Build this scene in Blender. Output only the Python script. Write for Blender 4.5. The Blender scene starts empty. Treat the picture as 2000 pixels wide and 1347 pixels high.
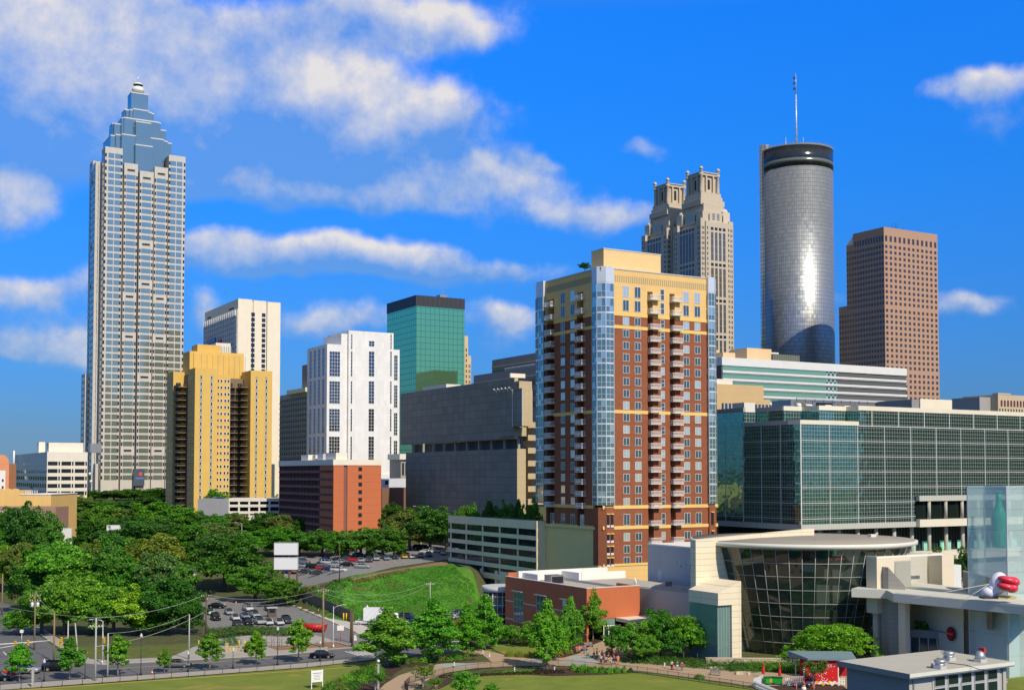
import bpy, math, random
from math import sin, cos, tan, atan, atan2, sqrt, pi, radians, floor
from mathutils import Vector, Matrix
random.seed(7)
scn = bpy.context.scene
# ---------------------------------------------------------------- camera, sky, sun, exposure
F = 2330.0; CX = 1000.0; HY = 925.0; PITCH = radians(2.36); CY = HY - F*tan(PITCH); CAMZ = 35.0
cam = bpy.data.cameras.new('camera'); camo = bpy.data.objects.new('camera', cam)
scn.collection.objects.link(camo); scn.camera = camo
camo.location = (0, 0, CAMZ); camo.rotation_euler = (pi/2 + PITCH, 0, 0)
cam.sensor_width = 36; cam.lens = F/2000*36; cam.shift_y = (CY-673.5)/2000
cam.clip_start = 1; cam.clip_end = 30000
SUN_EL = radians(42); SUN_H = Vector((.55, -.835)).normalized()
world = bpy.data.worlds.new('World'); scn.world = world; world.use_nodes = True
sun = bpy.data.lights.new('sun', 'SUN'); suno = bpy.data.objects.new('sun', sun); scn.collection.objects.link(suno)
sun.energy = 4.6; sun.angle = radians(.53); sun.color = (1, .88, .70)
sd = Vector((SUN_H.x*cos(SUN_EL), SUN_H.y*cos(SUN_EL), sin(SUN_EL)))
suno.rotation_euler = sd.to_track_quat('Z', 'Y').to_euler(); suno.location = (0, -50, 400)
vs = scn.view_settings; vs.view_transform = 'Standard'; vs.look = 'None'; vs.gamma = 1; vs.exposure = 0.0
scn.cycles.max_bounces = 6; scn.cycles.transparent_max_bounces = 12; scn.cycles.caustics_reflective = False; scn.cycles.caustics_refractive = False
scn.cycles.sample_clamp_indirect = 4

def ray(px, py):
    return (px-CX, F*cos(PITCH)-(CY-py)*sin(PITCH), F*sin(PITCH)+(CY-py)*cos(PITCH))
def P(px, py, Y):
    a, b, c = ray(px, py); return Vector((a/b*Y, Y, CAMZ+c/b*Y))
def zat(py, Y): return P(1000, py, Y).z
def G(px, py, z=0.0):
    a, b, c = ray(px, py); t = (z-CAMZ)/c; return Vector((a*t, b*t, z))

class NT:
    def __init__(s, tree): s.t = tree; s.n = tree.nodes; s.l = tree.links
    def N(s, typ, **kw):
        n = s.n.new(typ)
        for k, v in kw.items():
            if k.startswith('i_'):
                key = k[2:]; key = int(key) if key.isdigit() else key
                n.inputs[key].default_value = v
            else: setattr(n, k, v)
        return n
    def L(s, a, b): s.l.new(a, b)
    def math(s, op, a, b=None, c=None, clamp=False):
        n = s.n.new('ShaderNodeMath'); n.operation = op; n.use_clamp = clamp
        for i, v in enumerate((a, b, c)):
            if v is None: continue
            if hasattr(v, 'links'): s.l.new(v, n.inputs[i])
            else: n.inputs[i].default_value = v
        return n.outputs[0]
    def mix(s, f, a, b, blend='MIX'):
        n = s.n.new('ShaderNodeMix'); n.data_type = 'RGBA'; n.blend_type = blend
        for i, v in ((0, f), (6, a), (7, b)):
            if hasattr(v, 'links'): s.l.new(v, n.inputs[i])
            elif i == 0: n.inputs[0].default_value = v
            else: n.inputs[i].default_value = (*v[:3], 1)
        return n.outputs[2]

# ---- sky: Nishita plus soft cumulus given by direction (azimuth, elevation)
w = NT(world.node_tree); w.n.clear()
def azel(px, py):
    a, b, c = ray(px, py); return atan2(a, b), atan2(c, sqrt(a*a+b*b))
grp = bpy.data.node_groups.new('cloud_density', 'ShaderNodeTree')
grp.interface.new_socket('Vector', in_out='INPUT', socket_type='NodeSocketVector')
grp.interface.new_socket('Density', in_out='OUTPUT', socket_type='NodeSocketFloat'); grp.interface.new_socket('Light', in_out='OUTPUT', socket_type='NodeSocketFloat')
g = NT(grp); gi = g.N('NodeGroupInput'); go = g.N('NodeGroupOutput')
n1 = g.N('ShaderNodeTexNoise', i_Scale=8.5, i_Detail=4.0, i_Roughness=.5); g.L(gi.outputs[0], n1.inputs['Vector'])
dv = g.N('ShaderNodeVectorMath', operation='MULTIPLY_ADD'); g.L(n1.outputs[1], dv.inputs[0]); dv.inputs[1].default_value = (.13, .075, 0); g.L(gi.outputs[0], dv.inputs[2])
dv2 = g.N('ShaderNodeVectorMath', operation='SUBTRACT'); g.L(dv.outputs[0], dv2.inputs[0]); dv2.inputs[1].default_value = (.065, .0375, 0)
# (px, py, rx, ry, strength, brightness)
CLOUDS = [(50,100,180,100,1.35,1.05),(190,165,120,60,.8,.35),(320,62,60,26,.75,1.0),(250,240,330,80,.72,-.35),(540,150,110,50,1.1,1.0),(690,190,130,50,1.1,1.0),(790,240,80,50,.8,.9),
          (600,270,260,62,1.0,-.25),(560,20,330,36,.8,.35),(800,12,110,30,.9,.9),(480,80,200,40,.6,-.2),(15,380,65,40,1.2,.9),
          (470,352,110,18,.75,.7),(680,382,190,22,.95,.75),(960,360,110,20,.85,.7),(1160,418,150,24,.9,.7),(650,495,150,26,1.15,1.0),(780,528,230,24,.85,.1),(620,535,230,16,.6,-.3),(430,520,75,20,.8,.7),
          (650,635,120,26,.85,.5),(400,625,40,30,.7,.5),(985,640,70,32,1.05,.7),(90,668,110,22,.95,.8),(70,548,120,24,.95,.6),(100,620,130,40,.45,.1),(1935,180,75,28,1.1,.9),(1970,265,60,24,.5,.3),(1890,608,75,20,.85,.6),
          (1280,287,55,16,.6,.5),(1040,320,50,14,.6,.5),(1645,590,40,18,.5,.5),(1030,520,45,14,.45,.4)]
acc = None; lac = None
for (px, py, rx, ry, s_, br) in CLOUDS:
    az, el = azel(px, py)
    ml = g.N('ShaderNodeVectorMath', operation='MULTIPLY_ADD'); g.L(dv2.outputs[0], ml.inputs[0]); rx *= 1.22; ry *= 1.22; ml.inputs[1].default_value = (F/rx, F/ry, 0); ml.inputs[2].default_value = (-az*F/rx, -el*F/ry, 0)
    dt = g.N('ShaderNodeVectorMath', operation='DOT_PRODUCT'); g.L(ml.outputs[0], dt.inputs[0]); g.L(ml.outputs[0], dt.inputs[1])
    e = g.math('MULTIPLY', g.math('POWER', 2.2, g.math('MULTIPLY', dt.outputs['Value'], -1.0)), s_)
    d2 = g.N('ShaderNodeVectorMath', operation='DOT_PRODUCT'); g.L(ml.outputs[0], d2.inputs[0]); d2.inputs[1].default_value = (.25, .55, 0)
    l_ = g.math('MULTIPLY', e, g.math('ADD', d2.outputs['Value'], br))
    acc = e if acc is None else g.math('ADD', acc, e); lac = l_ if lac is None else g.math('ADD', lac, l_)
lit0 = g.math('DIVIDE', lac, g.math('ADD', acc, .05))
sx = g.N('ShaderNodeSeparateXYZ'); g.L(gi.outputs[0], sx.inputs[0])
# scattered clouds in the part of the sky outside the view
beh = g.math('MULTIPLY', g.math('SUBTRACT', g.math('ABSOLUTE', sx.outputs[0]), .8, clamp=True), 1.5, clamp=True)
bsel = g.math('MULTIPLY', beh, g.math('MULTIPLY', g.math('SUBTRACT', n1.outputs[0], .45), 4.0, clamp=True))
acc = g.math('ADD', acc, bsel); lit0 = g.math('ADD', lit0, g.math('MULTIPLY', bsel, .7))
n2 = g.N('ShaderNodeTexNoise', i_Scale=26.0, i_Detail=5.0, i_Roughness=.6); g.L(gi.outputs[0], n2.inputs['Vector'])
fn = g.math('SUBTRACT', n2.outputs[0], .5)
den = g.math('ADD', acc, g.math('MULTIPLY', fn, .72))
mr = g.N('ShaderNodeMapRange', interpolation_type='SMOOTHSTEP'); g.L(den, mr.inputs[0]); mr.inputs[1].default_value = .27; mr.inputs[2].default_value = .98
den = g.math('MULTIPLY', mr.outputs[0], g.math('MULTIPLY', acc, 5.0, clamp=True))
g.L(den, go.inputs[0]); g.L(g.math('ADD', lit0, g.math('MULTIPLY', fn, 2.0)), go.inputs[1])
tc = w.N('ShaderNodeTexCoord'); sep = w.N('ShaderNodeSeparateXYZ'); w.L(tc.outputs['Generated'], sep.inputs[0])
az = w.math('ARCTAN2', sep.outputs[0], sep.outputs[1]); el = w.math('ARCSINE', sep.outputs[2])
cmb = w.N('ShaderNodeCombineXYZ'); w.L(az, cmb.inputs[0]); w.L(el, cmb.inputs[1])
gn = w.N('ShaderNodeGroup'); gn.node_tree = grp; w.L(cmb.outputs[0], gn.inputs[0]); d0 = gn.outputs[0]
sky = w.N('ShaderNodeTexSky'); sky.sky_type = 'NISHITA'; sky.sun_disc = False
sky.sun_elevation = SUN_EL; sky.sun_rotation = atan2(SUN_H.x, SUN_H.y); sky.altitude = 300; sky.air_density = 1.0; sky.dust_density = .3; sky.ozone_density = 3.0
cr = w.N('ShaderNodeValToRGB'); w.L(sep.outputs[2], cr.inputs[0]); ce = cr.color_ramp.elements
STOPS = [(0,(.17,.31,.58)),(.03,(.17,.312,.595)),(.138,(.142,.515,1.09)),(.25,(.10,.72,1.6)),(.365,(.08,.88,2.1)),(.46,(1.05,1.05,1.02)),(.85,(1.7,1.2,.88))]  # last two stops: paler, neutral sky above the view, added to raise fill
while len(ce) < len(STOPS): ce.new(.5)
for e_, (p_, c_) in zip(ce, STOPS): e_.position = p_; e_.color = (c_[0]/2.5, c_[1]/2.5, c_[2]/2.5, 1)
SS = .115
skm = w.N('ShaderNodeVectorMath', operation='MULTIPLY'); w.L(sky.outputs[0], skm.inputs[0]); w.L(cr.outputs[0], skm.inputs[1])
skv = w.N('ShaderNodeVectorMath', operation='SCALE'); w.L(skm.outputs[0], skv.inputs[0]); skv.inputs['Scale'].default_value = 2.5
lit = w.math('MULTIPLY_ADD', gn.outputs[1], .80, .04, clamp=True)
cc = w.mix(lit, (.19/SS, .36/SS, .64/SS), (.82/SS, .78/SS, .76/SS))
alpha = w.math('MULTIPLY', d0, w.math('MULTIPLY_ADD', lit, .45, .50))
up = w.math('MULTIPLY', w.math('SUBTRACT', sep.outputs[2], .0), 30, clamp=True)
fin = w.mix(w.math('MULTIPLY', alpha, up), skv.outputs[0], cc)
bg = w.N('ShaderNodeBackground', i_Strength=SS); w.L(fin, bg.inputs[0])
wo = w.N('ShaderNodeOutputWorld'); w.L(bg.outputs[0], wo.inputs[0])

# ---------------------------------------------------------------- materials
MATS = {}
def M(name, col, rough=.75, metal=0.0, var=.10, vs_=.25, grid=None, streak=0.0, objcol=False, island=0.0, spec=.4, bump=0.0, alt=None, trans=0.0, alpha=1.0, emit=None, brick=None, wobble=0.0, pv=0.0, patch=None):
    """grid=(w,h,linecolour,thickness m); alt=(colour, share) recolours that share of islands; brick=(bw,bh,mortar)"""
    if name in MATS: return MATS[name]
    m = bpy.data.materials.new(name); m.use_nodes = True; t = NT(m.node_tree); t.n.clear()
    b = t.N('ShaderNodeBsdfPrincipled', i_Roughness=rough, i_Metallic=metal); b.inputs['Specular IOR Level'].default_value = spec
    o = t.N('ShaderNodeOutputMaterial'); t.L(b.outputs[0], o.inputs[0])
    rgb = t.N('ShaderNodeRGB'); rgb.outputs[0].default_value = (*col, 1); c = rgb.outputs[0]
    if objcol:
        oi = t.N('ShaderNodeObjectInfo'); c = oi.outputs['Color']
    geo = t.N('ShaderNodeNewGeometry'); tx = t.N('ShaderNodeTexCoord')
    rnd = None
    if patch:
        pn = t.N('ShaderNodeTexNoise', i_Scale=patch[1], i_Detail=5.0, i_Roughness=.6, i_Distortion=.6); t.L(geo.outputs['Position'], pn.inputs['Vector'])
        c = t.mix(t.math('MULTIPLY', t.math('SUBTRACT', pn.outputs[0], patch[2]), 7.0, clamp=True), c, patch[0])
    if island or alt:
        oi2 = t.N('ShaderNodeObjectInfo')
        rnd = t.math('FRACT', t.math('ADD', t.math('MULTIPLY', geo.outputs['Random Per Island'], 7.31), t.math('MULTIPLY', oi2.outputs['Random'], 5.77)))
    if alt:
        c = t.mix(t.math('LESS_THAN', rnd, alt[1]), c, alt[0])
    if brick:
        bt = t.N('ShaderNodeTexBrick', i_Scale=1.0); bt.inputs['Brick Width'].default_value = brick[0]; bt.inputs['Row Height'].default_value = brick[1]
        bt.inputs['Mortar Size'].default_value = .012
        sp = t.N('ShaderNodeSeparateXYZ'); t.L(tx.outputs['Object'], sp.inputs[0]); cb = t.N('ShaderNodeCombineXYZ')
        t.L(t.math('ADD', sp.outputs[0], sp.outputs[1]), cb.inputs[0]); t.L(sp.outputs[2], cb.inputs[1]); t.L(cb.outputs[0], bt.inputs['Vector'])
        t.L(c, bt.inputs['Color1']); t.L(t.mix(.35, c, (col[0]*.6, col[1]*.6, col[2]*.6)), bt.inputs['Color2']); bt.inputs['Mortar'].default_value = (*brick[2], 1); c = bt.outputs[0]
    if var:
        n = t.N('ShaderNodeTexNoise', i_Scale=vs_, i_Detail=6.0, i_Roughness=.6); t.L(geo.outputs['Position'], n.inputs['Vector'])
        f = t.math('MULTIPLY_ADD', n.outputs[0], 2*var, 1-var)
        if island: f = t.math('MULTIPLY', f, t.math('MULTIPLY_ADD', rnd, 2*island, 1-island))
        v = t.N('ShaderNodeVectorMath', operation='SCALE'); t.L(c, v.inputs[0]); t.L(f, v.inputs['Scale']); c = v.outputs[0]
    if streak:
        mp = t.N('ShaderNodeMapping'); mp.inputs['Scale'].default_value = (.9, .9, .05); t.L(geo.outputs['Position'], mp.inputs[0])
        n = t.N('ShaderNodeTexNoise', i_Scale=1.0, i_Detail=5.0); t.L(mp.outputs[0], n.inputs['Vector'])
        f = t.math('MULTIPLY_ADD', n.outputs[0], 2*streak, 1-streak)
        v = t.N('ShaderNodeVectorMath', operation='SCALE'); t.L(c, v.inputs[0]); t.L(f, v.inputs['Scale']); c = v.outputs[0]
    if grid:
        gw, gh, gc, gt = grid
        sp = t.N('ShaderNodeSeparateXYZ'); t.L(tx.outputs['Object'], sp.inputs[0])
        s = t.math('ADD', sp.outputs[0], sp.outputs[1])
        lv = t.math('LESS_THAN', t.math('FRACT', t.math('DIVIDE', s, gw)), gt/gw) if gw else 0.0
        lh = t.math('LESS_THAN', t.math('FRACT', t.math('DIVIDE', sp.outputs[2], gh)), gt/gh) if gh else 0.0
        if pv:
            cb = t.N('ShaderNodeCombineXYZ'); t.L(t.math('FLOOR', t.math('DIVIDE', s, gw or 9)), cb.inputs[0]); t.L(t.math('FLOOR', t.math('DIVIDE', sp.outputs[2], gh or 9)), cb.inputs[1])
            wn = t.N('ShaderNodeTexWhiteNoise'); t.L(cb.outputs[0], wn.inputs['Vector']); v = t.N('ShaderNodeVectorMath', operation='SCALE'); t.L(c, v.inputs[0]); t.L(t.math('MULTIPLY_ADD', wn.outputs[0], 2*pv, 1-pv), v.inputs['Scale']); c = v.outputs[0]
        c = t.mix(t.math('MAXIMUM', lv, lh), c, gc)
        if metal > .3:
            t.L(t.math('MULTIPLY', t.math('SUBTRACT', 1.0, t.math('MAXIMUM', lv, lh)), metal), b.inputs['Metallic'])
    if wobble:
        # every pane sits at its own slight angle
        wn = t.N('ShaderNodeTexNoise', i_Scale=wobble, i_Detail=1.0); t.L(geo.outputs['Position'], wn.inputs['Vector'])
        bp = t.N('ShaderNodeBump', i_Strength=.10, i_Distance=.35); t.L(wn.outputs[0], bp.inputs['Height']); t.L(bp.outputs[0], b.inputs['Normal'])
    if bump:
        wn = t.N('ShaderNodeTexNoise', i_Scale=bump, i_Detail=4.0); t.L(geo.outputs['Position'], wn.inputs['Vector'])
        bp = t.N('ShaderNodeBump', i_Strength=.5, i_Distance=.15); t.L(wn.outputs[0], bp.inputs['Height']); t.L(bp.outputs[0], b.inputs['Normal'])
    t.L(c, b.inputs['Base Color'])
    if emit: b.inputs['Emission Color'].default_value = (*emit[:3], 1); b.inputs['Emission Strength'].default_value = emit[3]
    if trans:
        tr = t.N('ShaderNodeBsdfTranslucent'); t.L(c, tr.inputs[0]); ms = t.N('ShaderNodeMixShader', i_Fac=trans); t.L(b.outputs[0], ms.inputs[1]); t.L(tr.outputs[0], ms.inputs[2]); t.L(ms.outputs[0], o.inputs[0])
    if alpha < 1:
        tr = t.N('ShaderNodeBsdfTransparent'); tr.inputs[0].default_value = (*[min(1, .55+.5*x/max(col)) for x in col], 1)
        ms = t.N('ShaderNodeMixShader', i_Fac=alpha); t.L(tr.outputs[0], ms.inputs[1]); t.L(b.outputs[0], ms.inputs[2]); t.L(ms.outputs[0], o.inputs[0])
    MATS[name] = m; return m

# ---------------------------------------------------------------- mesh helpers
def link(o): scn.collection.objects.link(o); return o
class MB:
    """collects faces, then links them as one mesh object"""
    def __init__(s): s.v = []; s.f = []; s.m = []; s.sm = []
    def face(s, pts, mi=0, smooth=False):
        n = len(s.v); s.v += [tuple(p) for p in pts]; s.f.append(tuple(range(n, n+len(pts)))); s.m.append(mi); s.sm.append(smooth)
    def box(s, x0, x1, y0, y1, z0, z1, mi=0):
        if x1 < x0: x0, x1 = x1, x0
        if y1 < y0: y0, y1 = y1, y0
        n = len(s.v); s.v += [(x0,y0,z0),(x1,y0,z0),(x1,y1,z0),(x0,y1,z0),(x0,y0,z1),(x1,y0,z1),(x1,y1,z1),(x0,y1,z1)]
        for q in ((0,3,2,1),(4,5,6,7),(0,1,5,4),(1,2,6,5),(2,3,7,6),(3,0,4,7)): s.f.append(tuple(n+i for i in q)); s.m.append(mi); s.sm.append(False)
        return s
    def prism(s, poly, z0, z1, mi=0, z1s=None, smooth=False):
        """poly anticlockwise in x,y; z1s optional list of top heights"""
        k = len(poly); n = len(s.v)
        s.v += [(p[0], p[1], z0) for p in poly] + [(p[0], p[1], z1 if z1s is None else z1s[i]) for i, p in enumerate(poly)]
        s.f.append(tuple(n+i for i in reversed(range(k)))); s.f.append(tuple(n+k+i for i in range(k))); s.m += [mi, mi]; s.sm += [False, False]
        for i in range(k):
            j = (i+1) % k; s.f.append((n+i, n+j, n+k+j, n+k+i)); s.m.append(mi); s.sm.append(smooth)
        return s
    def lathe(s, prof, c=(0,0,0), seg=16, mi=0, smooth=True, cap=True):
        n = len(s.v); k = len(prof)
        for r, z in prof:
            for i in range(seg): a = 2*pi*i/seg; s.v.append((c[0]+r*cos(a), c[1]+r*sin(a), c[2]+z))
        for j in range(k-1):
            for i in range(seg):
                i2 = (i+1) % seg; s.f.append((n+j*seg+i, n+j*seg+i2, n+(j+1)*seg+i2, n+(j+1)*seg+i)); s.m.append(mi); s.sm.append(smooth)
        if cap:
            s.f.append(tuple(n+i for i in reversed(range(seg)))); s.f.append(tuple(n+(k-1)*seg+i for i in range(seg))); s.m += [mi, mi]; s.sm += [False, False]
        return s
    def tube(s, pts, r, seg=6, mi=0):
        pts = [Vector(p) for p in pts]; rr = r if isinstance(r, (list, tuple)) else [r]*len(pts)
        n = len(s.v); up = None
        for i, p in enumerate(pts):
            d = (pts[min(i+1, len(pts)-1)]-pts[max(i-1, 0)]).normalized()
            a = d.cross(Vector((0, 0, 1)) if abs(d.z) < .95 else Vector((1, 0, 0))).normalized(); b = d.cross(a)
            for q in range(seg): t = 2*pi*q/seg; s.v.append(tuple(p+(a*cos(t)+b*sin(t))*rr[i]))
        for i in range(len(pts)-1):
            for q in range(seg):
                q2 = (q+1) % seg; s.f.append((n+i*seg+q, n+i*seg+q2, n+(i+1)*seg+q2, n+(i+1)*seg+q)); s.m.append(mi); s.sm.append(True)
        e = n+(len(pts)-1)*seg
        s.f.append(tuple(n+q for q in reversed(range(seg)))); s.f.append(tuple(e+q for q in range(seg))); s.m += [mi, mi]; s.sm += [False, False]
        return s
    def sphere(s, c, r, seg=10, rings=6, mi=0, sc=(1,1,1)):
        pr = [(r*sin(pi*(i+.0)/rings) if 0 < i < rings else r*.02, -r*cos(pi*i/rings)) for i in range(rings+1)]
        n = len(s.v); s.lathe(pr, (0,0,0), seg, mi)
        for i in range(n, len(s.v)): x, y, z = s.v[i]; s.v[i] = (c[0]+x*sc[0], c[1]+y*sc[1], c[2]+z*sc[2])
        return s
    def mesh(s, name, mats):
        me = bpy.data.meshes.new(name); me.from_pydata(s.v, [], s.f)
        for m in (mats if isinstance(mats, (list, tuple)) else [mats]): me.materials.append(m)
        me.polygons.foreach_set('material_index', s.m); me.polygons.foreach_set('use_smooth', s.sm); me.update(); return me
    def build(s, name, mats, parent=None, loc=(0,0,0), rotz=0):
        o = bpy.data.objects.new(name, s.mesh(name, mats)); link(o); o.location = loc; o.rotation_euler = (0, 0, rotz)
        if parent: o.parent = parent
        return o
def tag(o, label=None, cat=None, group=None, kind=None):
    if label: o['label'] = label
    if cat: o['category'] = cat
    if group: o['group'] = group
    if kind: o['kind'] = kind
    return o
def thing(name, loc, label, cat, rotz=0, group=None):
    o = bpy.data.objects.new(name, None); link(o); o.location = loc; o.rotation_euler = (0, 0, rotz); o.empty_display_size = .5
    return tag(o, label, cat, group)
CH = {}
def kids(o): return CH.get(o.name, [])
def copy_tree(o, parent=None):
    c = o.copy(); link(c)
    if parent: c.parent = parent
    for ch in list(o.children): copy_tree(ch, c)
    return c
WIN_MESH = {}
GA = radians(30)                                     # the street grid
class Bld:
    """a building in its own frame: x along its sunny right face, y back along its shaded left face"""
    def __init__(s, name, label, cat, px, Y, group=None, rot=GA, base=None, X=None):
        x = (px-CX)/(F*cos(PITCH))*Y if X is None else X
        s.px = px; s.X = x; s.Y = Y; s.rot = rot
        s.z0 = base if base is not None else H(x, Y)-2
        s.e = thing(name, (x, Y, 0), label, cat, rot, group); s.acc = {}; s.wins = {}; s.bx = {}
    def wd(s, px, y=0):                                # x at which the vertical at px stands, on the face y
        k = (px-CX)/(F*cos(PITCH)); c, d = cos(s.rot), sin(s.rot)
        ox, oy = s.X-d*y, s.Y+c*y
        return (k*oy-ox)/(c-k*d)
    def ln(s, px, x=0):                                # same for y, on the face x
        k = (px-CX)/(F*cos(PITCH)); c, d = cos(s.rot), sin(s.rot)
        ox, oy = s.X+c*x, s.Y+d*x
        return (k*oy-ox)/(-d-k*c)
    def wy(s, x, y): return s.Y+sin(s.rot)*x+cos(s.rot)*y
    def z(s, py, x=0, y=0): return zat(py, s.wy(x, y))
    def part(s, name, mat):
        mats = tuple(mat) if isinstance(mat, (list, tuple)) else (mat,)
        k = (name, tuple(m.name for m in mats))
        if k not in s.acc: s.acc[k] = (MB(), mats)
        return s.acc[k][0]
    def one(s, name, mb, mat, label=None):
        o = mb.build(name, mat, s.e)
        if label: o['label'] = label
        return o
    def box(s, name, mat, x0, x1, y0, y1, z0, z1): s.bx.setdefault(name, []).append((mat, x0, x1, y0, y1, z0, z1))
    def fbox(s, mb, face, a0, a1, z0, z1, d0, d1, off=0, mi=0):
        if face == 'R': mb.box(a0, a1, off-d1, off-d0, z0, z1, mi)
        else: mb.box(off-d1, off-d0, a0, a1, z0, z1, mi)
    def win(s, face, a, z, w, h, style, off=0, name='window'):
        s.wins.setdefault(name, []).append((face, a, z, w, h, style, off))
    def done(s, limit=100):
        for (name, _), (mb, mats) in s.acc.items(): mb.build(name, list(mats), s.e)
        for name, lst in s.bx.items():
            for q in lst[:limit]: MB().box(*q[1:]).build(name, q[0], s.e)
            if lst[limit:]:
                mb = MB(); ms = []
                for q in lst[limit:]:
                    if q[0] not in ms: ms.append(q[0])
                    mb.box(*q[1:], ms.index(q[0]))
                tag(mb.build(name, ms, s.e), kind='stuff')
        for name, lst in s.wins.items():
            def key(q):
                face, a, z, w_, h_, st, off = q; y = s.wy(a, off) if face == 'R' else s.wy(off, a)
                return -(w_*h_)/y/y*(1 if face == 'R' else .5)
            lst.sort(key=key)
            for q in lst[:limit]:
                face, a, z, w_, h_, st, off = q
                k = (st[0], round(w_, 2), round(h_, 2))
                if k not in WIN_MESH: mb = MB(); win_geo(mb, w_, h_, st); WIN_MESH[k] = mb.mesh(name, st[1])
                o = bpy.data.objects.new(name, WIN_MESH[k]); link(o); o.parent = s.e
                o.location = (a, off, z) if face == 'R' else (off, a, z); o.rotation_euler = (0, 0, 0 if face == 'R' else -pi/2)
            rest = {}
            mats = []; mb = MB()
            for q in lst[limit:]:
                face, a, z, w_, h_, st, off = q
                t = MB(); win_geo(t, w_, h_, st); base = []
                for m in st[1]:
                    if m not in mats: mats.append(m)
                    base.append(mats.index(m))
                n = len(mb.v)
                for (x, y, zz) in t.v: mb.v.append((a+x, off+y, z+zz) if face == 'R' else (off+y, a-x, z+zz))
                for f_ in t.f: mb.f.append(tuple(n+i for i in f_))
                mb.m += [base[i] for i in t.m]; mb.sm += t.sm
            if mb.f: tag(mb.build(name, mats, s.e), kind='stuff')
        return s.e
def win_geo(mb, w_, h_, st):
    """style = (key, [glass, frame], mullions, bars, frame width, [sill])"""
    nm, mats, nv, nh, fw = st[:5]
    hw, hh = w_/2, h_/2; d = .06
    mb.box(-hw, hw, -d, .05, -hh, hh, 0)
    if fw:
        q = d+.05
        mb.box(-hw, -hw+fw, -q, -d, -hh, hh, 1); mb.box(hw-fw, hw, -q, -d, -hh, hh, 1)
        mb.box(-hw+fw, hw-fw, -q, -d, hh-fw, hh, 1); mb.box(-hw+fw, hw-fw, -q, -d, -hh, -hh+fw, 1)
        for i in range(nv): x = -hw+w_*(i+1)/(nv+1); mb.box(x-fw/2, x+fw/2, -q, -d, -hh+fw, hh-fw, 1)
        for i in range(nh): z = -hh+h_*(i+1)/(nh+1); mb.box(-hw+fw, hw-fw, -q+.01, -d, z-fw/2, z+fw/2, 1)

# ---------------------------------------------------------------- terrain height
def ss(t): t = max(0, min(1, t)); return t*t*(3-2*t)
def lerp_tab(tab, x):
    if x <= tab[0][0]: return tab[0][1]
    for (a, b), (c, d) in zip(tab, tab[1:]):
        if x <= c: return b+(d-b)*(x-a)/(c-a)
    return tab[-1][1]
HZT = [(-.200, 2.6), (-.182, 3.4), (-.163, 5.4), (-.148, 7.2), (-.135, 8.0)]   # height of the upper lot by bearing
_top = sorted([(v.x, v.y) for v in (G(575,1152,3.4), G(620,1143,5.4), G(680,1130,8), G(740,1116,8), G(800,1108,8), G(860,1106,8), G(905,1108,8))])
_foot = sorted([(v.x, v.y) for v in (G(575,1178), G(600,1190), G(640,1206), G(680,1216), G(760,1212), G(830,1208), G(890,1196), G(930,1176))])
def H(x, y):
    b = 8*ss((y-338)/85) if y < 423 else 8+15*(y-423)/350
    if y > 773: b = 23+7*ss((y-773)/800)
    ty, fy = lerp_tab(_top, x), lerp_tab(_foot, x)
    k = ss((y-fy)/max(6, ty-fy))
    # the mound dies out to the left along the board fence and to the right beside the parking deck
    lx = -65-.32*(y-325); k *= ss((x-lx)/5.0)
    k *= 1-ss((x-(-13+.05*(y-330)))/9.0)
    return max(b, lerp_tab(HZT, x/max(y, 1))*k)
def T(px, py, lift=0):
    a, b, c = ray(px, py); y = 120.0
    while y < 1500:
        if CAMZ+c/b*y <= H(a/b*y, y): break
        y += .5
    x = a/b*y; return Vector((x, y, H(x, y)+lift))
# ---------------------------------------------------------------- palette
cream = M('cream_stone', (.53,.51,.46), .8, streak=.08, grid=(3.1,1.45,(.42,.39,.33),.05)); granite = M('pale_granite', (.50,.46,.38), .75, streak=.06)
dark = M('dark_opening', (.012,.013,.016), .6, var=0); white = M('white_paint', (.78,.77,.72), .6, var=.05); offw = M('off_white_panel', (.70,.66,.56), .7, streak=.07)
glass_sky = M('sky_glass', (.38,.42,.33), .08, .7, var=0, island=.22, wobble=.2); glass_dark = M('dark_glass', (.05,.065,.075), .06, .6, var=0, island=.4, wobble=.2)
glass_blue = M('blue_glass', (.32,.38,.30), .14, .75, var=.05, grid=(1.75,1.45,(.16,.22,.28),.14), wobble=.15)
concrete = M('concrete', (.34,.32,.28), .85, streak=.15, var=.12); roofm = M('roof_membrane', (.40,.38,.35), .9, var=.15, vs_=.4); metal = M('grey_metal', (.35,.36,.37), .4, .6)
steel = M('galvanised_steel', (.45,.46,.46), .45, .7); pale_metal = M('pale_metal', (.60,.61,.60), .4, .3); black = M('black_metal', (.02,.02,.022), .5)

def rows(b, face, cols, z0, z1, fh, w_, h_, st, off=0, name='window', skip=()):
    n = int((z1-z0)/fh+.001)
    for i in range(n):
        if i in skip: continue
        z = z0+fh*(i+.5)
        for c in cols: b.win(face, c, z, w_, h_, st, off, name)

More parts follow.
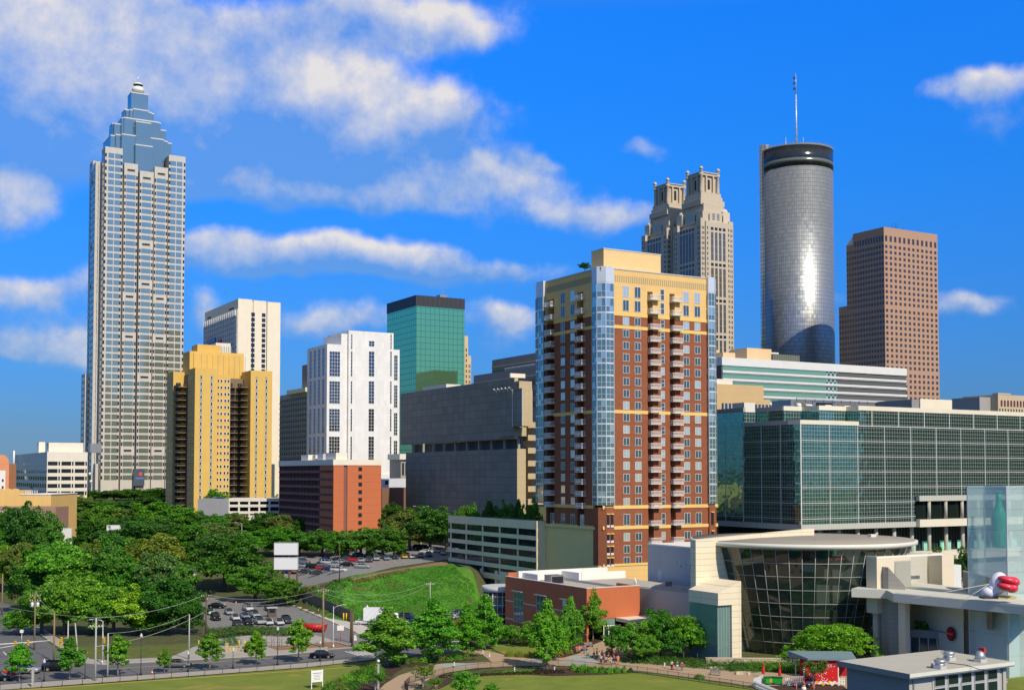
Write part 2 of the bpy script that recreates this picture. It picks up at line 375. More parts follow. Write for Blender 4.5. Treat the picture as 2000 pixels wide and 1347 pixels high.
# ================================================================ far-left skyscraper with the stepped glass crown
def stepped_skyscraper():
    b = Bld('skyscraper', 'tallest pale granite skyscraper with a stepped blue glass pyramid crown', 'skyscraper', 198, 767)
    S = 52; c = 26
    big = ('st_big', [glass_sky, granite], 0, 0, 0); small = ('st_small', [dark, granite], 0, 0, 0)
    slotst = ('st_slot', [dark, granite], 0, 0, .3)
    z3 = b.z(335, 26, -3); z2 = b.z(319, 15, -1.5); z1 = b.z(288, 5, 0); core = z3-4
    b.box('core_wall', M('bronze_recess', (.26,.24,.21), .6), 1.6, S-1.6, 1.6, S-1.6, b.z0, core)
    w = b.part('stone_wall', cream)
    bays = [(0,11,0,z1),(11.9,20.6,1.5,z2),(21.5,30.5,3,z3),(31.4,40.1,1.5,z2),(41,52,0,z1)]
    for i, (a, e, d, zt) in enumerate(bays):
        for q in (0, 1):
            if i in (0, 4):
                w.box(a, e, q*(S-11), q*(S-11)+11, b.z0, zt-.0)
            else:
                y0, y1 = (-d, 2.5) if q == 0 else (S-2.5, S+d)
                w.box(a, e, y0, y1, b.z0, zt)
                w.box(y0, y1, a, e, b.z0, zt+.02)
    for q0, q1, dd, pt in ((13,22,3.4,318),(30,43,5.0,730),(6,13,2.2,905)):
        w.box(-dd, 0, q0, q1, b.z0, b.z(pt, 0, q0))
    fh = 4.36; base = b.z(945, 5, 0)
    n = int((z1-base)/fh)
    for i in range(n):
        z = z1-5.5-fh*i
        if z < base: break
        for face in ('R', 'L'):
            for j, (a, e, d, zt) in enumerate(bays):
                if z > zt-4: continue
                m = (a+e)/2; W = e-a
                if z > zt-5.5 and j in (1,2,3): b.win(face, m, z+.2, W*.62, 1.9, slotst, -d, 'open_slot'); continue
                if j == 2 and i in (13, 19, 33): b.win(face, m, z, W*.62, 1.9, slotst, -d, 'open_slot'); continue
                if j in (1, 3) and i in (21, 27, 44): b.win(face, m, z, W*.62, 1.9, slotst, -d, 'open_slot'); continue
                if j in (0, 4):
                    sgn = -1 if j == 0 else 1
                    for k in (-2.1, 2.1): b.win(face, m+k-sgn*.5, z, 3.7, 3.15, big, -d)
                    for k in (-4.95, 4.9): b.win(face, m+k, z, 1.0, 2.3, small, -d, 'side_window')
                else:
                    b.win(face, m, z, W*.68, 3.0, big, -d)
                    for k in (-1, 1): b.win(face, m+k*(W*.43), z-.1, .95, 2.3, small, -d, 'side_window')
        if z < b.z(322, 0, 13): b.win('L', 17.5, z, 6.0, 2.7, big, -3.4)
        if z < b.z(735, 0, 30): b.win('L', 36.5, z, 9, 2.7, big, -5.0)
    # crown: boxes of blue glass in symmetric steps, each with a pale coping
    cp = M('pale_coping', (.55,.56,.54), .5)
    for k, (a, d, py) in enumerate(((5.6,5.6,184),(5,9.6,216),(9,7.2,220),(5.2,14.5,250),(12.8,11.5,237),(17.5,4.8,250),(5.5,20,286),(13.8,17,269),(20,12.2,274),(17,8.6,250))):
        zt = b.z(py, c, c-d)
        mb = MB(); mb.box(c-a, c+a, c-d, c+d, core-6, zt+.013*k)
        if a != d and k < 8: mb.box(c-d, c+d, c-a, c+a, core-6, zt+.006+.013*k)
        o = b.one('glass_crown_tier', mb, glass_blue)
        m2 = MB(); m2.box(c-a-.12, c+a+.12, c-d-.12, c+d+.12, zt+.02+.013*k, zt+.75+.013*k)
        if a != d and k < 8: m2.box(c-d-.12, c+d+.12, c-a-.12, c+a+.12, zt+.03+.013*k, zt+.78+.013*k)
        m2.build('coping', cp, o)
    zt = b.z(183, c, c)
    cap = MB(); cap.lathe([(4.0,0),(4.0,2.4),(3.2,3.6)], (c,c,zt+.6), 24); b.one('white_cap', cap, white)
    ring = MB(); ring.lathe([(2.7,0),(2.7,1.5)], (c,c,zt+4.2), 24); b.one('louvre_ring', ring, dark)
    dd = MB(); dd.lathe([(3.4,0),(3.2,.7),(1.8,1.4),(.4,1.7)], (c,c,zt+5.7), 24); b.one('white_disc', dd, white)
    ms = MB(); ms.tube([(c,c,zt+7.2),(c,c,zt+13)], [.35,.12], 6); b.one('mast', ms, pale_metal)
    sg = MB(); sg.box(19.5, 26.5, -4.9, -4.6, b.z(948,26,-3), b.z(915,26,-3)); sgo = b.one('lobby_glass', sg, M('lobby_glass', (.25,.30,.38), .1, .7))
    lg = MB(); zc = b.z(925, 24, -4)
    lg.face([(24+1.2*cos(t*pi/8), -4.95, zc+1.2*sin(t*pi/8)) for t in range(16)], 0); lg.box(21, 26, -4.97, -4.92, zc-3.4, zc-2.2, 1)
    lg.build('logo', [M('logo_red', (.6,.08,.05)), M('logo_blue', (.10,.16,.40))], sgo)
    for x, zz in ((-3.6, 925),(-2.8, 940)):
        dm = MB(); dm.sphere((x-1.2, 10, b.z(zz, 0, 10)), 1.1, sc=(1,.5,1)); b.one('satellite_dish', dm, pale_metal)
    b.done()
stepped_skyscraper()

# ================================================================ far-left group
def left_group():
    b = Bld('office_block', 'low office block with white bands and dark strip windows left of the tallest tower', 'office building', 93, 640, base=18)
    w_, l = b.wd(172), b.ln(27); zt = b.z(882)
    b.box('wall', offw, 0, w_, 0, l, b.z0, zt)
    st = ('strip', [glass_dark, white], 0, 0, 0)
    for i in range(7):
        z = zt-6.2-4.0*i
        n = 3; seg = w_/n
        for k in range(n): b.win('R', seg*(k+.42), z, seg*.72, 2.1, st, 0); b.win('R', seg*(k+.9), z, seg*.12, 2.1, st, 0)
        for k in range(16): b.win('L', l*(k+.5)/16, z, l/16*.7, 2.1, st, 0)
    for a, e, py in ((20,29,-1),(31.5,35,0),(37,41,0)): pass
    b.box('roof_house', offw, 2, 20, 8, 16, zt, zt+5.2); b.box('roof_house', offw, -0+6, 10, 22, 26, zt, zt+5.5); b.box('roof_house', offw, 6, 10, 30, 33, zt, zt+5.5)
    b.box('roof_house', offw, 6, 9.5, 70, 76, zt, zt+7); b.box('cooling_unit', metal, 24, 30, 10, 16, zt, zt+5)
    m = MB(); q = b.z(918, 0, l*.8); yy = l*.8
    m.tube([(-3,yy,q),(-3,yy,q+12)], .55, 6); m.tube([(-3,yy,q+1),(-6,yy+4,q-9)], [.5,.9], 6); m.tube([(-3,yy,q+1),(-4,yy-5,q-8)], [.5,.7], 6); b.one('bracing_mast', m, white)
    b.done()
    # orange hotel at the picture's left edge
    o = Bld('orange_hotel', 'orange and white hotel with a curved gable at the left edge', 'building', 19, 520, base=10, rot=radians(12))
    zt = o.z(905); og = M('orange_stucco', (.72,.30,.14), .85); W = 30
    o.box('wall', og, -W, 0, 0, 16, o.z0, zt)
    mb = MB(); pts = [(-6.2,zt),(-.0,zt)]+[(-3.1+3.1*cos(t*pi/10)*(1 if t<5 else 1), zt+3.9*sin(t*pi/10)) for t in range(0, 11)]
    pr = [(x, z) for x, z in pts[1:]]
    for y in (0, .8): pass
    mb.face([(x,-.05,z) for x, z in pr]); mb.face([(x,.8,z) for x, z in reversed(pr)])
    for i in range(len(pr)): a, c = pr[i], pr[(i+1) % len(pr)]; mb.face([(a[0],-.05,a[1]),(c[0],-.05,c[1]),(c[0],.8,c[1]),(a[0],.8,a[1])])
    o.one('curved_gable', mb, og)
    for k in range(4): o.box('white_panel', white, -5.0-6.5*k, -1.4-6.5*k, -.12, 0, o.z0, zt-3)
    rows(o, 'R', [-4,-2.4,-10.5,-8.9,-17,-15.4], o.z(958), zt-3.5, 3.0, .7, 1.2, ('oh', [glass_dark, white], 0, 0, 0), -.12)
    o.done()
    # yellow warehouse with the scalloped parapet
    y = Bld('yellow_warehouse', 'long yellow warehouse with scalloped parapet behind the trees at left', 'warehouse', 102, 430, base=8, rot=radians(3))
    ym = M('yellow_stucco', (.75,.49,.17), .85, streak=.05, grid=(3.2,0,(.55,.36,.12),.08)); zt = y.z(966); W = 45
    y.box('wall', ym, -W, 0, 0, 30, y.z0, zt); y.box('parapet', ym, -W, -11, .0, 12, zt, zt+1.6)
    mb = MB()
    for k in range(12):
        cx = -12.6-2.6*k; p = [(cx-1.3, zt+1.6),(cx+1.3, zt+1.6)]+[(cx+1.3*cos(t*pi/6), zt+1.6+.7*sin(t*pi/6)) for t in range(1, 6)]
        mb.face([(a,0,z) for a, z in p]); mb.face([(a,.5,z) for a, z in reversed(p)])
        for i in range(len(p)): a, c = p[i], p[(i+1) % len(p)]; mb.face([(a[0],0,a[1]),(c[0],0,c[1]),(c[0],.5,c[1]),(a[0],.5,a[1])])
    y.one('scallops', mb, ym)
    y.box('coping', white, -11, .2, -.2, 30, zt+.02, zt+.3)
    for k in range(6): y.box('vent_pipe', pale_metal, -10.5+k*.8, -10.2+k*.8, 4, 4.4, zt, zt+1.6)
    y.done()
    bb = Bld('brick_row_building', 'low brick building under the yellow warehouse', 'building', 111, 405, base=6, rot=radians(3))
    bb.box('wall', M('old_brick', (.38,.20,.14), .9, brick=(.5,.16,(.4,.3,.25))), -30, 0, 0, 14, bb.z0, bb.z(990))
    rows(bb, 'R', [-2.5-2.6*k for k in range(10)], bb.z(1010), bb.z(992), 3.0, 1.2, 1.6, ('br', [glass_dark, white], 1, 0, .12)); bb.done()
left_group()

# ================================================================ white slab hotel behind the yellow one
def white_hotel():
    b = Bld('slab_tower', 'tall cream slab tower with two dark window slits, behind the yellow tower', 'tower', 463, 690)
    w_, l = b.wd(546), b.ln(398); zt = b.z(583); wm = M('warm_white_render', (.78,.70,.54), .8, streak=.04)
    b.box('wall', wm, 0, w_*.33, 0, l, b.z0, zt); b.box('wall', wm, w_*.33+.7, w_*.66, 0, l, b.z0, zt-.3); b.box('wall', wm, w_*.66+.7, w_, 0, l, b.z0, zt-.6)
    b.box('groove', wm, w_*.32, w_*.68, 1, l-1, b.z0, zt-1)
    st = ('wh', [glass_dark, wm], 0, 0, 0)
    rows(b, 'R', [w_*.335+.35], b.z(940), b.z(603), 3.0, 2.2, 2.2, st, 0); rows(b, 'R', [w_*.60], b.z(940), b.z(603), 3.0, 2.2, 2.2, st, 0)
    pur = M('plum_glass', (.11,.10,.17), .1, .5, var=0, island=.3)
    n = 17; z1 = b.z(603)
    for k in range(n+1): b.fbox(b.part('fin', white), 'L', l*k/n+.4*(k == 0)-.2, l*k/n+.2, b.z(905), z1, 0, .8)
    rows(b, 'L', [l*(k+.5)/n for k in range(n)], b.z(905), z1, 3.0, l/n-.7, 2.3, ('whl', [pur, white], 0, 0, 0))
    b.box('roof_slot', dark, -.05, 0, l*.12, l*.26, zt-5, zt-4); b.box('roof_slot', dark, -.05, 0, l*.80, l*.92, zt-5, zt-4)
    sg = MB(); sg.box(-1.6,-.8, l*.60, l*.84, b.z(655), b.z(645)); s1 = b.one('blue_sign', sg, M('sign_blue', (.02,.16,.42), .5))
    bar = MB(); bar.box(-1.6,-.8, l*.42, l*.96, b.z(661), b.z(657)); bar.box(-1.6,-.8, l*.42, l*.5, b.z(661), b.z(652)); bar.box(-1.6,-.8,l*.93,l*.99,b.z(664), b.z(657)); bar.build('red_bar', M('sign_red', (.35,.05,.10), .5), s1)
    b.done()
    e = Bld('bay_office', 'beige roof block peeping between the yellow tower and the cream slab', 'building', 420, 640)
    w_ = b.wd(450)
    e.box('wall', offw, 0, e.wd(449), 0, 14, e.z0, e.z(669)); e.box('wall', offw, -9, 0, 4, 14, e.z0, e.z(690))
    for k in range(7): e.box('fin', concrete, .6+k*1.25, .95+k*1.25, -.25, 0, e.z0, e.z(676))
    e.done()
white_hotel()

# ================================================================ yellow tower
def yellow_tower():
    b = Bld('yellow_tower', 'mustard yellow high-rise with shaded balcony recesses and a windowless penthouse', 'apartment tower', 380, 540)
    ym = M('mustard_render', (.66,.43,.11), .85, streak=.05); yl = M('olive_trim', (.36,.33,.20), .85)
    W = b.wd; zt = b.z(718); zm = b.z(731, 8, 3)
    b.box('wall', ym, 0, W(424.5), 0, 12, b.z0, zt); x1 = W(424.5)
    x2 = W(449, 2.0); b.box('wall', ym, x1, x2, 2.0, 18, b.z0, zm)
    x3 = W(489,-2); x4 = W(531,-2); zr = b.z(723, x3, -2)
    b.box('wall', ym, x3, x4, -2, 12, b.z0, zr)
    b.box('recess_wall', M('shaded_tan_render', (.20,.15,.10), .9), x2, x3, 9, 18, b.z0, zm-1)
    xL = -b.ln(342)  # rear wing to the left
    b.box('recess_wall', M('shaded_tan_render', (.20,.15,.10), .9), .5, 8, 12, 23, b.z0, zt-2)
    b.box('wall', ym, -4.5, 6, 21, 33, b.z0, b.z(727, 0, 23)); 
    b.box('penthouse_wall', ym, W(369,14), W(475,14), 14, 26, zm-2, b.z(686, 5, 14)); b.box('penthouse_wall', ym, W(377,13.5), W(474,13.5), 13.4, 14, zm-2, b.z(690, 5, 14)); b.box('penthouse_wall', ym, W(384,16), W(430,16), 16, 26, b.z(688,5,16), b.z(672, 5, 16))
    for k in range(9): b.box('penthouse_rib', yl, W(392,13.4)+k*2.6, W(392,13.4)+k*2.6+.15, 13.25, 13.4, zm-1, b.z(692, 5, 14))
    fh = 3.02; n = 22
    st = ('yt', [glass_dark, white], 0, 0, .14)
    for i in range(n):
        z = zt-4.2-fh*i
        for px in (392, 412.5): b.win('R', W(px), z, 1.0, 1.9, st, 0)
        for px in (428.5, 442.5):
            for q in (-.75, .75): b.win('R', W(px,2)+q, z-1.2, 1.1, 1.5, st, 2.0)
        for px in (500.5, 519.5): b.win('R', W(px,-2), z-.8, 1.0, 1.9, st, -2)
        for q in (3, 6.5, 10): b.win('L', q, z, 1.1, 1.6, st, 0)
        for q in (23.5, 26.5, 29.5, 32): b.win('L', q, z, .9, 1.6, st, -4.5)
    for px, y in ((392,0),(412.5,0),(500.5,-2),(519.5,-2)): b.box('window_strip', yl, W(px,y)-.62, W(px,y)+.62, y-.03, y, b.z(985), zt-3)
    # balconies in the recesses: slabs with rails
    bal = MB(); br = M('bronze_rail', (.10,.075,.05), .6); slab = M('balcony_slab', (.30,.24,.15), .8)
    for i in range(n):
        z = zm-5.6-fh*i
        for (xa, xb, ya, yb) in ((x2, x2+(x3-x2)*.52, 4.5, 9),(x3-3.6, x3, 1, 9),(-4.3,0,12.6,21)):
            m = MB(); m.box(xa, xb, ya, yb, z, z+.22, 0); m.box(xa, xb, ya-.04, ya+.06, z+1.1, z+1.2, 1)
            k = int((xb-xa)/.5)
            for q in range(k+1): xx = xa+(xb-xa)*q/max(1, k); m.box(xx-.035, xx+.035, ya-.03, ya+.04, z+.2, z+1.1, 1)
            if xa < 0: m.box(xa, xa+.08, ya, yb, z+.2, z+1.2, 1)
            b.one('balcony', m, [slab, br])
            b.win('R', (xa+xb)/2, z+1.5, min(2.4, xb-xa-.6), 2.2, ('yb', [glass_dark, slab], 1, 0, .12), 9 if xa > 0 else 21, 'balcony_door')
    b.done()
    # low garage at its foot
    g = Bld('parking_garage', 'two-level cream parking garage at the foot of the yellow tower', 'parking garage', 448, 500, rot=radians(8))
    zt = g.z(972); w_ = g.wd(547)
    g.box('floor_slab', offw, 0, w_, 0, 18, g.z0, g.z(1006)); 
    for p0, p1 in ((973,979),(985,990),(998,1003)): g.box('parapet', offw, 0, w_, 0, 18, g.z(p1), g.z(p0))
    for k in range(6): g.box('column', offw, w_*k/5-.3 if k else 0, w_*k/5+.4, .1, .8, g.z0, zt-.5)
    g.box('back_wall', dark, .5, w_-.5, 6, 7, g.z0, zt-1.4)
    g.box('side_wall', M('blue_grey_concrete', (.26,.27,.29), .85, streak=.1), -12.5, -.05, -.8, 17, g.z0, g.z(974)); g.done()
yellow_tower()

# ================================================================ middle group
def middle_group():
    # sawtooth balcony hotel
    b = Bld('sawtooth_hotel', 'grey-green hotel of angled balconies with a flat pale roof slab', 'hotel', 603, 620)
    gg = M('grey_green_concrete', (.36,.36,.29), .85); l = b.ln(546); zt = b.z(763)
    b.box('wall', gg, 0, 14, 0, l, b.z0, zt); n = 13
    for i in range(15):
        z = zt-3.4-2.9*i
        for k in range(n):
            a = l*(k+.5)/n
            if k % 13 < 13: b.win('L', a, z, l/n*.62, 1.5, ('saw', [dark, gg], 0, 0, 0), 0, 'balcony_opening')
        b.fbox(b.part('balcony_band', gg), 'L', .5, l-.5, z-1.35, z-.85, 0, .5)
    for z_ in (757,): b.box('roof_slab', M('pale_yellow_panel', (.74,.70,.45), .8), -2.5, 8, -1.5, l*.6, b.z(768,0,l*.3), b.z(760,0,l*.3))
    b.box('penthouse', M('tan_grey_panel', (.24,.22,.19), .85, grid=(0,1.5,(.15,.14,.12),.3)), 2, 14, -4+4, l*.35, zt, b.z(709, 2, 0)); b.done()
    # white marble tower
    c = Bld('marble_tower', 'white marble tower with three tall strips of dark glass', 'tower', 680, 545)
    mm = M('white_marble', (.74,.73,.69), .7, var=.10, vs_=.15, streak=.06, grid=(1.6,3.0,(.62,.61,.58),.05), pv=.04); W = c.wd
    zt = c.z(645); x2 = W(768); x3 = W(780, 3); l = 26
    c.box('wall', mm, 0, x2, 0, l, c.z0, zt); c.box('wall', mm, x2, x3, 3, l-3, c.z0, c.z(682, x2, 3))
    xa, ya = -0.0, 0
    # left wing
    xw = W(638, -1.5); lw = 24
    c.box('wall', mm, xw, -2.9, -1.5, lw, c.z0, c.z(672, xw, 0)); c.box('wall', mm, -2.95, 0, 1.5, l-2, c.z0, zt-1.5)
    gl = M('strip_glass', (.12,.15,.18), .06, .8, var=0, island=.25, wobble=.2); fr = mm
    segs = ((686,735),(744,788),(798,842),(852,900))
    for (p0, p1) in segs:
        for px, w_, nv, off in ((725,2.8,1,0),(686,.8,0,0),(763,.8,0,0)):
            z0, z1 = c.z(p1, W(px), off), c.z(p0, W(px), off); c.win('R', W(px), (z0+z1)/2, w_, z1-z0, ('mt', [gl, white], nv, 6, .09), off, 'glass_strip')
        z0, z1 = c.z(p1, xw+4, -1.5), c.z(p0, xw+4, -1.5); c.win('R', W(653,-1.5), (z0+z1)/2, 5.2, z1-z0, ('mtl', [gl, white], 3, 6, .10), -1.5, 'glass_strip')
        z0, z1 = c.z(p1+8, x3, 3), c.z(p0+8, x3, 3); c.win('R', (x2+x3)/2+.3, (z0+z1)/2, 1.9, z1-z0, ('mtr', [gl, white], 1, 6, .10), 3, 'glass_strip')
        for k in range(4): c.win('L', lw*(k+.55)/4.4, (z0+z1)/2+1, 2.3, z1-z0+1, ('mtk', [gl, white], 1, 6, .10), xw, 'glass_strip')
    c.win('R', W(725), c.z(671, W(725)), 2.8, 2.6, ('mt', [gl, white], 1, 1, .09), 0, 'glass_strip')
    for px in (686, 763): c.win('R', W(px), c.z(667, W(px)), .8, 7, ('mts', [gl, white], 0, 3, .14), 0, 'glass_strip')
    for i in range(17): c.win('L', 4+0*i, zt-12-4.0*i, .7, .7, ('pt', [dark, mm], 0, 0, 0), -2.95, 'port_window')
    c.box('lower_wall', mm, W(744), x2-1.5, -.6, 4, c.z0, c.z(925)); c.done()
    # green glass tower
    g = Bld('green_glass_tower', 'green glass office tower with a black band round its top', 'office tower', 812, 780)
    w_, l = g.wd(907), g.ln(755); zt = g.z(576)
    tg = M('teal_curtain_wall', (.38,.66,.27), .06, .85, var=.05, grid=(3.4,3.9,(.03,.12,.12),.28), wobble=.08)
    g.box('glass_wall', tg, 0, w_, 0, l, g.z0, g.z(597)); g.box('top_band', M('black_top_band', (.035,.037,.042), .5, grid=(3.4,0,(.06,.06,.07),.3)), -.15, w_+.15, -.15, l+.15, g.z(597)+.02, zt)
    g.box('roof_unit', metal, w_*.6, w_*.75, 8, 14, zt, zt+3)
    m = MB(); m.tube([(w_*.68,10,zt+2.9),(w_*.68,10,zt+6)], .12, 5); g.one('antenna', m, metal); g.done()
    t = Bld('tan_stone_tower', 'slim stepped tan stone tower behind the green glass tower', 'tower', 900, 900)
    tn = M('tan_stone', (.60,.47,.28), .85); zt = t.z(655); w1 = t.wd(914); w2 = t.wd(920)
    t.box('wall', tn, 0, w1, 0, 16, t.z0, zt); t.box('wall', tn, w1, w2+1, 2, 16, t.z0, t.z(693))
    rows(t, 'R', [w1-1.6, w1-4], t.z(760), zt-6, 4.0, .9, 2.4, ('tt', [dark, tn], 0, 0, 0)); rows(t, 'R', [w1+1, w1+2.6], t.z(760), t.z(700), 4.0, .8, 2.4, ('tt2', [dark, tn], 0, 0, 0), 2); t.done()
    # two grey office blocks left of the brick tower
    for nm, lab, pc, pl, py, Y in (('grey_office_block','upper grey office block with a row of small lights under its roof',1075,961,684,700),('grey_office_block','lower grey office block with roof vents in front of the higher one',1068,925,712,640)):
        q = Bld(nm, lab, 'office building', pc, Y, group='grey blocks behind the windowless building'); gm = M('grey_precast', (.28,.26,.24), .85, streak=.05); l = q.ln(pl)
        zt = q.z(py); q.box('wall', gm, 0, 18, 0, l, q.z0, zt); n = 46
        for k in range(n): q.win('L', l*(k+.5)/n, zt-8.5, l/n*.55, 3.4, ('gp', [glass_dark, gm], 0, 0, 0)); q.win('L', l*(k+.5)/n, zt-14.5, l/n*.55, 3.4, ('gp', [glass_dark, gm], 0, 0, 0)); q.win('L', l*(k+.5)/n, zt-20.5, l/n*.55, 3.4, ('gp', [glass_dark, gm], 0, 0, 0))
        q.fbox(q.part('cornice', M('tan_stone', (.60,.47,.28))), 'L', 0, l, zt-5.2, zt-4.4, 0, .4)
        if py == 712:
            for k in range(24): q.box('roof_vent', metal, 1, 2.6, l*.12+k*1.6, l*.12+k*1.6+.9, zt, zt+1.9)
        else: q.box('roof_house', gm, 2, 14, -1, l*.22, zt, zt+2.2)
        q.done()
    # brick motel with white roof band
    r = Bld('brick_lodge', 'red brick block with a white roof band and a gridded shaded side', 'building', 652, 440)
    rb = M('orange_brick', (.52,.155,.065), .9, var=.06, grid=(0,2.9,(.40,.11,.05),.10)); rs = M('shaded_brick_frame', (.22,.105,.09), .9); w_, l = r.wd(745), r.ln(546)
    zt = r.z(897); zb = r.z(908); W = r.wd
    r.box('end_wall', rb, 0, W(672), 0, 14, r.z0, zb); r.box('end_wall', rb, W(672), W(679), .9, 14, r.z0, zb); r.box('end_wall', rb, W(679), w_, 0, 14, r.z0, zb)
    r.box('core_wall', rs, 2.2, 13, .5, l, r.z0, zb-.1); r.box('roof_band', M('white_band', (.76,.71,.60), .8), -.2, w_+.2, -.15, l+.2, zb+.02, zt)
    n = 15; fh = 2.85
    for i in range(9):
        z = zb-fh*(i+1)
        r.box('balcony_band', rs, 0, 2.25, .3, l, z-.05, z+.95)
        for k in range(n):
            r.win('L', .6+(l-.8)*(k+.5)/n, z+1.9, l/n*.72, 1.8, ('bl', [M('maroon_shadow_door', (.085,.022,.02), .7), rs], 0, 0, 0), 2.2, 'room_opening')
        r.win('R', W(704), z+1.45, 1.55, 1.5, ('blr', [glass_dark, rs], 0, 0, .1), 0)
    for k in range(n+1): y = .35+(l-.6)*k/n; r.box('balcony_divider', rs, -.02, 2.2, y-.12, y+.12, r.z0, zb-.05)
    r.box('roof_house', M('white_band', (.76,.71,.60), .8), 1.5, 6, 1.5, 12, zt, zt+2.6); r.box('roof_unit', pale_metal, 2, 5, 16, 22, zt, zt+2.4); r.box('roof_unit', offw, 2, 5, 24, 27, zt, zt+2.0)
    r.box('roof_unit', offw, 2, 5, 32, 40, zt, zt+2.2)
    for k in range(5): r.box('roof_vent', pale_metal, 3, 3.3, 28+k*2.1, 28.3+k*2.1, zt, zt+1.9)
    r.done()
    # little buildings between the brick block and the windowless slab
    s = Bld('grey_annex', 'small grey concrete annex above the white strip wall', 'building', 783, 530); zt = s.z(897)
    s.box('wall', concrete, 0, s.wd(800), 0, 12, s.z0, zt); s.box('roof_panel', offw, -1, s.wd(800), -1, 12, zt, zt+2.5)
    for k in range(3): s.box('opening', dark, .6+k*1.6, 1.6+k*1.6, -.05, 0, zt-7, zt-1.5)
    s.done()
    s = Bld('white_low_building', 'low white strip building over the brown brick one', 'building', 746, 500); s.box('wall', M('cool_white', (.55,.58,.62), .8), 0, s.wd(800), 0, 10, s.z0, s.z(934)); s.box('opening', dark, 1.5, 3, -.05, 0, s.z(946), s.z(938)); s.done()
    s = Bld('brown_brick_building', 'brown brick low building with three dark windows beside the windowless slab', 'building', 746, 480); bm = M('brown_brick', (.20,.11,.075), .9)
    s.box('wall', bm, 0, s.wd(800), 0, 9, s.z0, s.z(952)); rows(s, 'R', [1.6+3.0*k for k in range(4)], s.z(978), s.z(956), 4.6, 2.0, 2.6, ('bb', [glass_dark, bm], 0, 0, .15)); s.done()
middle_group()

# ================================================================ windowless grey slab
def windowless_block():
    b = Bld('windowless_block', 'massive windowless grey concrete block with a dark slot across its middle', 'building', 1010, 400)
    gm = M('dark_grey_panels', (.25,.235,.19), .85, streak=.14, var=.12, grid=(4.4,2.6,(.15,.14,.12),.16), pv=.10); tm = M('sunlit_tan_concrete', (.50,.40,.24), .85, streak=.06, grid=(3,2.6,(.40,.32,.19),.08))
    l = b.ln(793); W = b.wd; mats = [gm, tm]
    zs1, zs0 = b.z(857), b.z(876); zb = b.z(986); zt = b.z(738)
    def blk(x0, x1, y0, y1, z0, z1):
        mb = b.part('wall', mats)
        n = len(mb.f); mb.box(x0, x1, y0, y1, z0, z1, 0); mb.m[n+2] = 1; mb.m[n+3] = 1  # sun-facing sides take a lighter tan, their light put into the colour
    blk(0, W(1027), 0, l, b.z0, zs0); blk(-1, W(1012)+0, 0, l+3, zs1, zt)
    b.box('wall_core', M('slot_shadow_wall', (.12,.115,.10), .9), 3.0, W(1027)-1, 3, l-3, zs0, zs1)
    for k in range(9): b.box('slot_window', glass_dark if k % 3 == 0 else gm, 2.8, 2.95, l*(k+.1)/9, l*(k+.8)/9, zs0, zs1)
    for k in range(10): b.box('slot_column', concrete, .4, 1.2, l*k/9.6, l*k/9.6+.8, zs0, zs1)
    blk(W(1012), W(1027), 1.5, l*.5, zs1, b.z(745)); 
    blk(-1.8, W(1020), -6.5, -.05, b.z(833), b.z(760)); blk(-1.8+.2, W(1028), -.02, 9, zs1+1, zs1+4)
    blk(W(1020,-5), W(1045,-5), -3, 8, b.z(800), b.z(745)); blk(W(1030), W(1052), 4, 30, b.z0, b.z(760))
    # curved stair landings at the lit end
    for k in range(7):
        m = MB(); z = b.z(985-25*k, 8, -2); cx, cy = W(1040, 1.0), 1.0
        m.prism([(cx-2.6, cy-1.4),(cx+3.4, cy-1.4),(cx+3.4, cy+3),(cx-2.6, cy+3)], z, z+1.9); b.one('stair_landing', m, tm)
    m = MB(); m.box(-1.95, -1.75, -6.6, -6.35, b.z(833), b.z(760)); m.box(-1.95, -1.75, -.3, 0, b.z(833), b.z(760)); b.one('frame_strip', m, pale_metal)
    for k in range(5):
        m = MB(); y = 1.5+2.6*k; z = b.z(757, 0, 0); m.tube([(-1,y,z-1.6),(-1.6,y,z-.2),(-2.2,y,z)], .07, 5); m.sphere((-2.3,y,z), .34, 6, 4); b.one('flood_lamp', m, pale_metal)
    b.box('roof_sign_panel', M('cream_panel', (.78,.70,.52), .8), W(997,2), W(1026,2), 2, 3, zt+.3, b.z(728)); b.box('roof_house', offw, 1, 7, l*.62, l*.85, zt, zt+1.6)
    b.box('undercroft', dark, 2, W(1027)-1, 1, l-1, b.z0, zb); b.done()
windowless_block()
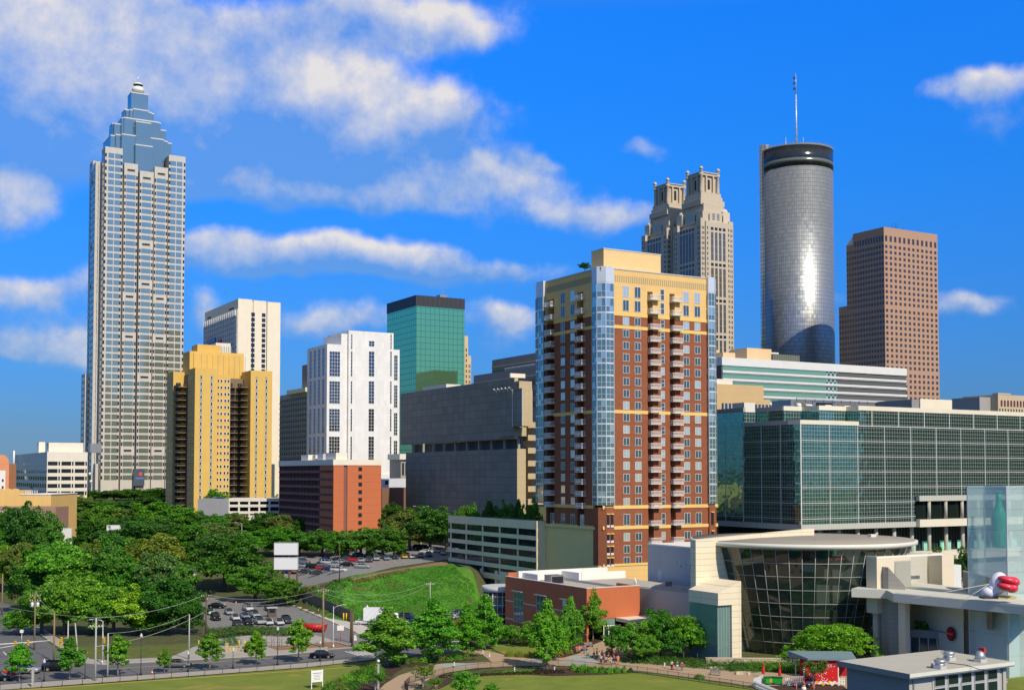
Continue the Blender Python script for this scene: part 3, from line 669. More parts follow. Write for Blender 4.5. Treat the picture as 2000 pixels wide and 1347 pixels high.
# ================================================================ brick tower with corner glass bays
def brick_tower():
    b = Bld('brick_apartment_tower', 'brick apartment tower with yellow top floors and glass corner bays', 'apartment tower', 1175, 300, base=6)
    W, Ln = b.wd, b.ln
    x0 = 3.4; x1 = W(1382); y0 = 3.2; y1 = Ln(1066)
    brick = M('red_brick', (.29,.095,.042), .9, var=.12, vs_=.5, brick=(1.2,.42,(.20,.09,.05))); yel = M('yellow_stucco_top', (.74,.49,.19), .85, streak=.04, grid=(0,1.5,(.55,.38,.15),.05)); band = M('yellow_band', (.78,.52,.16), .85)
    silver = M('silver_panel', (.66,.70,.72), .4, .3); wf = M('white_window_frame', (.72,.72,.68), .6, var=0)
    gl = M('apartment_glass', (.12,.17,.18), .05, .55, var=0, alt=((.66,.70,.62), .36), island=.40)
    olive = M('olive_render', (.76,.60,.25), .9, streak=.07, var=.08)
    zf = [81.6,78.0,74.0]+[70.8-3.065*i for i in range(15)]+[23.4,19.0,15.9,13.0]
    ztop = b.z(529, x0, 0); zy = b.z(612, x0, 0); zb4 = b.z(990, x0, 0); zb5 = b.z(1030, x0, 0); zyb = b.z(1103, x0)
    # brick body, with vertical balcony slots left open
    slotsR = [(W(1265.5), W(1276)), (W(1309), W(1319))]; slotsL = [(Ln(1140), Ln(1127.5)), (Ln(1082.5), Ln(1068.5))]
    def wallR(a, e): b.box('brick_wall', brick, a, e, 0, 2.4, zyb, zy); b.box('stucco_wall', yel, a, e, 0, 2.4, zy, ztop-.2); b.box('stucco_wall', yel, a, e, 0, 2.4, b.z0, zyb)
    def wallL(a, e): b.box('brick_wall', brick, 0, 2.4, a, e, zb5, zy); b.box('stucco_wall', yel, 0, 2.4, a, e, zy, ztop-.2)
    xs = [x0]+[v for s_ in slotsR for v in s_]+[x1]
    for a, e in zip(xs[::2], xs[1::2]): wallR(a, e)
    ys = [y0]+[v for s_ in slotsL for v in s_]+[y1]
    for a, e in zip(ys[::2], ys[1::2]): wallL(a, e)
    for a, e in slotsR: b.box('stucco_wall', yel, a, e, 0, 2.4, ztop-4.4, ztop-.2)
    for a, e in slotsL: b.box('stucco_wall', yel, 0, 2.4, a, e, ztop-4.4, ztop-.2)
    b.box('core_wall', M('tan_recess_wall', (.42,.30,.15), .9), 2.4, x1, 2.4, y1, b.z0, ztop-.6)
    b.box('parapet', yel, 0.0, x1, 0.0, y1, ztop-.2, ztop+.5); b.box('coping', M('pale_coping', (.55,.56,.54)), -.15, x1+.1, -.15, y1+.1, ztop+.5, ztop+.75)
    for i in range(44): xx = x0+.8+(x1-x0-1.4)*i/43; b.box('dentil', M('olive_trim', (.36,.33,.20)), xx, xx+.28, -.07, 0, ztop-2.6, ztop-1.0)
    for i in range(44): yy = y0+.8+(y1-y0-1.4)*i/43; b.box('dentil', M('olive_trim', (.36,.33,.20)), -.07, 0, yy, yy+.28, ztop-2.6, ztop-1.0)
    ztabR = [zy, b.z(637,x0), b.z(803,x0), zb4, zb5]
    for z in ztabR:
        for a, e in zip(xs[::2], xs[1::2]): b.box('band_course', band, a+(0 if a > x0 else -3.2 if z in (zb4, zb5) else 0), e+(3.2 if e == x1 and z in (zb4, zb5) else 0), -.14, 0, z-.45, z+.4)
        for a, e in zip(ys[::2], ys[1::2]): b.box('band_course', band, -.14, 0, a, e, z-.45, z+.4)
    b.box('band_course', band, x0-3.2, x1+3.2, -.16, .0, zyb-.3, zyb+.3)
    st = ('ap', [gl, wf], 1, 0, .09); st2 = ('apt', [gl, wf], 1, 1, .09); st3 = ('apn', [gl, wf], 0, 1, .09)
    for i, z in enumerate(zf):
        tall = i < 2 or i == 18; h = 2.9 if tall else 2.05
        for px in (1223, 1246, 1341, 1363): b.win('R', W(px), z, 1.95, h, st)
        b.win('R', W(1294.5), z, 1.25, h, st3)
        if i <= 18:
            for px in (1100, 1119): b.win('L', Ln(px), z-(.3 if i == 18 else 0), 1.95, h, st)
            if i == 18:
                for px in (1079, 1137): b.win('L', Ln(px), z-.3, 1.8, h, st)
    # balconies
    rail = M('white_rail', (.72,.70,.64), .5, var=0); slab = M('balcony_concrete', (.66,.62,.54), .8)
    def balcony(face, a, w_, z):
        m = MB(); d = 1.35
        def bx(s0, s1, d0, d1, z0, z1, mi): b.fbox(m, face, s0, s1, z0, z1, d0, d1, 0, mi)
        bx(a, a+w_, -.2, d, z-.25, z, 0)
        o = b.one('balcony', m, slab); m = MB()
        for zz in (z+.12, z+1.0): bx(a, a+w_, d-.07, d, zz, zz+.12, 0); bx(a, a+.07, 0, d-.07, zz, zz+.12, 0); bx(a+w_-.07, a+w_, 0, d-.07, zz, zz+.12, 0)
        n = 13
        for k in range(n+1): s_ = a+(w_-.06)*k/n; bx(s_, s_+.085, d-.06, d-.01, z+.2, z+1.0, 0)
        for k in range(1, 6): q = d*k/6; bx(a, a+.05, q, q+.05, z+.2, z+1.0, 0); bx(a+w_-.05, a+w_, q, q+.05, z+.2, z+1.0, 0)
        m.build('railing', rail, o)
    for i, z in enumerate(zf[:20]):
        for q, (a, e) in enumerate(slotsR):
            balcony('R', a, 3.4, z-1.45); b.win('R', (a+e)/2, z-.1, e-a-.2, 2.5, ('bd', [gl, wf], 1, 0, .14), 2.4, 'balcony_door')
            b.box('floor_edge', slab, a, e, .05, 2.4, z-1.7, z-1.46)
        if i < 18:
            for q, (a, e) in enumerate(slotsL):
                balcony('L', a-.3 if q else a-1.1, 3.4, z-1.45); b.win('L', (a+e)/2, z-.1, abs(e-a)-.2, 2.5, ('bdl', [gl, wf], 0, 0, .14), 2.4, 'balcony_door')
                b.box('floor_edge', slab, .05, 2.4, a, e, z-1.7, z-1.46)
    # glass corner bays
    def bay(poly, nface, lab):
        """poly: open chain of plan points seen from outside (left to right)"""
        top = ztop+.9; zc = ztop-3.0
        full = poly+[(poly[-1][0]+(.0), 3.2 if poly is not None else 0)]
        cp = MB(); cpoly = list(poly)
        cen = Vector((sum(p[0] for p in poly)/len(poly)+.6, sum(p[1] for p in poly)/len(poly)+.8))
        def ext(pl, k):
            r = []
            for p in pl: d = Vector(p)-cen; r.append(tuple(cen+d*(1+k/d.length)))
            return r
        def wallring(mb, pl, z0, z1, mi=0):
            for p, q in zip(pl, pl[1:]): mb.face([(p[0],p[1],z0),(q[0],q[1],z0),(q[0],q[1],z1),(p[0],p[1],z1)], mi)
        cap = MB(); closed = ext(poly, .12); cap.prism(closed, zc, top); b.one('bay_cap', cap, silver)
        gp = M('bay_glass', (.24,.35,.31), .05, .7, var=0, alt=((.55,.68,.62), .25), island=.25, wobble=.3)
        levels = [zc]+[(zf[i]+zf[i+1])/2 for i in range(17)]+[zb4+.5]
        for i in range(18):
            z1, z0 = levels[i], levels[i+1]; m = MB()
            for p, q in zip(poly, poly[1:]):
                P0, P1 = Vector(p), Vector(q); L = (P1-P0).length; n = max(1, round(L/1.15))
                for k in range(n):
                    a, c = P0.lerp(P1, k/n), P0.lerp(P1, (k+1)/n)
                    for (u, v) in ((z0, z0+(z1-z0)*.36),(z0+(z1-z0)*.36, z1)): m.face([(a.x,a.y,u),(c.x,c.y,u),(c.x,c.y,v),(a.x,a.y,v)], 0)
            o = b.one('bay_window', m, gp); f = MB(); e1 = ext(poly, .07)
            for p, q in zip(e1, e1[1:]):
                P0, P1 = Vector(p), Vector(q); L = (P1-P0).length; n = max(1, round(L/1.15)); dv = (P1-P0).normalized()
                for (u, v) in ((z1-.42, z1),(z0+(z1-z0)*.36-.05, z0+(z1-z0)*.36+.05)): f.face([(P0.x,P0.y,u),(P1.x,P1.y,u),(P1.x,P1.y,v),(P0.x,P0.y,v)])
                for k in range(n+1):
                    c = P0.lerp(P1, k/n); t = .11 if k in (0, n) else .05; a, e = c-dv*t, c+dv*t
                    f.face([(a.x,a.y,z0),(e.x,e.y,z0),(e.x,e.y,z1-.42),(a.x,a.y,z1-.42)])
            f.build('mullion', silver, o)
    bay([(-.6,y0),(-.6,1.0),(1.0,-.6),(x0,-.6),(x0,0)], 3, '')
    xe = W(1402); bay([(x1,0),(x1,-.7),(x1+2.0,-.7),(xe+.3,.9),(xe+.3,4)], 3, '')
    ye = Ln(1049); bay([(2,ye+.4),(-.1,ye+.4),(-.8,ye-1.2),(-.8,y1),(0,y1)], 3, '')
    # brick corners under the bays, with dark loggias
    for nm, poly in (('a', [(-.45,y0),(-.45,1.0),(1.0,-.45),(x0,-.45),(x0,3.2)]), ('b', [(x1,3),(x1,-.5),(x1+2,-.5),(xe+.2,1),(xe+.2,3)])):
        m = MB(); cpl = [(p[0],p[1]) for p in poly]
        m.prism(cpl if nm == 'b' else cpl[:]+[], zyb if nm == 'a' else b.z0, zb4-.05); b.one('brick_corner', m, brick)
    m = MB(); m.prism([(-.5,y0),(-.5,1.0),(1.0,-.5),(x0,-.5),(x0,3.2)], b.z0, zyb-.02); b.one('stucco_corner', m, yel)
    for z in zf[18:]:
        h = 3.2 if z > 22 else 2.1
        for cx in (1.55, 2.75):
            b.win('R', cx, z-.2, .85, h, ('log', [dark, wf], 0, 0, 0), -.45, 'loggia_opening'); b.box('lintel', band, cx-.5, cx+.5, -.75, -.45, z-.2+h/2, z+.05+h/2)
            b.box('loggia_rail', rail, cx-.42, cx+.42, -.62, -.52, z-.2-h/2, z+.35-h/2)
        b.win('R', x1+1.0, z-.2, .9, h, ('log', [dark, wf], 0, 0, 0), -.5, 'loggia_opening'); b.box('lintel', band, x1+.5, x1+1.5, -.8, -.5, z-.2+h/2, z+.05+h/2)
    # olive podium wall on the shaded side
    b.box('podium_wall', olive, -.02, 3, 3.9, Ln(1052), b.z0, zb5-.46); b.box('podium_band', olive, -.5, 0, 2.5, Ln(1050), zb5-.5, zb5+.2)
    b.box('brick_wall', brick, -.02, 3, y0, 3.9, zyb, zb5)
    # penthouse
    px0 = W(1180, 5); b.box('penthouse_wall', M('penthouse_panel', (.74,.52,.24), .85, grid=(0,1.6,(.6,.42,.2),.05)), px0, W(1292,5), 5, 5+b.ln(1156, px0)-5, ztop+.5, b.z(486, px0, 5))
    b.box('penthouse_coping', M('pale_coping', (.55,.56,.54)), px0-.1, W(1292,5)+.1, 4.9, b.ln(1156,px0)+.1, b.z(486,px0,5)+.01, b.z(486,px0,5)+.25)
    b.done()
    q = Vector((b.X, b.Y, 0))+Matrix.Rotation(GA, 3, 'Z') @ Vector((2.0, 7.0, 0)); return q.x, q.y, ztop+.75
ROOF_TREE = brick_tower()

# ================================================================ parking deck left of the brick tower
def parking_deck():
    b = Bld('parking_deck', 'beige multi-storey parking deck with long dark openings, left of the brick tower', 'parking deck', 1048, 322, base=-1)
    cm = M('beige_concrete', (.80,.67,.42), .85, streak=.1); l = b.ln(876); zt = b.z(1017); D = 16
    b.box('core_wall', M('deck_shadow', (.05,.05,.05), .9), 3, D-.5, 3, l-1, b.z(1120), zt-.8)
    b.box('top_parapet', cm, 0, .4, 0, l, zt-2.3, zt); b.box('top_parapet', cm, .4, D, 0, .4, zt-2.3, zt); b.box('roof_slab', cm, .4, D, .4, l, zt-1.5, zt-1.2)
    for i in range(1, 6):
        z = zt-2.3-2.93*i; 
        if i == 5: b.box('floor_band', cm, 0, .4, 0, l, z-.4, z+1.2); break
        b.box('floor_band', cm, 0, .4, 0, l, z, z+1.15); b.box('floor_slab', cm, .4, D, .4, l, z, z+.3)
    n = 6
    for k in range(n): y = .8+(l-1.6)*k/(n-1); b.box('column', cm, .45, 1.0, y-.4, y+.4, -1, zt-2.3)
    for i in range(5):
        for k in range(18): b.win('L', 1.2+(l-2)*(k+.5)/18, zt-2.3-2.93*i-.85, (l-2)/18-.12, 1.6, ('dk', [glass_dark, metal], 0, 0, 0), .62, 'opening')
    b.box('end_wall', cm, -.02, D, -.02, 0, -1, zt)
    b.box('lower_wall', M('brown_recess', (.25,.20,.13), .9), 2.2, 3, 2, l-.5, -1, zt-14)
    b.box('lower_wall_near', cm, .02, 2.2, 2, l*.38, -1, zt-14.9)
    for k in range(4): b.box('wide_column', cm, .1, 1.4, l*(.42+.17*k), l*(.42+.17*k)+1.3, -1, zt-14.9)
    b.done()
parking_deck()

# ================================================================ dark green glass exhibition building
def exhibition_hall():
    b = Bld('glass_exhibition_hall', 'broad dark green glass building with a white mullion grid, right of the brick tower', 'office building', 1563, 312, base=-1)
    W = b.wd; l = b.ln(1404)+4; X1 = W(2090); cw = M('green_black_curtain_wall', (.15,.35,.29), .04, .88, var=.05, grid=(1.0,1.03,(.42,.43,.40),.065), pv=.12, wobble=.45)
    z1 = b.z(828); zu = b.z(801, W(1677)); zbm = b.z(1024); cop = M('cream_coping', (.72,.67,.53), .7)
    xa, xb = W(1677), 0
    b.box('curtain_wall', cw, 0, X1, 0, l, zbm, z1)
    b.box('upper_curtain_wall', cw, xa, X1, 0.0, l, z1+.02, zu); b.box('upper_curtain_wall', cw, W(1600, 4.5), xa-.02, 4.5, l, z1+.02, zu); b.box('upper_curtain_wall', cw, 4.5, W(1600,4.5)-.02, 11, l, z1+.02, zu)
    b.box('upper_curtain_wall', cw, 0, 4.48, l*.60, l, z1+.03, zu)
    for (a, e, y_) in ((xa-.1, X1, -.1),(W(1600,4.5)-.1, xa-.1, 4.4),(4.4, W(1600,4.5)-.1, 10.9)): b.box('coping', cop, a, e, y_, y_+.7, zu+.02, zu+1.25)
    b.box('coping', cop, xa-.1, xa+.3, .62, 4.38, zu+.03, zu+1.24); b.box('coping', cop, W(1600,4.5)-.1, W(1600,4.5)+.3, 5.12, 10.88, zu+.03, zu+1.24)
    gc = M('grey_coping', (.36,.36,.33), .8)
    b.box('coping', cop, -.15, xa-.02, -.15, 4.4, z1+.03, z1+1.15); b.box('coping', gc, -.16, 4.3, 4.41, l*.6-.05, z1+.03, z1+1.14); b.box('coping', gc, 4.4, 5, 11.7, l*.6, zu+.03, zu+1.2); b.box('coping', gc, -.16, .6, l*.6, l, zu+.03, zu+1.2)
    # heavy mullions
    k = 0; x = 0
    mg = b.part('mullion_grid', M('white_mullion', (.66,.67,.62), .6, var=0))
    while x < X1: mg.box(x-.08, x+.08, -.14, 0, zbm, z1); x += 10.3
    x = xa+5
    while x < X1: mg.box(x-.1, x+.1, -.12, 0, z1, zu); x += 10.3
    z = z1-4.2
    while z > zbm+1: mg.box(0, X1, -.13, 0, z-.07, z+.07); mg.box(-.13, 0, 0, l, z-.06, z+.06); z -= 4.12
    mg.box(xa, X1, -.13, 0, z1-.1, z1+.1)
    mg.box(-.16, .16, -.17, -.01, zbm, z1)
    y = 7.5
    while y < l: mg.box(-.12, 0, y-.06, y+.06, zbm, z1); y += 7.5
    pan = M('pale_panel_band', (.48,.48,.42), .8, grid=(1.0,0,(.36,.36,.32),.1))
    b.box('soffit_band', pan, -.3, X1, -.3, l, zbm-1.5, zbm-.01)
    # terraces and columns under the big box; wing to the right cut higher
    xw = W(1785); zt2 = b.z(978, xw); cc = M('column_concrete', (.42,.40,.33), .85)
    b.box('under_wall', M('terrace_glass', (.03,.05,.045), .08, .5, var=.2, grid=(1.2,0,(.10,.09,.07),.14)), 3, X1, 4, l, b.z0, zbm-1.5)
    gpan = M('mint_glass', (.30,.70,.55), .2, 0, grid=(1.1,0,(.10,.2,.16),.12))
    for k in range(14): b.box('mint_pane', gpan, 6+7.3*k, 6+7.3*k+(4.6 if k % 2 else 3.0), 3.85, 3.98, b.z(1084,30), b.z(1062,30))
    for k in range(15): b.one('column', MB().lathe([(.55, b.z(1092,40)),(.55, zbm-1.5)], (8+7.0*k, 1.6, 0), 12), cc)
    b.box('terrace_band', cop, 12, X1, -3.0, 3, b.z(1094,40), b.z(1078,40)); b.box('terrace_soffit', concrete, 4, X1, -1.2, 2.9, -1, b.z(1104,40))
    # recessed double-height loggia at right
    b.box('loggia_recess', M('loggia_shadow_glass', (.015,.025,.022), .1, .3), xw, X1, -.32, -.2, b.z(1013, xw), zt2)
    b.box('loggia_band', pan, xw, X1, -1.6, -.32, zt2, zt2+1.5); b.box('loggia_band', cop, xw, X1, -1.6, -.32, b.z(1020,xw)-1.2, b.z(1014, xw))
    for k in range(7): b.one('column', MB().lathe([(.5, b.z(1014,xw)),(.5, zt2)], (xw+4.5+6.8*k, -.95, 0), 12), cc)
    # rooftop machines
    fr = M('louvre_brown', (.14,.12,.09), .7, grid=(.55,.5,(.22,.19,.14),.12)); X = W
    for k in range(5):
        x_ = W(1545, 26)+k*8.6; b.box('cooling_tower', metal, x_, x_+8.4, 26, 34, zu+.1, zu+4.3); b.box('cooling_louvre', fr if k in (0,2,3) else dark, x_+1.2, x_+7.9, 25.9, 26, zu+.4, zu+3.8)
    b.box('pipe_rail', pale_metal, W(1545,26)+2, W(1545,26)+43, 25.5, 25.9, zu+4.6, zu+4.9)
    for k in range(12): b.box('pipe_rail', pale_metal, W(1545,26)+2+3.6*k, W(1545,26)+2.3+3.6*k, 25.5, 25.9, zu+4.3, zu+4.6)
    for k in range(5):
        x_ = W(1588,18)+7.6*k; m = MB(); m.tube([(x_-3,18,zu+2.2),(x_-.6,18,zu+2.2),(x_,18,zu+1.6),(x_,18,zu)], .33, 8); b.one('white_duct', m, white)
    m = MB(); m.lathe([(.7,0),(.8,1.0),(.5,1.4)], (W(1560,14), 14, zu+1.0), 10); b.one('roof_vent', m, white)
    m = MB(); m.box(W(1692,15), W(1706,15), 15, 16, zu+1.2, zu+2.2, 0); m.box(W(1706,15)+.1, W(1737,15), 15, 16, zu+1.0, zu+1.9, 1); b.one('tarpaulin', m, [M('tarp_red', (.6,.03,.03)), M('tarp_blue', (.02,.05,.5))])
    b.box('roof_house', M('cream_panel', (.78,.70,.52)), W(1798,12), W(1860,12), 12, 24, zu, zu+5.0)
    m = MB(); xq = W(1772, 14); m.box(xq, W(1797,12), 12.2, 26, zu, zu+4.7); b.one('louvred_house', m, M('grey_louvre', (.30,.31,.30), .8, grid=(0,.5,(.2,.2,.2),.2)))
    b.box('roof_house', offw, W(1430,0)*0+4, 8, l*.72, l*.86, zu, zu+3); 
    b.done()
exhibition_hall()

# ================================================================ banded glass building, parking block, gothic block
def right_mid_group():
    b = Bld('banded_glass_building', 'long low building of teal glass and white horizontal bands', 'office building', 1412, 440)
    W = b.wd; X1 = W(1772); zt = b.z(697); l = b.ln(1404)+10; tg = M('teal_band_glass', (.48,.66,.36), .08, .75, var=.08, wobble=.05)
    b.box('core_wall', tg, 0.3, X1*.54, .3, 30, b.z0, zt-3); lv = M('grey_louvre_wall', (.115,.12,.12), .8, grid=(0,.45,(.07,.075,.075),.15))
    b.box('louvre_wall', lv, X1*.60, X1, .3, 30, b.z0, zt-3); b.box('louvre_wall', lv, -.2, .28, .4, 25, b.z0, zt-3)
    ck = bpy.data.materials.new('checker_panel'); ck.use_nodes = True; t = NT(ck.node_tree); ch = t.N('ShaderNodeTexChecker', i_Scale=1.0); tx = t.N('ShaderNodeTexCoord'); mp = t.N('ShaderNodeMapping'); mp.inputs['Scale'].default_value = (.9,.9,.9)
    t.L(tx.outputs['Object'], mp.inputs[0]); t.L(mp.outputs[0], ch.inputs[0]); ch.inputs[1].default_value = (.25,.45,.45,1); ch.inputs[2].default_value = (.05,.06,.07,1); t.L(ch.outputs[0], t.n['Principled BSDF'].inputs['Base Color'])
    b.box('checker_wall', ck, X1*.54, X1*.60, .28, 30, b.z0, zt-3)
    cp = M('white_spandrel', (.70,.70,.66), .6); b.box('roof_band', cp, -.3, X1+.1, -.1, 30, zt-3, zt)
    for i in range(8):
        z = zt-3-1.9-2.95*i; b.box('spandrel', cp, 0, X1, -.15, .3, z-.75, z); b.box('grey_strip', M('grey_spandrel', (.30,.31,.30), .7), 0, X1, 0, .3, z-1.15, z-.76)  # white spandrel with a grey strip below it
    pk = M('peach_panel', (.66,.47,.26), .85)
    b.box('roof_house', pk, W(1413,6), W(1437,6), 6, 14, zt, zt+2.6); b.box('roof_house', pk, W(1460,8), W(1508,8), 8, 18, zt, zt+5.2); b.box('roof_house', pk, W(1413,8), W(1426,8), 14.2, 20, zt, zt+4.4)
    b.box('roof_house', white, W(1508,12), W(1522,12), 12, 18, zt, zt+4.6)
    b.box('cooling_units', M('dark_green_units', (.08,.09,.07), .7, grid=(1.2,.8,(.16,.17,.13),.2)), W(1511,7), W(1563,7), 7, 10, zt, zt+3.4)
    b.done()
    p = Bld('tan_parking_block', 'tan windowless block stepping down beside the brick tower', 'building', 1395, 395)
    tn = M('tan_render', (.58,.41,.20), .85, grid=(0,2.2,(.48,.34,.17),.07)); W = p.wd
    p.box('wall', tn, 0, W(1492), 0, 12, p.z0, p.z(749)); p.box('wall', tn, W(1492)+.02, W(1505), 0.02, 12, p.z0, p.z(776)); p.box('roof_house', offw, 0, W(1439), 2, 8, p.z(749), p.z(738)); p.box('white_unit', white, W(1506), W(1520), 1, 4, p.z0, p.z(781))
    p.box('striped_screen', M('diagonal_screen', (.05,.06,.09), .7, grid=(1.6,0,(.5,.52,.55),.4)), W(1396), W(1500), -4, -3.6, p.z0, p.z(788)); p.done()
    g = Bld('gothic_block', 'beige old office block with arched top windows at the right edge', 'building', 1950, 560)
    gm = M('beige_terracotta', (.52,.42,.28), .85, var=.15, vs_=.6); W = g.wd; X1 = W(2060)
    g.box('wall', gm, 0, X1, 0, 20, g.z0, g.z(770)); g.box('side_wall', M('grey_render', (.34,.33,.31)), W(1914,4), -.02, 4, 20, g.z0, g.z(775)); g.box('parapet', gm, 0, 9, -.1, 3, g.z(770), g.z(767))
    for k in range(10):
        m = MB(); cx = 2.5+2.3*k; z0, z1 = g.z(793), g.z(783); pts = [(cx-.65,z0),(cx+.65,z0)]+[(cx+.65*cos(t*pi/6), z1+.65*sin(t*pi/6)) for t in range(7)]
        m.face([(x,-.06,z) for x, z in pts]); g.one('arched_window', m, M('wine_glass', (.12,.04,.035), .4))
    rows(g, 'R', [1.2+2.0*k for k in range(12)], g.z(806), g.z(795), 2.6, .8, 1.5, ('gb', [glass_dark, gm], 0, 0, 0)); g.done()
right_mid_group()

# ================================================================ twin-crowned stone tower
def twin_crown_tower():
    b = Bld('twin_crown_tower', 'beige stone tower with two colonnaded crowns rising behind the brick tower', 'skyscraper', 1373, 880)
    sm = M('beige_stone', (.52,.45,.34), .85, streak=.04); W = b.wd; w_ = W(1437); l = b.ln(1253); st = ('tc', [glass_dark, sm], 0, 0, 0)
    gs = ('tcs', [M('slate_glass', (.08,.10,.13), .1, .5, var=0, island=.2), sm], 1, 3, .14); zt = b.z(430)
    def half(y0, y1, dz, tag_):
        z = zt+dz
        b.box('wall', sm, 0, w_, y0+5, y1-5, b.z0, z-4); b.box('wall', sm, 4, w_-4, y0, y1, b.z0, z+.02)
        b.box('corner_pier', sm, 0.02, 4.3, y0+1.2, y0+6.5, b.z0, z+2); b.box('corner_pier', sm, w_-4.3, w_-.02, y0+1.2, y0+6.5, b.z0, z+2); b.box('corner_pier', sm, .02, 5, y1-6, y1-1, b.z0, z+1)
        b.box('shoulder', sm, 3, w_-3, y0+2.5, y1-2.5, z, z+8); b.box('shoulder', sm, 6, w_-6, y0+5, y1-5, z+8, z+15); 
        cx, cy = w_/2, (y0+y1)/2; h = 9.2
        # stepped pyramid base under the crown
        for k, (a, zz) in enumerate(((11.5, 18),(10.4, 21),(9.6, 24))): b.box('stepped_base', sm, cx-a, cx+a, cy-a, cy+a, z+14+k*.01, z+zz)
        zc = z+24; hh = 15.5
        m = MB(); m.box(cx-7, cx+7, cy-7, cy+7, zc, zc+hh-2.4); b.one('crown_core', m, sm)
        for face in ('R', 'L'):
            m = MB(); o_ = cy-7 if face == 'R' else cx-7; a = cx if face == 'R' else cy
            b.fbox(m, face, a-1.1, a+1.1, zc+3, zc+10.5, 0, .08, o_); b.one('crown_opening', m, dark)
        for sx in (-1, 1):
            for sy in (-1, 1): b.one('crown_column', MB().lathe([(1.5,0),(1.35,1),(1.2,hh-3),(1.7,hh-2.4),(1.7,hh-1)], (cx+sx*h*.86, cy+sy*h*.86, zc), 10), sm)
        for q in (-3.4, 3.4):
            b.one('crown_pilaster', MB().box(cx+q-.6, cx+q+.6, cy-8.6, cy-7, zc, zc+hh-2.4), sm); b.one('crown_pilaster', MB().box(cx-8.6, cx-7, cy+q-.6, cy+q+.6, zc, zc+hh-2.4), sm)
        m = MB(); m.box(cx-8.4, cx+8.4, cy-8.4, cy+8.4, zc+hh-2.4, zc+hh-.6); m.box(cx-9, cx+9, cy-9, cy+9, zc+hh-.6, zc+hh+.1); b.one('crown_cornice', m, sm)
        for sx in (-1, 1):
            for sy in (-1, 1): m = MB(); m.lathe([(1.1,0),(.8,.9),(.8,1.2)], (cx+sx*8.2, cy+sy*8.2, zc+hh+.1), 8); m.sphere((cx+sx*8.2, cy+sy*8.2, zc+hh+2.6), 1.55, 10, 7); b.one('stone_ball', m, sm)
        # domes on the shoulders
        for sx, sy in ((1,-1),(-1,1),(1,1)):
            m = MB(); px_, py_ = cx+sx*(w_/2-5.5), cy+sy*((y1-y0)/2-5.5); m.box(px_-3.2, px_+3.2, py_-3.2, py_+3.2, z, z+9); m.sphere((px_, py_, z+9), 3.2, 12, 8); b.one('shoulder_dome', m, M('pale_dome', (.60,.53,.40)))
        # gable with paired arched windows
        for face, a, off in (('R', cx, y0+2.5), ('L', cy, 3)):
            for q in (-2.2, 2.2): b.win(face, a+q, z+4.5, 2.6, 5.2, ('tca', [glass_blue, sm], 1, 2, .2), off, 'arched_window')
            for q in (-6.6, 6.6): b.win(face, a+q, z+3.6, 1.0, 5, ('tcb', [dark, sm], 0, 0, 0), off, 'slit_window')
        fh = 3.85; n = 30
        for i in range(n):
            zz = z-5-fh*i
            for x_ in (1.4, 2.9, w_-2.9, w_-1.4): b.win('R', x_, zz, .75, 2.1, st, y0+1.2)
            for y_ in (y0+5.7-2.8, y0+5.7-1.3, y1-4.6, y1-2.6): b.win('L', y_, zz, .75, 2.1, st, .02)
            if i % 7 == 0:
                for k in range(4): b.win('R', 8+(w_-16)*(k+.5)/4, zz-.2, 2.6, 2.2, st, y0)
            for x_ in (5.6, w_-5.6): b.win('R', x_, zz, .9, 2.1, st, y0)
        for s_ in range(5):
            zz = z-5-fh*(1+7*s_*1.0)-fh*2.5
            for k in range(4): b.win('R', 8+(w_-16)*(k+.5)/4, zz, 2.5, fh*5.6, gs, y0, 'window_strip')
            for k in range(5): b.win('L', y0+8.5+(y1-y0-17)*(k+.5)/5, zz, 2.5, fh*5.6, gs, 0, 'window_strip')
        for i in range(0, n, 7):
            for k in range(5): b.win('L', y0+8.5+(y1-y0-17)*(k+.5)/5, z-5-fh*i-.2, 2.4, 2.2, st, 0)
    half(0, l*.46, 0, 'near'); half(l*.54, l, -0.0, 'far'); b.box('link_wall', sm, 5, w_-5, l*.46, l*.54, b.z0, zt-6)
    fh = 3.85
    for i in range(26): b.win('L', l*.485, zt-12-fh*i, .8, 2.1, st, 5); b.win('L', l*.52, zt-12-fh*i, .8, 2.1, st, 5)
    b.done()
twin_crown_tower()

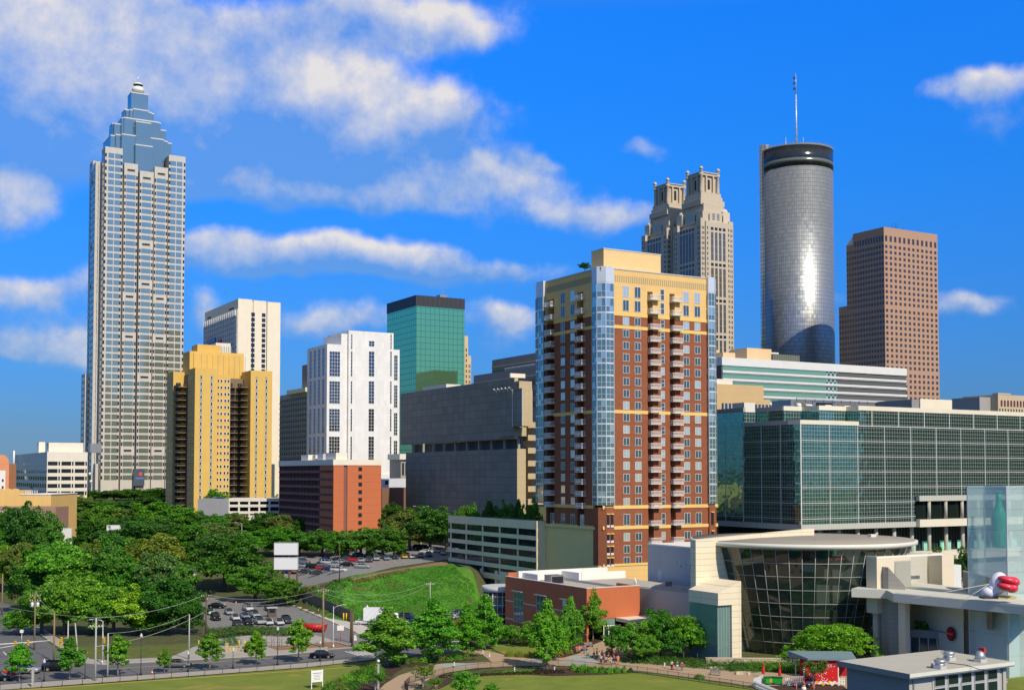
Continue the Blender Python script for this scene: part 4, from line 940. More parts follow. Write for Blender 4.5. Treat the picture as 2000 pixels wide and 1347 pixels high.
# ================================================================ mirrored cylinder
def cylinder_tower():
    Y = 950; c = P(1561, 829, Y); k = F*cos(PITCH); R = 69.5/k*Y*.998; e = thing('cylinder_tower', (c.x, c.y, 0), 'round mirrored hotel tower with a dark crown ring and tall white mast', 'skyscraper')
    zt = zat(276, Y-R*.5); zr = zat(322, Y-R); zr0 = zat(283, Y-R)
    def cylmat(name, col, rough, metal, nseg, fh, lc, th, **kw):
        m = bpy.data.materials.new(name); m.use_nodes = True; t = NT(m.node_tree); b = t.n['Principled BSDF']; b.inputs['Roughness'].default_value = rough
        tx = t.N('ShaderNodeTexCoord'); sp = t.N('ShaderNodeSeparateXYZ'); t.L(tx.outputs['Object'], sp.inputs[0])
        a = t.math('MULTIPLY', t.math('ARCTAN2', sp.outputs[1], sp.outputs[0]), nseg/(2*pi)); z = t.math('DIVIDE', sp.outputs[2], fh)
        ln = t.math('MAXIMUM', t.math('LESS_THAN', t.math('FRACT', a), th), t.math('LESS_THAN', t.math('FRACT', z), .10))
        cb = t.N('ShaderNodeCombineXYZ'); t.L(t.math('FLOOR', a), cb.inputs[0]); t.L(t.math('FLOOR', t.math('DIVIDE', z, 1.0)), cb.inputs[1])
        wn = t.N('ShaderNodeTexWhiteNoise'); t.L(cb.outputs[0], wn.inputs['Vector'])
        f = t.math('MULTIPLY_ADD', wn.outputs[0], .16, .9); v = t.N('ShaderNodeVectorMath', operation='SCALE'); v.inputs[0].default_value = col; t.L(f, v.inputs['Scale'])
        t.L(t.mix(ln, v.outputs[0], lc), b.inputs['Base Color']); t.L(t.math('MULTIPLY', t.math('SUBTRACT', 1.0, ln), metal), b.inputs['Metallic'])
        gn = t.N('ShaderNodeNewGeometry'); ad = t.N('ShaderNodeVectorMath', operation='MULTIPLY_ADD'); t.L(wn.outputs[1], ad.inputs[0]); ad.inputs[1].default_value = (.05,.05,.09); t.L(gn.outputs['Normal'], ad.inputs[2])
        nn = t.N('ShaderNodeVectorMath', operation='NORMALIZE'); t.L(ad.outputs[0], nn.inputs[0]); t.L(nn.outputs[0], b.inputs['Normal']); return m
    mir = cylmat('mirror_glass', (.34,.37,.39), .42, .62, 100, 3.05, (.10,.11,.12), .10)
    m = MB(); m.lathe([(R, 20),(R, zr)], (0,0,0), 96); m.build('mirrored_drum', mir, e)
    rg = MB(); rg.lathe([(R+.2, zr+.02),(R+.2, zr0)], (0,0,0), 96); rg.build('dark_restaurant_ring', cylmat('ring_glass', (.06,.07,.08), .15, .6, 64, 4.5, (.03,.03,.03), .06), e)
    rg = MB(); rg.lathe([(R+.3, zr+3.0),(R+.3, zr+6.2)], (0,0,0), 96); rg.build('ring_band', M('olive_ring_glass', (.22,.24,.20), .2, .5), e)
    tp = MB(); tp.lathe([(R+.3, zr0+.02),(R+.3, zr0+1.6),(R-1, zr0+1.7)], (0,0,0), 96)
    for k in range(70): a = 2*pi*k/70; tp.box(R*cos(a)-.12+.0, R*cos(a)+.12, R*sin(a)-.12, R*sin(a)+.12, zr0+1.6, zr0+3.1)
    tp.build('parapet', M('brown_parapet', (.20,.19,.17), .6), e)
    rp = MB(); rp.lathe([(R*.55, zr0+1.6),(R*.55, zr0+4.6)], (0,0,0), 40); rp.build('roof_drum', concrete, e)
    z0 = zr0+4; zm = zat(143, Y); ms = MB(); ms.tube([(0,0,z0),(0,0,z0+(zm-z0)*.72)], [.75,.5], 8); ms.tube([(-.0,0,z0+(zm-z0)*.72),(0,0,zm)], [.35,.12], 6)
    for k in range(8): ms.box(-.9,.9,-.12,.12, z0+(zm-z0)*.085*(k+.5), z0+(zm-z0)*.085*(k+.5)+.3)
    for k in range(3): ms.box(-2.2,-.3,-.25,.25, z0+(zm-z0)*(.78+.07*k), z0+(zm-z0)*(.81+.07*k), 1)
    ms.build('mast', [pale_metal, dark], e)
    for dx in (-8.5, -11, 5.5): a = MB(); a.tube([(dx,0,zr0+1),(dx,0,zr0+(14 if dx != -11 else 8))], .2, 5); a.build('whip_antenna', pale_metal, e)
    # lift shaft on the left
    s = MB(); xs = P(1497.5,829,Y).x-c.x; s.lathe([(4.6, 20),(4.6, zat(287, Y))], (xs, -2, 0), 24); s.build('lift_shaft', cylmat('shaft_glass', (.75,.74,.68), .3, .8, 28, 3.05, (.1,.11,.12), .1), e)
    s = MB(); s.box(xs+4.4, -R+1.5, -3, 3, 20, zr0-1); s.build('shaft_link', M('link_dark_glass', (.04,.05,.07), .15, .6, grid=(1.5,3.05,(.1,.1,.1),.15)), e)
cylinder_tower()

# ================================================================ brown-pink granite tower
def granite_tower():
    b = Bld('granite_tower', 'pink-brown granite tower of square windows stepping down at its left', 'skyscraper', 1731, 830)
    gm = M('pink_granite', (.43,.265,.18), .8, var=.06, streak=.03, grid=(0,16.2,(.36,.22,.15),.3)); W = b.wd; w_ = W(1836); zt = b.z(443)
    la, lb, lc = b.ln(1670), b.ln(1657), b.ln(1641)
    b.box('wall', gm, 0, w_, 0, la, b.z0, zt); b.box('wall', gm, 0, w_-6, la, lb, b.z0, b.z(480, 0, lb)); b.box('wall', gm, 0, w_-10, lb, lc, b.z0, b.z(600, 0, lc))
    m = MB(); z1, z2 = b.z(480,0,lb), b.z(462,0,la); m.prism([(0,la+.02),(w_-6,la+.02),(w_-6,lb),(0,lb)], z1, z1, z1s=[z2,z2,z1+.1,z1+.1]); b.one('sloped_roof', m, glass_blue)
    gl = M('brown_window', (.10,.085,.08), .12, .5, var=0, island=.25); st = ('gt', [gl, gm], 0, 0, 0); n = 12; nl = 17; fh = 3.98
    ztop = b.z(472, w_*.4)+fh*.1
    for i in range(38):
        z = ztop-fh*i; h = 4.0 if i == 0 else 2.1
        if i: z -= 1.6+(1.3 if i > 11 else 0)+(1.3 if i > 22 else 0)
        for k in range(n): b.win('R', w_*(k+.55)/n-.3, z, 2.2, h, st)
        for k in range(nl):
            y = lc*(k+.5)/nl
            if z+h/2 > (zt if y < la else (b.z(484,0,lb) if y < lb else b.z(603,0,lc)))-1: continue
            b.win('L', y, z, lc/nl*.6, h, st)
    for k, dx in enumerate((4, 7, 9, 16)): m = MB(); m.tube([(w_*.2+dx,6,zt),(w_*.2+dx,6,zt+(5.5 if k < 3 else 3))], .16, 5); b.one('antenna', m, black)
    b.done()
granite_tower()

def neighbour_block():
    b = Bld('office_block', 'dark brown office slab beyond the right edge, mirrored in the green glass building', 'office building', 1000, 282, X=262, rot=0, base=0)
    dk = M('dark_brown_precast', (.06,.05,.045), .85); b.box('wall', dk, 0, 40, 0, 75, 0, 84)
    rows(b, 'L', [4+5*k for k in range(14)], 4, 80, 4.0, 3.4, 2.2, ('nb', [dark, dk], 0, 0, 0)); b.done()
neighbour_block()
# ================================================================ museum with the glass drum, its wings and its forecourt
def at(b, px, Y):
    X = (px-CX)/(F*cos(PITCH))*Y-b.X; y = Y-b.Y; c, d = cos(b.rot), sin(b.rot); return (X*c+y*d, -X*d+y*c)
cstone = M('cream_stone_cladding', (.76,.68,.49), .8, var=.04, grid=(5.5,1.15,(.50,.43,.30),.09), pv=.03, streak=.04)
def brick_wing():
    b = Bld('brick_wing', 'low red museum wing with tall shaded windows and a flat white-edged roof', 'museum wing', 1145, 250, base=-1)
    rb = M('terracotta_brick', (.50,.145,.06), .85, var=.07, grid=(3.6,0,(.42,.12,.05),.05)); W = b.wd; w_ = W(1248); l = b.ln(987); zt = b.z(1149)
    b.box('brick_wall', rb, 0, .5, 0, l, -1, zt); b.box('brick_wall', rb, .5, w_, 0, .5, 4.6, zt); b.box('brick_wall', rb, w_-.5, w_, .5, 8, 4.6, zt); b.box('brick_wall', rb, .5, w_, l-.5, l, -1, zt+.9)
    b.box('roof', roofm, .5, w_, .5, l-.5, zt-1.6, zt-1.2); b.box('entry_wall', dark, 1, w_-.5, 3.5, 4, -1, 4.6)
    b.box('coping', offw, -.05, .55, .55, l, zt+.01, zt+.14); b.box('coping', offw, -.05, w_, -.05, .55, zt+.01, zt+.14)
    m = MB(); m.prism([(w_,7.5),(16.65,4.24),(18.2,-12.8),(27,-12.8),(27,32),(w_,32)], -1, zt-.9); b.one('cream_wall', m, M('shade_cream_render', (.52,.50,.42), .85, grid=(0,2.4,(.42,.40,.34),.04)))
    m = MB(); m.prism([(w_+.1,8),(17,5),(18.7,-12),(26.5,-12),(26.5,31.5),(w_+.1,31.5)], zt-.95, zt-.7); b.one('roof', m, M('light_roof', (.42,.40,.36), .9, var=.18, vs_=.3))
    wp = M('white_parapet', (.78,.76,.70), .7)
    b.box('white_parapet', wp, 2, 27, 31.5, 32.2, zt-1, zt+1.3); b.box('white_parapet', wp, 13.8, 14.4, 24, 31.4, zt-.7, zt+1.0); b.box('white_parapet', wp, 14.5, 27, 24, 24.6, zt-.7, zt+1.0)
    b.box('white_parapet', wp, 3, 3.6, l*.72, l-.6, zt-1.2, zt+1.0)
    m = MB(); m.box(5, 8.4, 22, 25, zt-1.2, zt+.9, 0); m.box(5.2, 8.2, 21.97, 22, zt-.9, zt+.6, 1); b.one('air_handler', m, [metal, dark])
    m = MB(); m.box(22, 23.8, 2, 3.2, zt-.7, zt+.3); b.one('roof_fan_box', m, metal)
    for k in range(3): b.box('roof_light', pale_metal, 20.5+1.6*k, 20.9+1.6*k, -6, -5.6, zt-.7, zt-.4)
    for k in range(3): m = MB(); m.tube([(17+2*k, 6+3*k, zt-.7),(17+2*k, 6+3*k, zt+.5)], .13, 6); b.one('vent_pipe', m, white)
    stone = M('pale_stone_course', (.60,.55,.42), .85); b.box('stone_course', stone, -.06, 0, 0, l, 5.5, 5.75); b.box('stone_course', stone, -.06, 0, 0, l, 1.4, 1.65)
    st = ('mw', [M('blue_grey_glass', (.16,.22,.27), .08, .6), steel], 2, 3, .14)
    for (p0, p1) in ((1004,1023),(1048,1069),(1098,1118)):
        y0, y1 = b.ln(p1), b.ln(p0); b.win('L', (y0+y1)/2, 4.6, abs(y1-y0), 7.0, st, 0, 'tall_window'); b.box('window_hood', steel, -.9, 0, y0, y1, 8.1, 8.3)
    # entrance on the sunny side
    b.box('glass_transom', M('pale_green_glass', (.30,.45,.42), .1, .4), W(1165), W(1200), .1, .3, 3.3, 4.55)
    for k in range(3):
        x = W(1178)+k*1.55; m = MB(); m.box(x, x+1.4, .1, .25, 0, 3.2, 0); m.box(x+.18, x+1.22, .05, .1, .3, 3.0, 1); b.one('door', m, [white, glass_dark])
    b.box('entry_wall', rb, W(1222), w_, .8, 1.2, -1, 4.6)
    m = MB(); m.box(W(1201), W(1201)+10.5, -4.5, .0, 4.0, 4.7); b.one('canopy_slab', m, offw)
    for x in (W(1222), W(1246)): m = MB(); m.tube([(x,-3.6,0),(x,-3.6,4)], .18, 8); b.one('canopy_post', m, white)
    b.done()
    # glass drum left of it
    e = P(982, 829, 287); t = thing('glass_rotunda', (e.x, e.y, 0), 'round glass rotunda with pale flat lid at the left end of the red wing', 'rotunda'); zt = zat(1146, 283); R = 4.6
    m = MB(); m.lathe([(R, -1),(R, zt-1.2)], (0,0,0), 32); m.build('glass_wall', M('rotunda_glass', (.05,.07,.07), .06, .4), t)
    m = MB(); m.lathe([(R+.35, zt-1.2),(R+.35, zt)], (0,0,0), 32); m.build('lid', M('pale_lid', (.50,.52,.52), .6), t)
    m = MB()
    for k in range(24): a = 2*pi*k/24; m.tube([((R+.06)*cos(a), (R+.06)*sin(a), 0),((R+.06)*cos(a), (R+.06)*sin(a), zt-1.2)], .09, 4)
    for z in (2, 4, 6): m.lathe([(R+.1, z),(R+.1, z+.12)], (0,0,0), 32)
    m.build('mullion_grid', pale_metal, t)
    g = Bld('grey_service_block', 'plain grey windowless block between the brick tower and the cream wall', 'building', 1358, 266, base=-1)
    gw = M('cool_grey_render', (.42,.44,.44), .85, grid=(6.5,3.6,(.33,.35,.35),.06), streak=.05); l = g.ln(1264); zt = g.z(1071); g.box('wall', gw, 0, 14, 0, l, -1, zt); g.box('coping', white, -.1, 14, -.1, l, zt, zt+.3)
    g.box('white_box', white, -.02+6, 10, l*.1, l*.4, zt+.3, zt+1.2); g.box('door', M('pale_blue_door', (.50,.58,.62)), -.05, 0, l*.70, l*.78, 10.3, 12.7)
    for k in range(4): g.box('wall_lamp', pale_metal, -.25, 0, l*(.12+.09*k), l*(.12+.09*k)+.2, 14.0+.6*(k % 2), 14.4+.6*(k % 2))
    g.done()
brick_wing()

def museum():
    b = Bld('museum', 'cream museum hall with a leaning curved glass drum under a flat disc roof', 'museum', 1357, 232, base=-1)
    W = b.wd; w_ = W(1588); z0, z1 = b.z(1054), b.z(1032, w_)
    m = MB(); m.prism([(0,0),(w_,0),(w_,1.6),(0,1.6)], -1, z0, z1s=[z0,z1,z1,z0]); b.one('wedge_wall', m, cstone)
    b.box('rear_wall', M('grey_stone_wall', (.40,.38,.33), .85), w_*.75, w_, 1.62, 24, -1, z1-6)
    # leaning glass drum
    cx, cy = at(b, 1563, 246); Rt, Rb = 21.4, 15.5; zt = zat(1073, 225); n = 54; lv = 8
    gl = M('drum_glass', (.018,.035,.028), .03, .10, var=0, alpha=.88, spec=.9); mul = M('pale_mullion', (.40,.42,.39), .5, .3, var=0)
    rr = lambda z: Rb+(Rt-Rb)*z/zt
    m = MB()
    for k in range(n):
        a0, a1 = 2*pi*k/n, 2*pi*(k+1)/n
        mid = (a0+a1)/2
        if cy+rr(0)*sin(mid) > 1.0 and not (sin(mid) < .35): continue
        for j in range(lv): za, zb = zt*j/lv, zt*(j+1)/lv; m.face([(cx+rr(za)*cos(a0),cy+rr(za)*sin(a0),za),(cx+rr(za)*cos(a1),cy+rr(za)*sin(a1),za),(cx+rr(zb)*cos(a1),cy+rr(zb)*sin(a1),zb),(cx+rr(zb)*cos(a0),cy+rr(zb)*sin(a0),zb)])
    b.one('glass_drum', m, gl); m = MB()
    for k in range(n+1):
        a = 2*pi*k/n
        if cy+rr(0)*sin(a) > 1.4 and not (sin(a) < .4): continue
        m.tube([(cx+(Rb+.08)*cos(a), cy+(Rb+.08)*sin(a), 0),(cx+(Rt+.08)*cos(a), cy+(Rt+.08)*sin(a), zt)], .062, 4)
    b.one('mullion_grid', m, mul)
    for j in range(1, lv+1):
        z = zt*j/lv-.1; R = rr(z)+.1; m = MB(); pts = [(cx+R*cos(t), cy+R*sin(t), z) for t in [pi*.98+(pi*1.15)*q/40 for q in range(41)]]; m.tube(pts, .055, 4); b.one('transom_ring', m, mul)
    # disc roof
    m = MB(); R = 22.7; m.lathe([(R-1.2, zt+.02),(R, zt+.25),(R, zt+.95),(R-.4, zt+1.0)], (cx,cy,0), 96); b.one('roof_fascia', m, M('pale_fascia', (.66,.66,.58), .5))
    m = MB(); m.lathe([(R-.5, zt+.9),(R-.5, zt+1.08),(R*.5, zt+1.45),(.3, zt+1.6)], (cx,cy,0), 96); b.one('disc_roof', m, M('grey_disc_roof', (.30,.275,.225), .85, var=.08, grid=(1.1,0,(.25,.23,.19),.08)))
    m = MB(); m.box(cx+11, cx+12.5, cy-8.5, cy-7.5, zt+1.3, zt+1.9); b.one('roof_hatch', m, offw)
    # inside: floors, back walls, diagonal struts, counters
    inn = M('interior_floor', (.20,.22,.19), .8); inw = M('interior_wall', (.36,.38,.32), .85)
    for z, a0, a1 in ((zt*.375, 1.72, 2.06),(zt*.62, 1.66, 2.06)):
        m = MB(); R = rr(z)-1.0; pts = [(cx, cy-.8)]+[(cx+R*cos(pi*t), cy+R*sin(pi*t)) for t in [a0+(a1-a0)*q/14 for q in range(15)]]; m.prism(pts, z-.35, z); b.one('mezzanine', m, inn)
    for k, (x_, y_, w2, z_) in enumerate(((cx-3,-3.4,.5,zt),(cx+3.5,-4.5,.45,zt),(cx+8.5,-3.5,.45,zt))): m = MB(); m.box(x_, x_+w2, y_, y_+w2, 0, z_-.1); b.one('inner_column', m, inw)
    m = MB(); m.tube([(cx-9.5,-6,.2),(cx-11.5,-3.5,zt-.5)], .5, 6); m.tube([(cx-7.5,-5,.2),(cx-12.5,-4.5,zt*.8)], .35, 6); b.one('slanted_strut', m, M('strut_white', (.6,.6,.5)))
    b.box('inner_wall', inw, cx+1.5, cx+4.0, -2.2, -.2, zt*.62, zt-.2); b.box('inner_wall', inw, cx-7, cx+2, -2.0, -.2, 0, 4.5); b.box('inner_screen', M('screen_glow', (.30,.55,.50), .6), cx-5, cx-1, -2.3, -2.05, 2.4, 5.2)
    b.box('counter', M('counter_green', (.40,.48,.38)), cx-7, cx+1.5, -7.2, -6.2, 0, 1.3); b.box('red_display', M('display_red', (.5,.03,.03)), cx-4.5, cx-3.2, -6.5, -5.7, 3.2, 4.5); b.box('red_display', M('display_red', (.5,.03,.03)), cx-.4, cx+.2, -9.4, -9.1, 2.0, 3.4)
    for k, q in enumerate((0,1.2,2.1,3.3)): b.box('red_exit_lamp', M('lamp_red', (.8,.05,.03), emit=(1,.10,.06,1.6)), cx-4.2+q*1.0, cx-3.8+q*1.0+.3*(k in (1,2)), -12.2, -12.1, zt-2.6, zt-2.25)
    for k in range(3): b.box('yellow_display', M('display_yellow', (.65,.35,.04)), cx+5+2.6*k, cx+5.4+2.6*k, -8.5+1.2*k, -8.2+1.2*k, zt*.62+.05, zt*.62+1.5)
    # portal box in front of the wedge wall
    pc = at(b, 1400, 223.5); zc = zat(1158, 223.5); x, y = pc; wd_ = 5.6; ln_ = abs(y)-.02
    m = MB(); xa = x-.0; xL = at(b, 1371, 230)[0]
    m.prism([(x,y),(x+wd_,y),(x+wd_,-.02),(x,-.02)], zc-2.3, zc, z1s=[zc, zc+2.0, zc+2.0, zc]); b.one('portal_lintel', m, cstone)
    m = MB(); m.box(x+wd_-2.3, x+wd_, y+.01, -.03, -1, zc-2.3); b.one('portal_pier', m, cstone)
    b.box('portal_glass', M('portal_glass', (.25,.42,.38), .05, .3, alpha=.7), x+.3, x+wd_-2.3, y+.5, y+.6, 0, zc-2.3); b.box('portal_glass', M('portal_glass', (.25,.42,.38)), x+.2, x+.3, y+.5, -.1, 0, zc-2.3)
    for k in range(5): m = MB(); m.box(x+.3+k*.65, x+.36+k*.65, y+.4, y+.48, 0, zc-2.3); b.one('portal_mullion', m, pale_metal)
    m = MB(); m.box(x+1.0, x+2.2, y+1.3, y+1.5, 0, 6.5, 0); m.box(x+2.4, x+2.9, y+1.3, y+1.5, 0, 7, 1); b.one('portal_display', m, [M('display_dark_red', (.16,.03,.03)), white])
    b.done()
museum()

def entrance_pavilion():
    b = Bld('entrance_pavilion', 'cream stone entrance block with flat canopy right of the glass drum', 'museum entrance', 1709, 224, base=-1)
    W = b.wd; cs = M('cream_block', (.70,.62,.46), .8, var=.04, grid=(0,4.2,(.58,.52,.38),.05)); w1 = W(1775); l1 = b.ln(1700)+1.5
    zt = b.z(1090); zb = b.z(1198); b.box('upper_block', cs, 0, w1, 0, l1, zb, zt-.02); b.box('lower_wall', cs, 1.6, w1, 1.5, l1, -1, zb)
    b.box('parapet', M('white_parapet', (.78,.76,.70)), 0, w1+9, 0, .35, zt, zt+.35); b.box('parapet', M('white_parapet', (.78,.76,.70)), 0, .35, .35, l1, zt, zt+.35)
    w2, w3, w4 = W(1836, 2), W(1859, 2), W(1877, 3)
    b.box('recess_wall', M('grey_cream_wall', (.50,.49,.42), .85, grid=(0,4.2,(.42,.41,.35),.05)), w1, w2, 5.5, 9, -1, zt); b.box('side_block', cs, w2, w3, 2, 9, -1, zt); b.box('white_block', M('white_ribbed', (.70,.72,.70), .7, grid=(.5,0,(.55,.57,.56),.12)), w3, w4, 3.5, 9, 2, b.z(1104, w3, 3))
    b.box('notice_panel', M('pale_blue_panel', (.42,.50,.56)), w1+1.0, w1+3.6, 5.4, 5.5, b.z(1162,w1,5), b.z(1149,w1,5)); b.box('vent_slot', dark, w1+1.8, w1+2.5, 5.4, 5.5, b.z(1144,w1,5), b.z(1141,w1,5))
    m = MB(); xa, ya = at(b, 1731, 223); xb, yb = at(b, 1764, 221.5); zz = b.z(1107, 2, -2); m.prism([(xa,ya),(xb,yb),(xb+.6,yb+2.2),(xa+.4,ya+2.2)], -1, zz, z1s=[zz, zz-3.4, zz-3.4, zz]); b.one('angled_fin', m, M('grey_board_concrete', (.36,.34,.30), .85, grid=(0,.9,(.28,.27,.24),.1)))
    # panelled brown wall behind the inflatable
    q = [at(b, 1876, 222), at(b, 1932, 207)]; m = MB(); m.prism([q[0], q[1], (q[1][0]+2, q[1][1]+1.5), (q[0][0]+2, q[0][1]+1.5)], 8, b.z(1101, w4, 2)); b.one('panelled_wall', m, M('brown_grey_panel', (.30,.26,.21), .7, grid=(1.9,1.9,(.22,.19,.15),.07)))
    # canopy
    cA, cB = at(b, 1740, 215), at(b, 2030, 193); zc = zat(1158, 215); th = 1.55
    m = MB(); m.prism([cA, cB, (cB[0]+14, cB[1]+9), (cA[0]+22, cA[1]+22), (cA[0]+0, cA[1]+10), at(b, 1727, 221)], zc-th, zc); b.one('canopy', m, M('canopy_panel', (.58,.58,.50), .7, var=.04, grid=(4,0,(.5,.5,.43),.05)))
    m = MB(); m.prism([(cA[0]+.5,cA[1]-.12), (cB[0]-.2,cB[1]-.12), (cB[0]+.1,cB[1]), (cA[0]+.5,cA[1])], zc-.32, zc+.08); b.one('canopy_edge', m, pale_metal)
    cq = at(b, 1763, 216.5); m = MB(); m.box(cq[0], cq[0]+1.15, cq[1], cq[1]+1.6, -1, zc-th); b.one('canopy_column', m, cs)
    m = MB(); c3 = at(b, 1932, 212); m.box(c3[0], c3[0]+2.4, c3[1], c3[1]+6, -1, zc-th); b.one('canopy_column', m, M('grey_cream_wall', (.50,.49,.42)))
    # under the canopy
    gw = M('pale_green_wall', (.72,.74,.60), .85); u0, u1 = at(b, 1772, 232), at(b, 1876, 214); m = MB(); m.prism([u0, u1, (u1[0]+1, u1[1]+1), (u0[0]+1, u0[1]+1)], -1, zc-th-.02); b.one('sign_wall', m, gw)
    v0, v1 = at(b, 1876, 222), at(b, 1934, 216); m = MB(); m.prism([v0, v1, (v1[0]+1, v1[1]+1), (v0[0]+1, v0[1]+1)], -1, zc-th-.02); b.one('dark_recess_wall', m, M('recess_shade', (.09,.075,.06), .6))  # recess shade under the canopy, put into the colour of a near-black wall
    d0, d1 = at(b, 1722, 226), at(b, 1858, 221)
    for k in range(8):
        p = Vector(d0).lerp(Vector(d1), k/8); q_ = Vector(d0).lerp(Vector(d1), (k+.92)/8); m = MB(); n_ = Vector((q_.y-p.y, -(q_.x-p.x))).normalized()*.12
        m.prism([tuple(p), tuple(q_), tuple(q_-n_), tuple(p-n_)], -.5, 4.6); o = b.one('entrance_door', m, M('door_glass', (.08,.12,.13), .06, .4)); f = MB(); f.prism([tuple(p+n_), tuple(p+n_+(q_-p)*.08), tuple(p+(q_-p)*.08), tuple(p)], -.5, 4.6); f.build('door_frame', white, o)
    m = MB(); m.prism([d0, d1, (d1[0]+.4, d1[1]+.8), (d0[0]+.4, d0[1]+.8)], 4.6, 6.0); b.one('door_header', m, M('grey_header', (.30,.30,.30)))
    b.done()
    # round red sign with lettering on the sign wall
    yaw = atan2(*( (Vector(u1)-Vector(u0)).normalized().yx )); ang = b.rot+yaw
    c = P(1856, 1237, 0.0001+lerp_Y(b, u0, u1, 1856)-.25); t = thing('round_wall_sign', tuple(c), 'round dark red sign with short black lettering on the wall under the canopy', 'sign', ang)
    m = MB(); ring = [(1.25*cos(2*pi*k/40), 1.25*sin(2*pi*k/40)) for k in range(40)]; m.face([(x,0,z) for x, z in ring]); 
    for k in range(40): a, d = ring[k], ring[(k+1) % 40]; m.face([(a[0],0,a[1]),(d[0],0,d[1]),(d[0],.15,d[1]),(a[0],.15,a[1])])
    m.build('black_rim', black, t)
    m = MB(); m.face([(1.08*cos(2*pi*k/40), -.03, 1.08*sin(2*pi*k/40)) for k in range(40)]); m.build('red_disc', M('sign_disc_red', (.55,.015,.02), .35), t)
    txt(t, 'lettering', 'Coca-Cola', .42, (-1.0,-.06,-.14), M('disc_letters', (.85,.6,.55))); txt(t, 'lettering', 'World of', .60, (-3.9,-.04,-.18), black)
def lerp_Y(b, u0, u1, px):
    # depth at which the wall between local points u0 and u1 crosses the column px
    best = None
    for k in range(201):
        p = Vector(u0).lerp(Vector(u1), k/200); X = b.X+cos(b.rot)*p.x-sin(b.rot)*p.y; Y = b.Y+sin(b.rot)*p.x+cos(b.rot)*p.y
        d = abs(CX+X/Y*F*cos(PITCH)-px)
        if best is None or d < best[0]: best = (d, Y)
    return best[1]
def txt(parent, name, body, size, loc, mat, ext=.01, align='LEFT', rx=pi/2, rz=0):
    cu = bpy.data.curves.new(name, 'FONT'); cu.body = body; cu.size = size; cu.extrude = ext; cu.align_x = align
    o = bpy.data.objects.new(name, cu); link(o); dg = bpy.context.evaluated_depsgraph_get(); me = bpy.data.meshes.new_from_object(o.evaluated_get(dg)); bpy.data.objects.remove(o)
    me.materials.clear(); me.materials.append(mat); o = bpy.data.objects.new(name, me); link(o); o.parent = parent; o.location = loc; o.rotation_euler = (rx, 0, rz); return o
entrance_pavilion()

def glass_tower():
    b = Bld('frosted_glass_tower', 'tall pale glass box tower holding a giant green bottle', 'glass tower', 1963, 206, base=-1)
    w_, l = b.wd(1996), b.ln(1887); zt = b.z(949)
    gl = M('frosted_glass', (.66,.80,.77), .25, 0, var=.06, vs_=.15, alpha=.33, spec=.6, grid=(0,3.6,(.34,.45,.46),.07)); 
    for nm, a in (('front',(0,w_,-.06,0)),('side',(-.06,0,0,l)),('back',(0,w_,l,l+.06)),('far',(w_,w_+.06,0,l))): b.box('glass_sheet', gl, a[0], a[1], a[2], a[3], -1, zt)
    for x, y in ((0,0),(w_,0),(0,l),(w_,l)): b.box('corner_post', pale_metal, x-.08, x+.08, y-.08, y+.08, -1, zt-.05)
    b.box('core_wall', M('pale_core', (.50,.60,.60), .8), .6, w_-.6, .8, l-.8, -1, 11.5); b.done()
    c = P(1951, 1000, 209.2); zb = zat(1069, 209); h = zat(964, 209)-zb; t = thing('giant_bottle', (c.x, c.y, zb), 'giant green contoured bottle standing inside the glass tower', 'bottle')
    m = MB(); m.lathe([(r*1.0, z*h) for r, z in ((1.1,0),(1.25,.02),(1.35,.10),(1.28,.22),(1.16,.32),(1.30,.44),(1.38,.54),(1.25,.62),(.95,.70),(.66,.78),(.48,.86),(.42,.93),(.50,.94),(.50,.97),(.44,1.0))], (0,0,0), 28); m.build('glass_body', M('bottle_green', (.05,.60,.36), .2, 0, var=0), t)
    m = MB(); m.lathe([(.52,0),(.52,.25)], (0,0,h), 16); m.build('cap', M('bottle_cap', (.02,.25,.15)), t)
    m = MB()
    for k in range(10): a = 2*pi*k/10; m.tube([(1.37*cos(a),1.37*sin(a),.10*h),(1.30*cos(a),1.30*sin(a),.22*h),(1.18*cos(a),1.18*sin(a),.32*h)], .06, 4)
    m.build('ribs', M('bottle_rib', (.05,.40,.26)), t)
glass_tower()

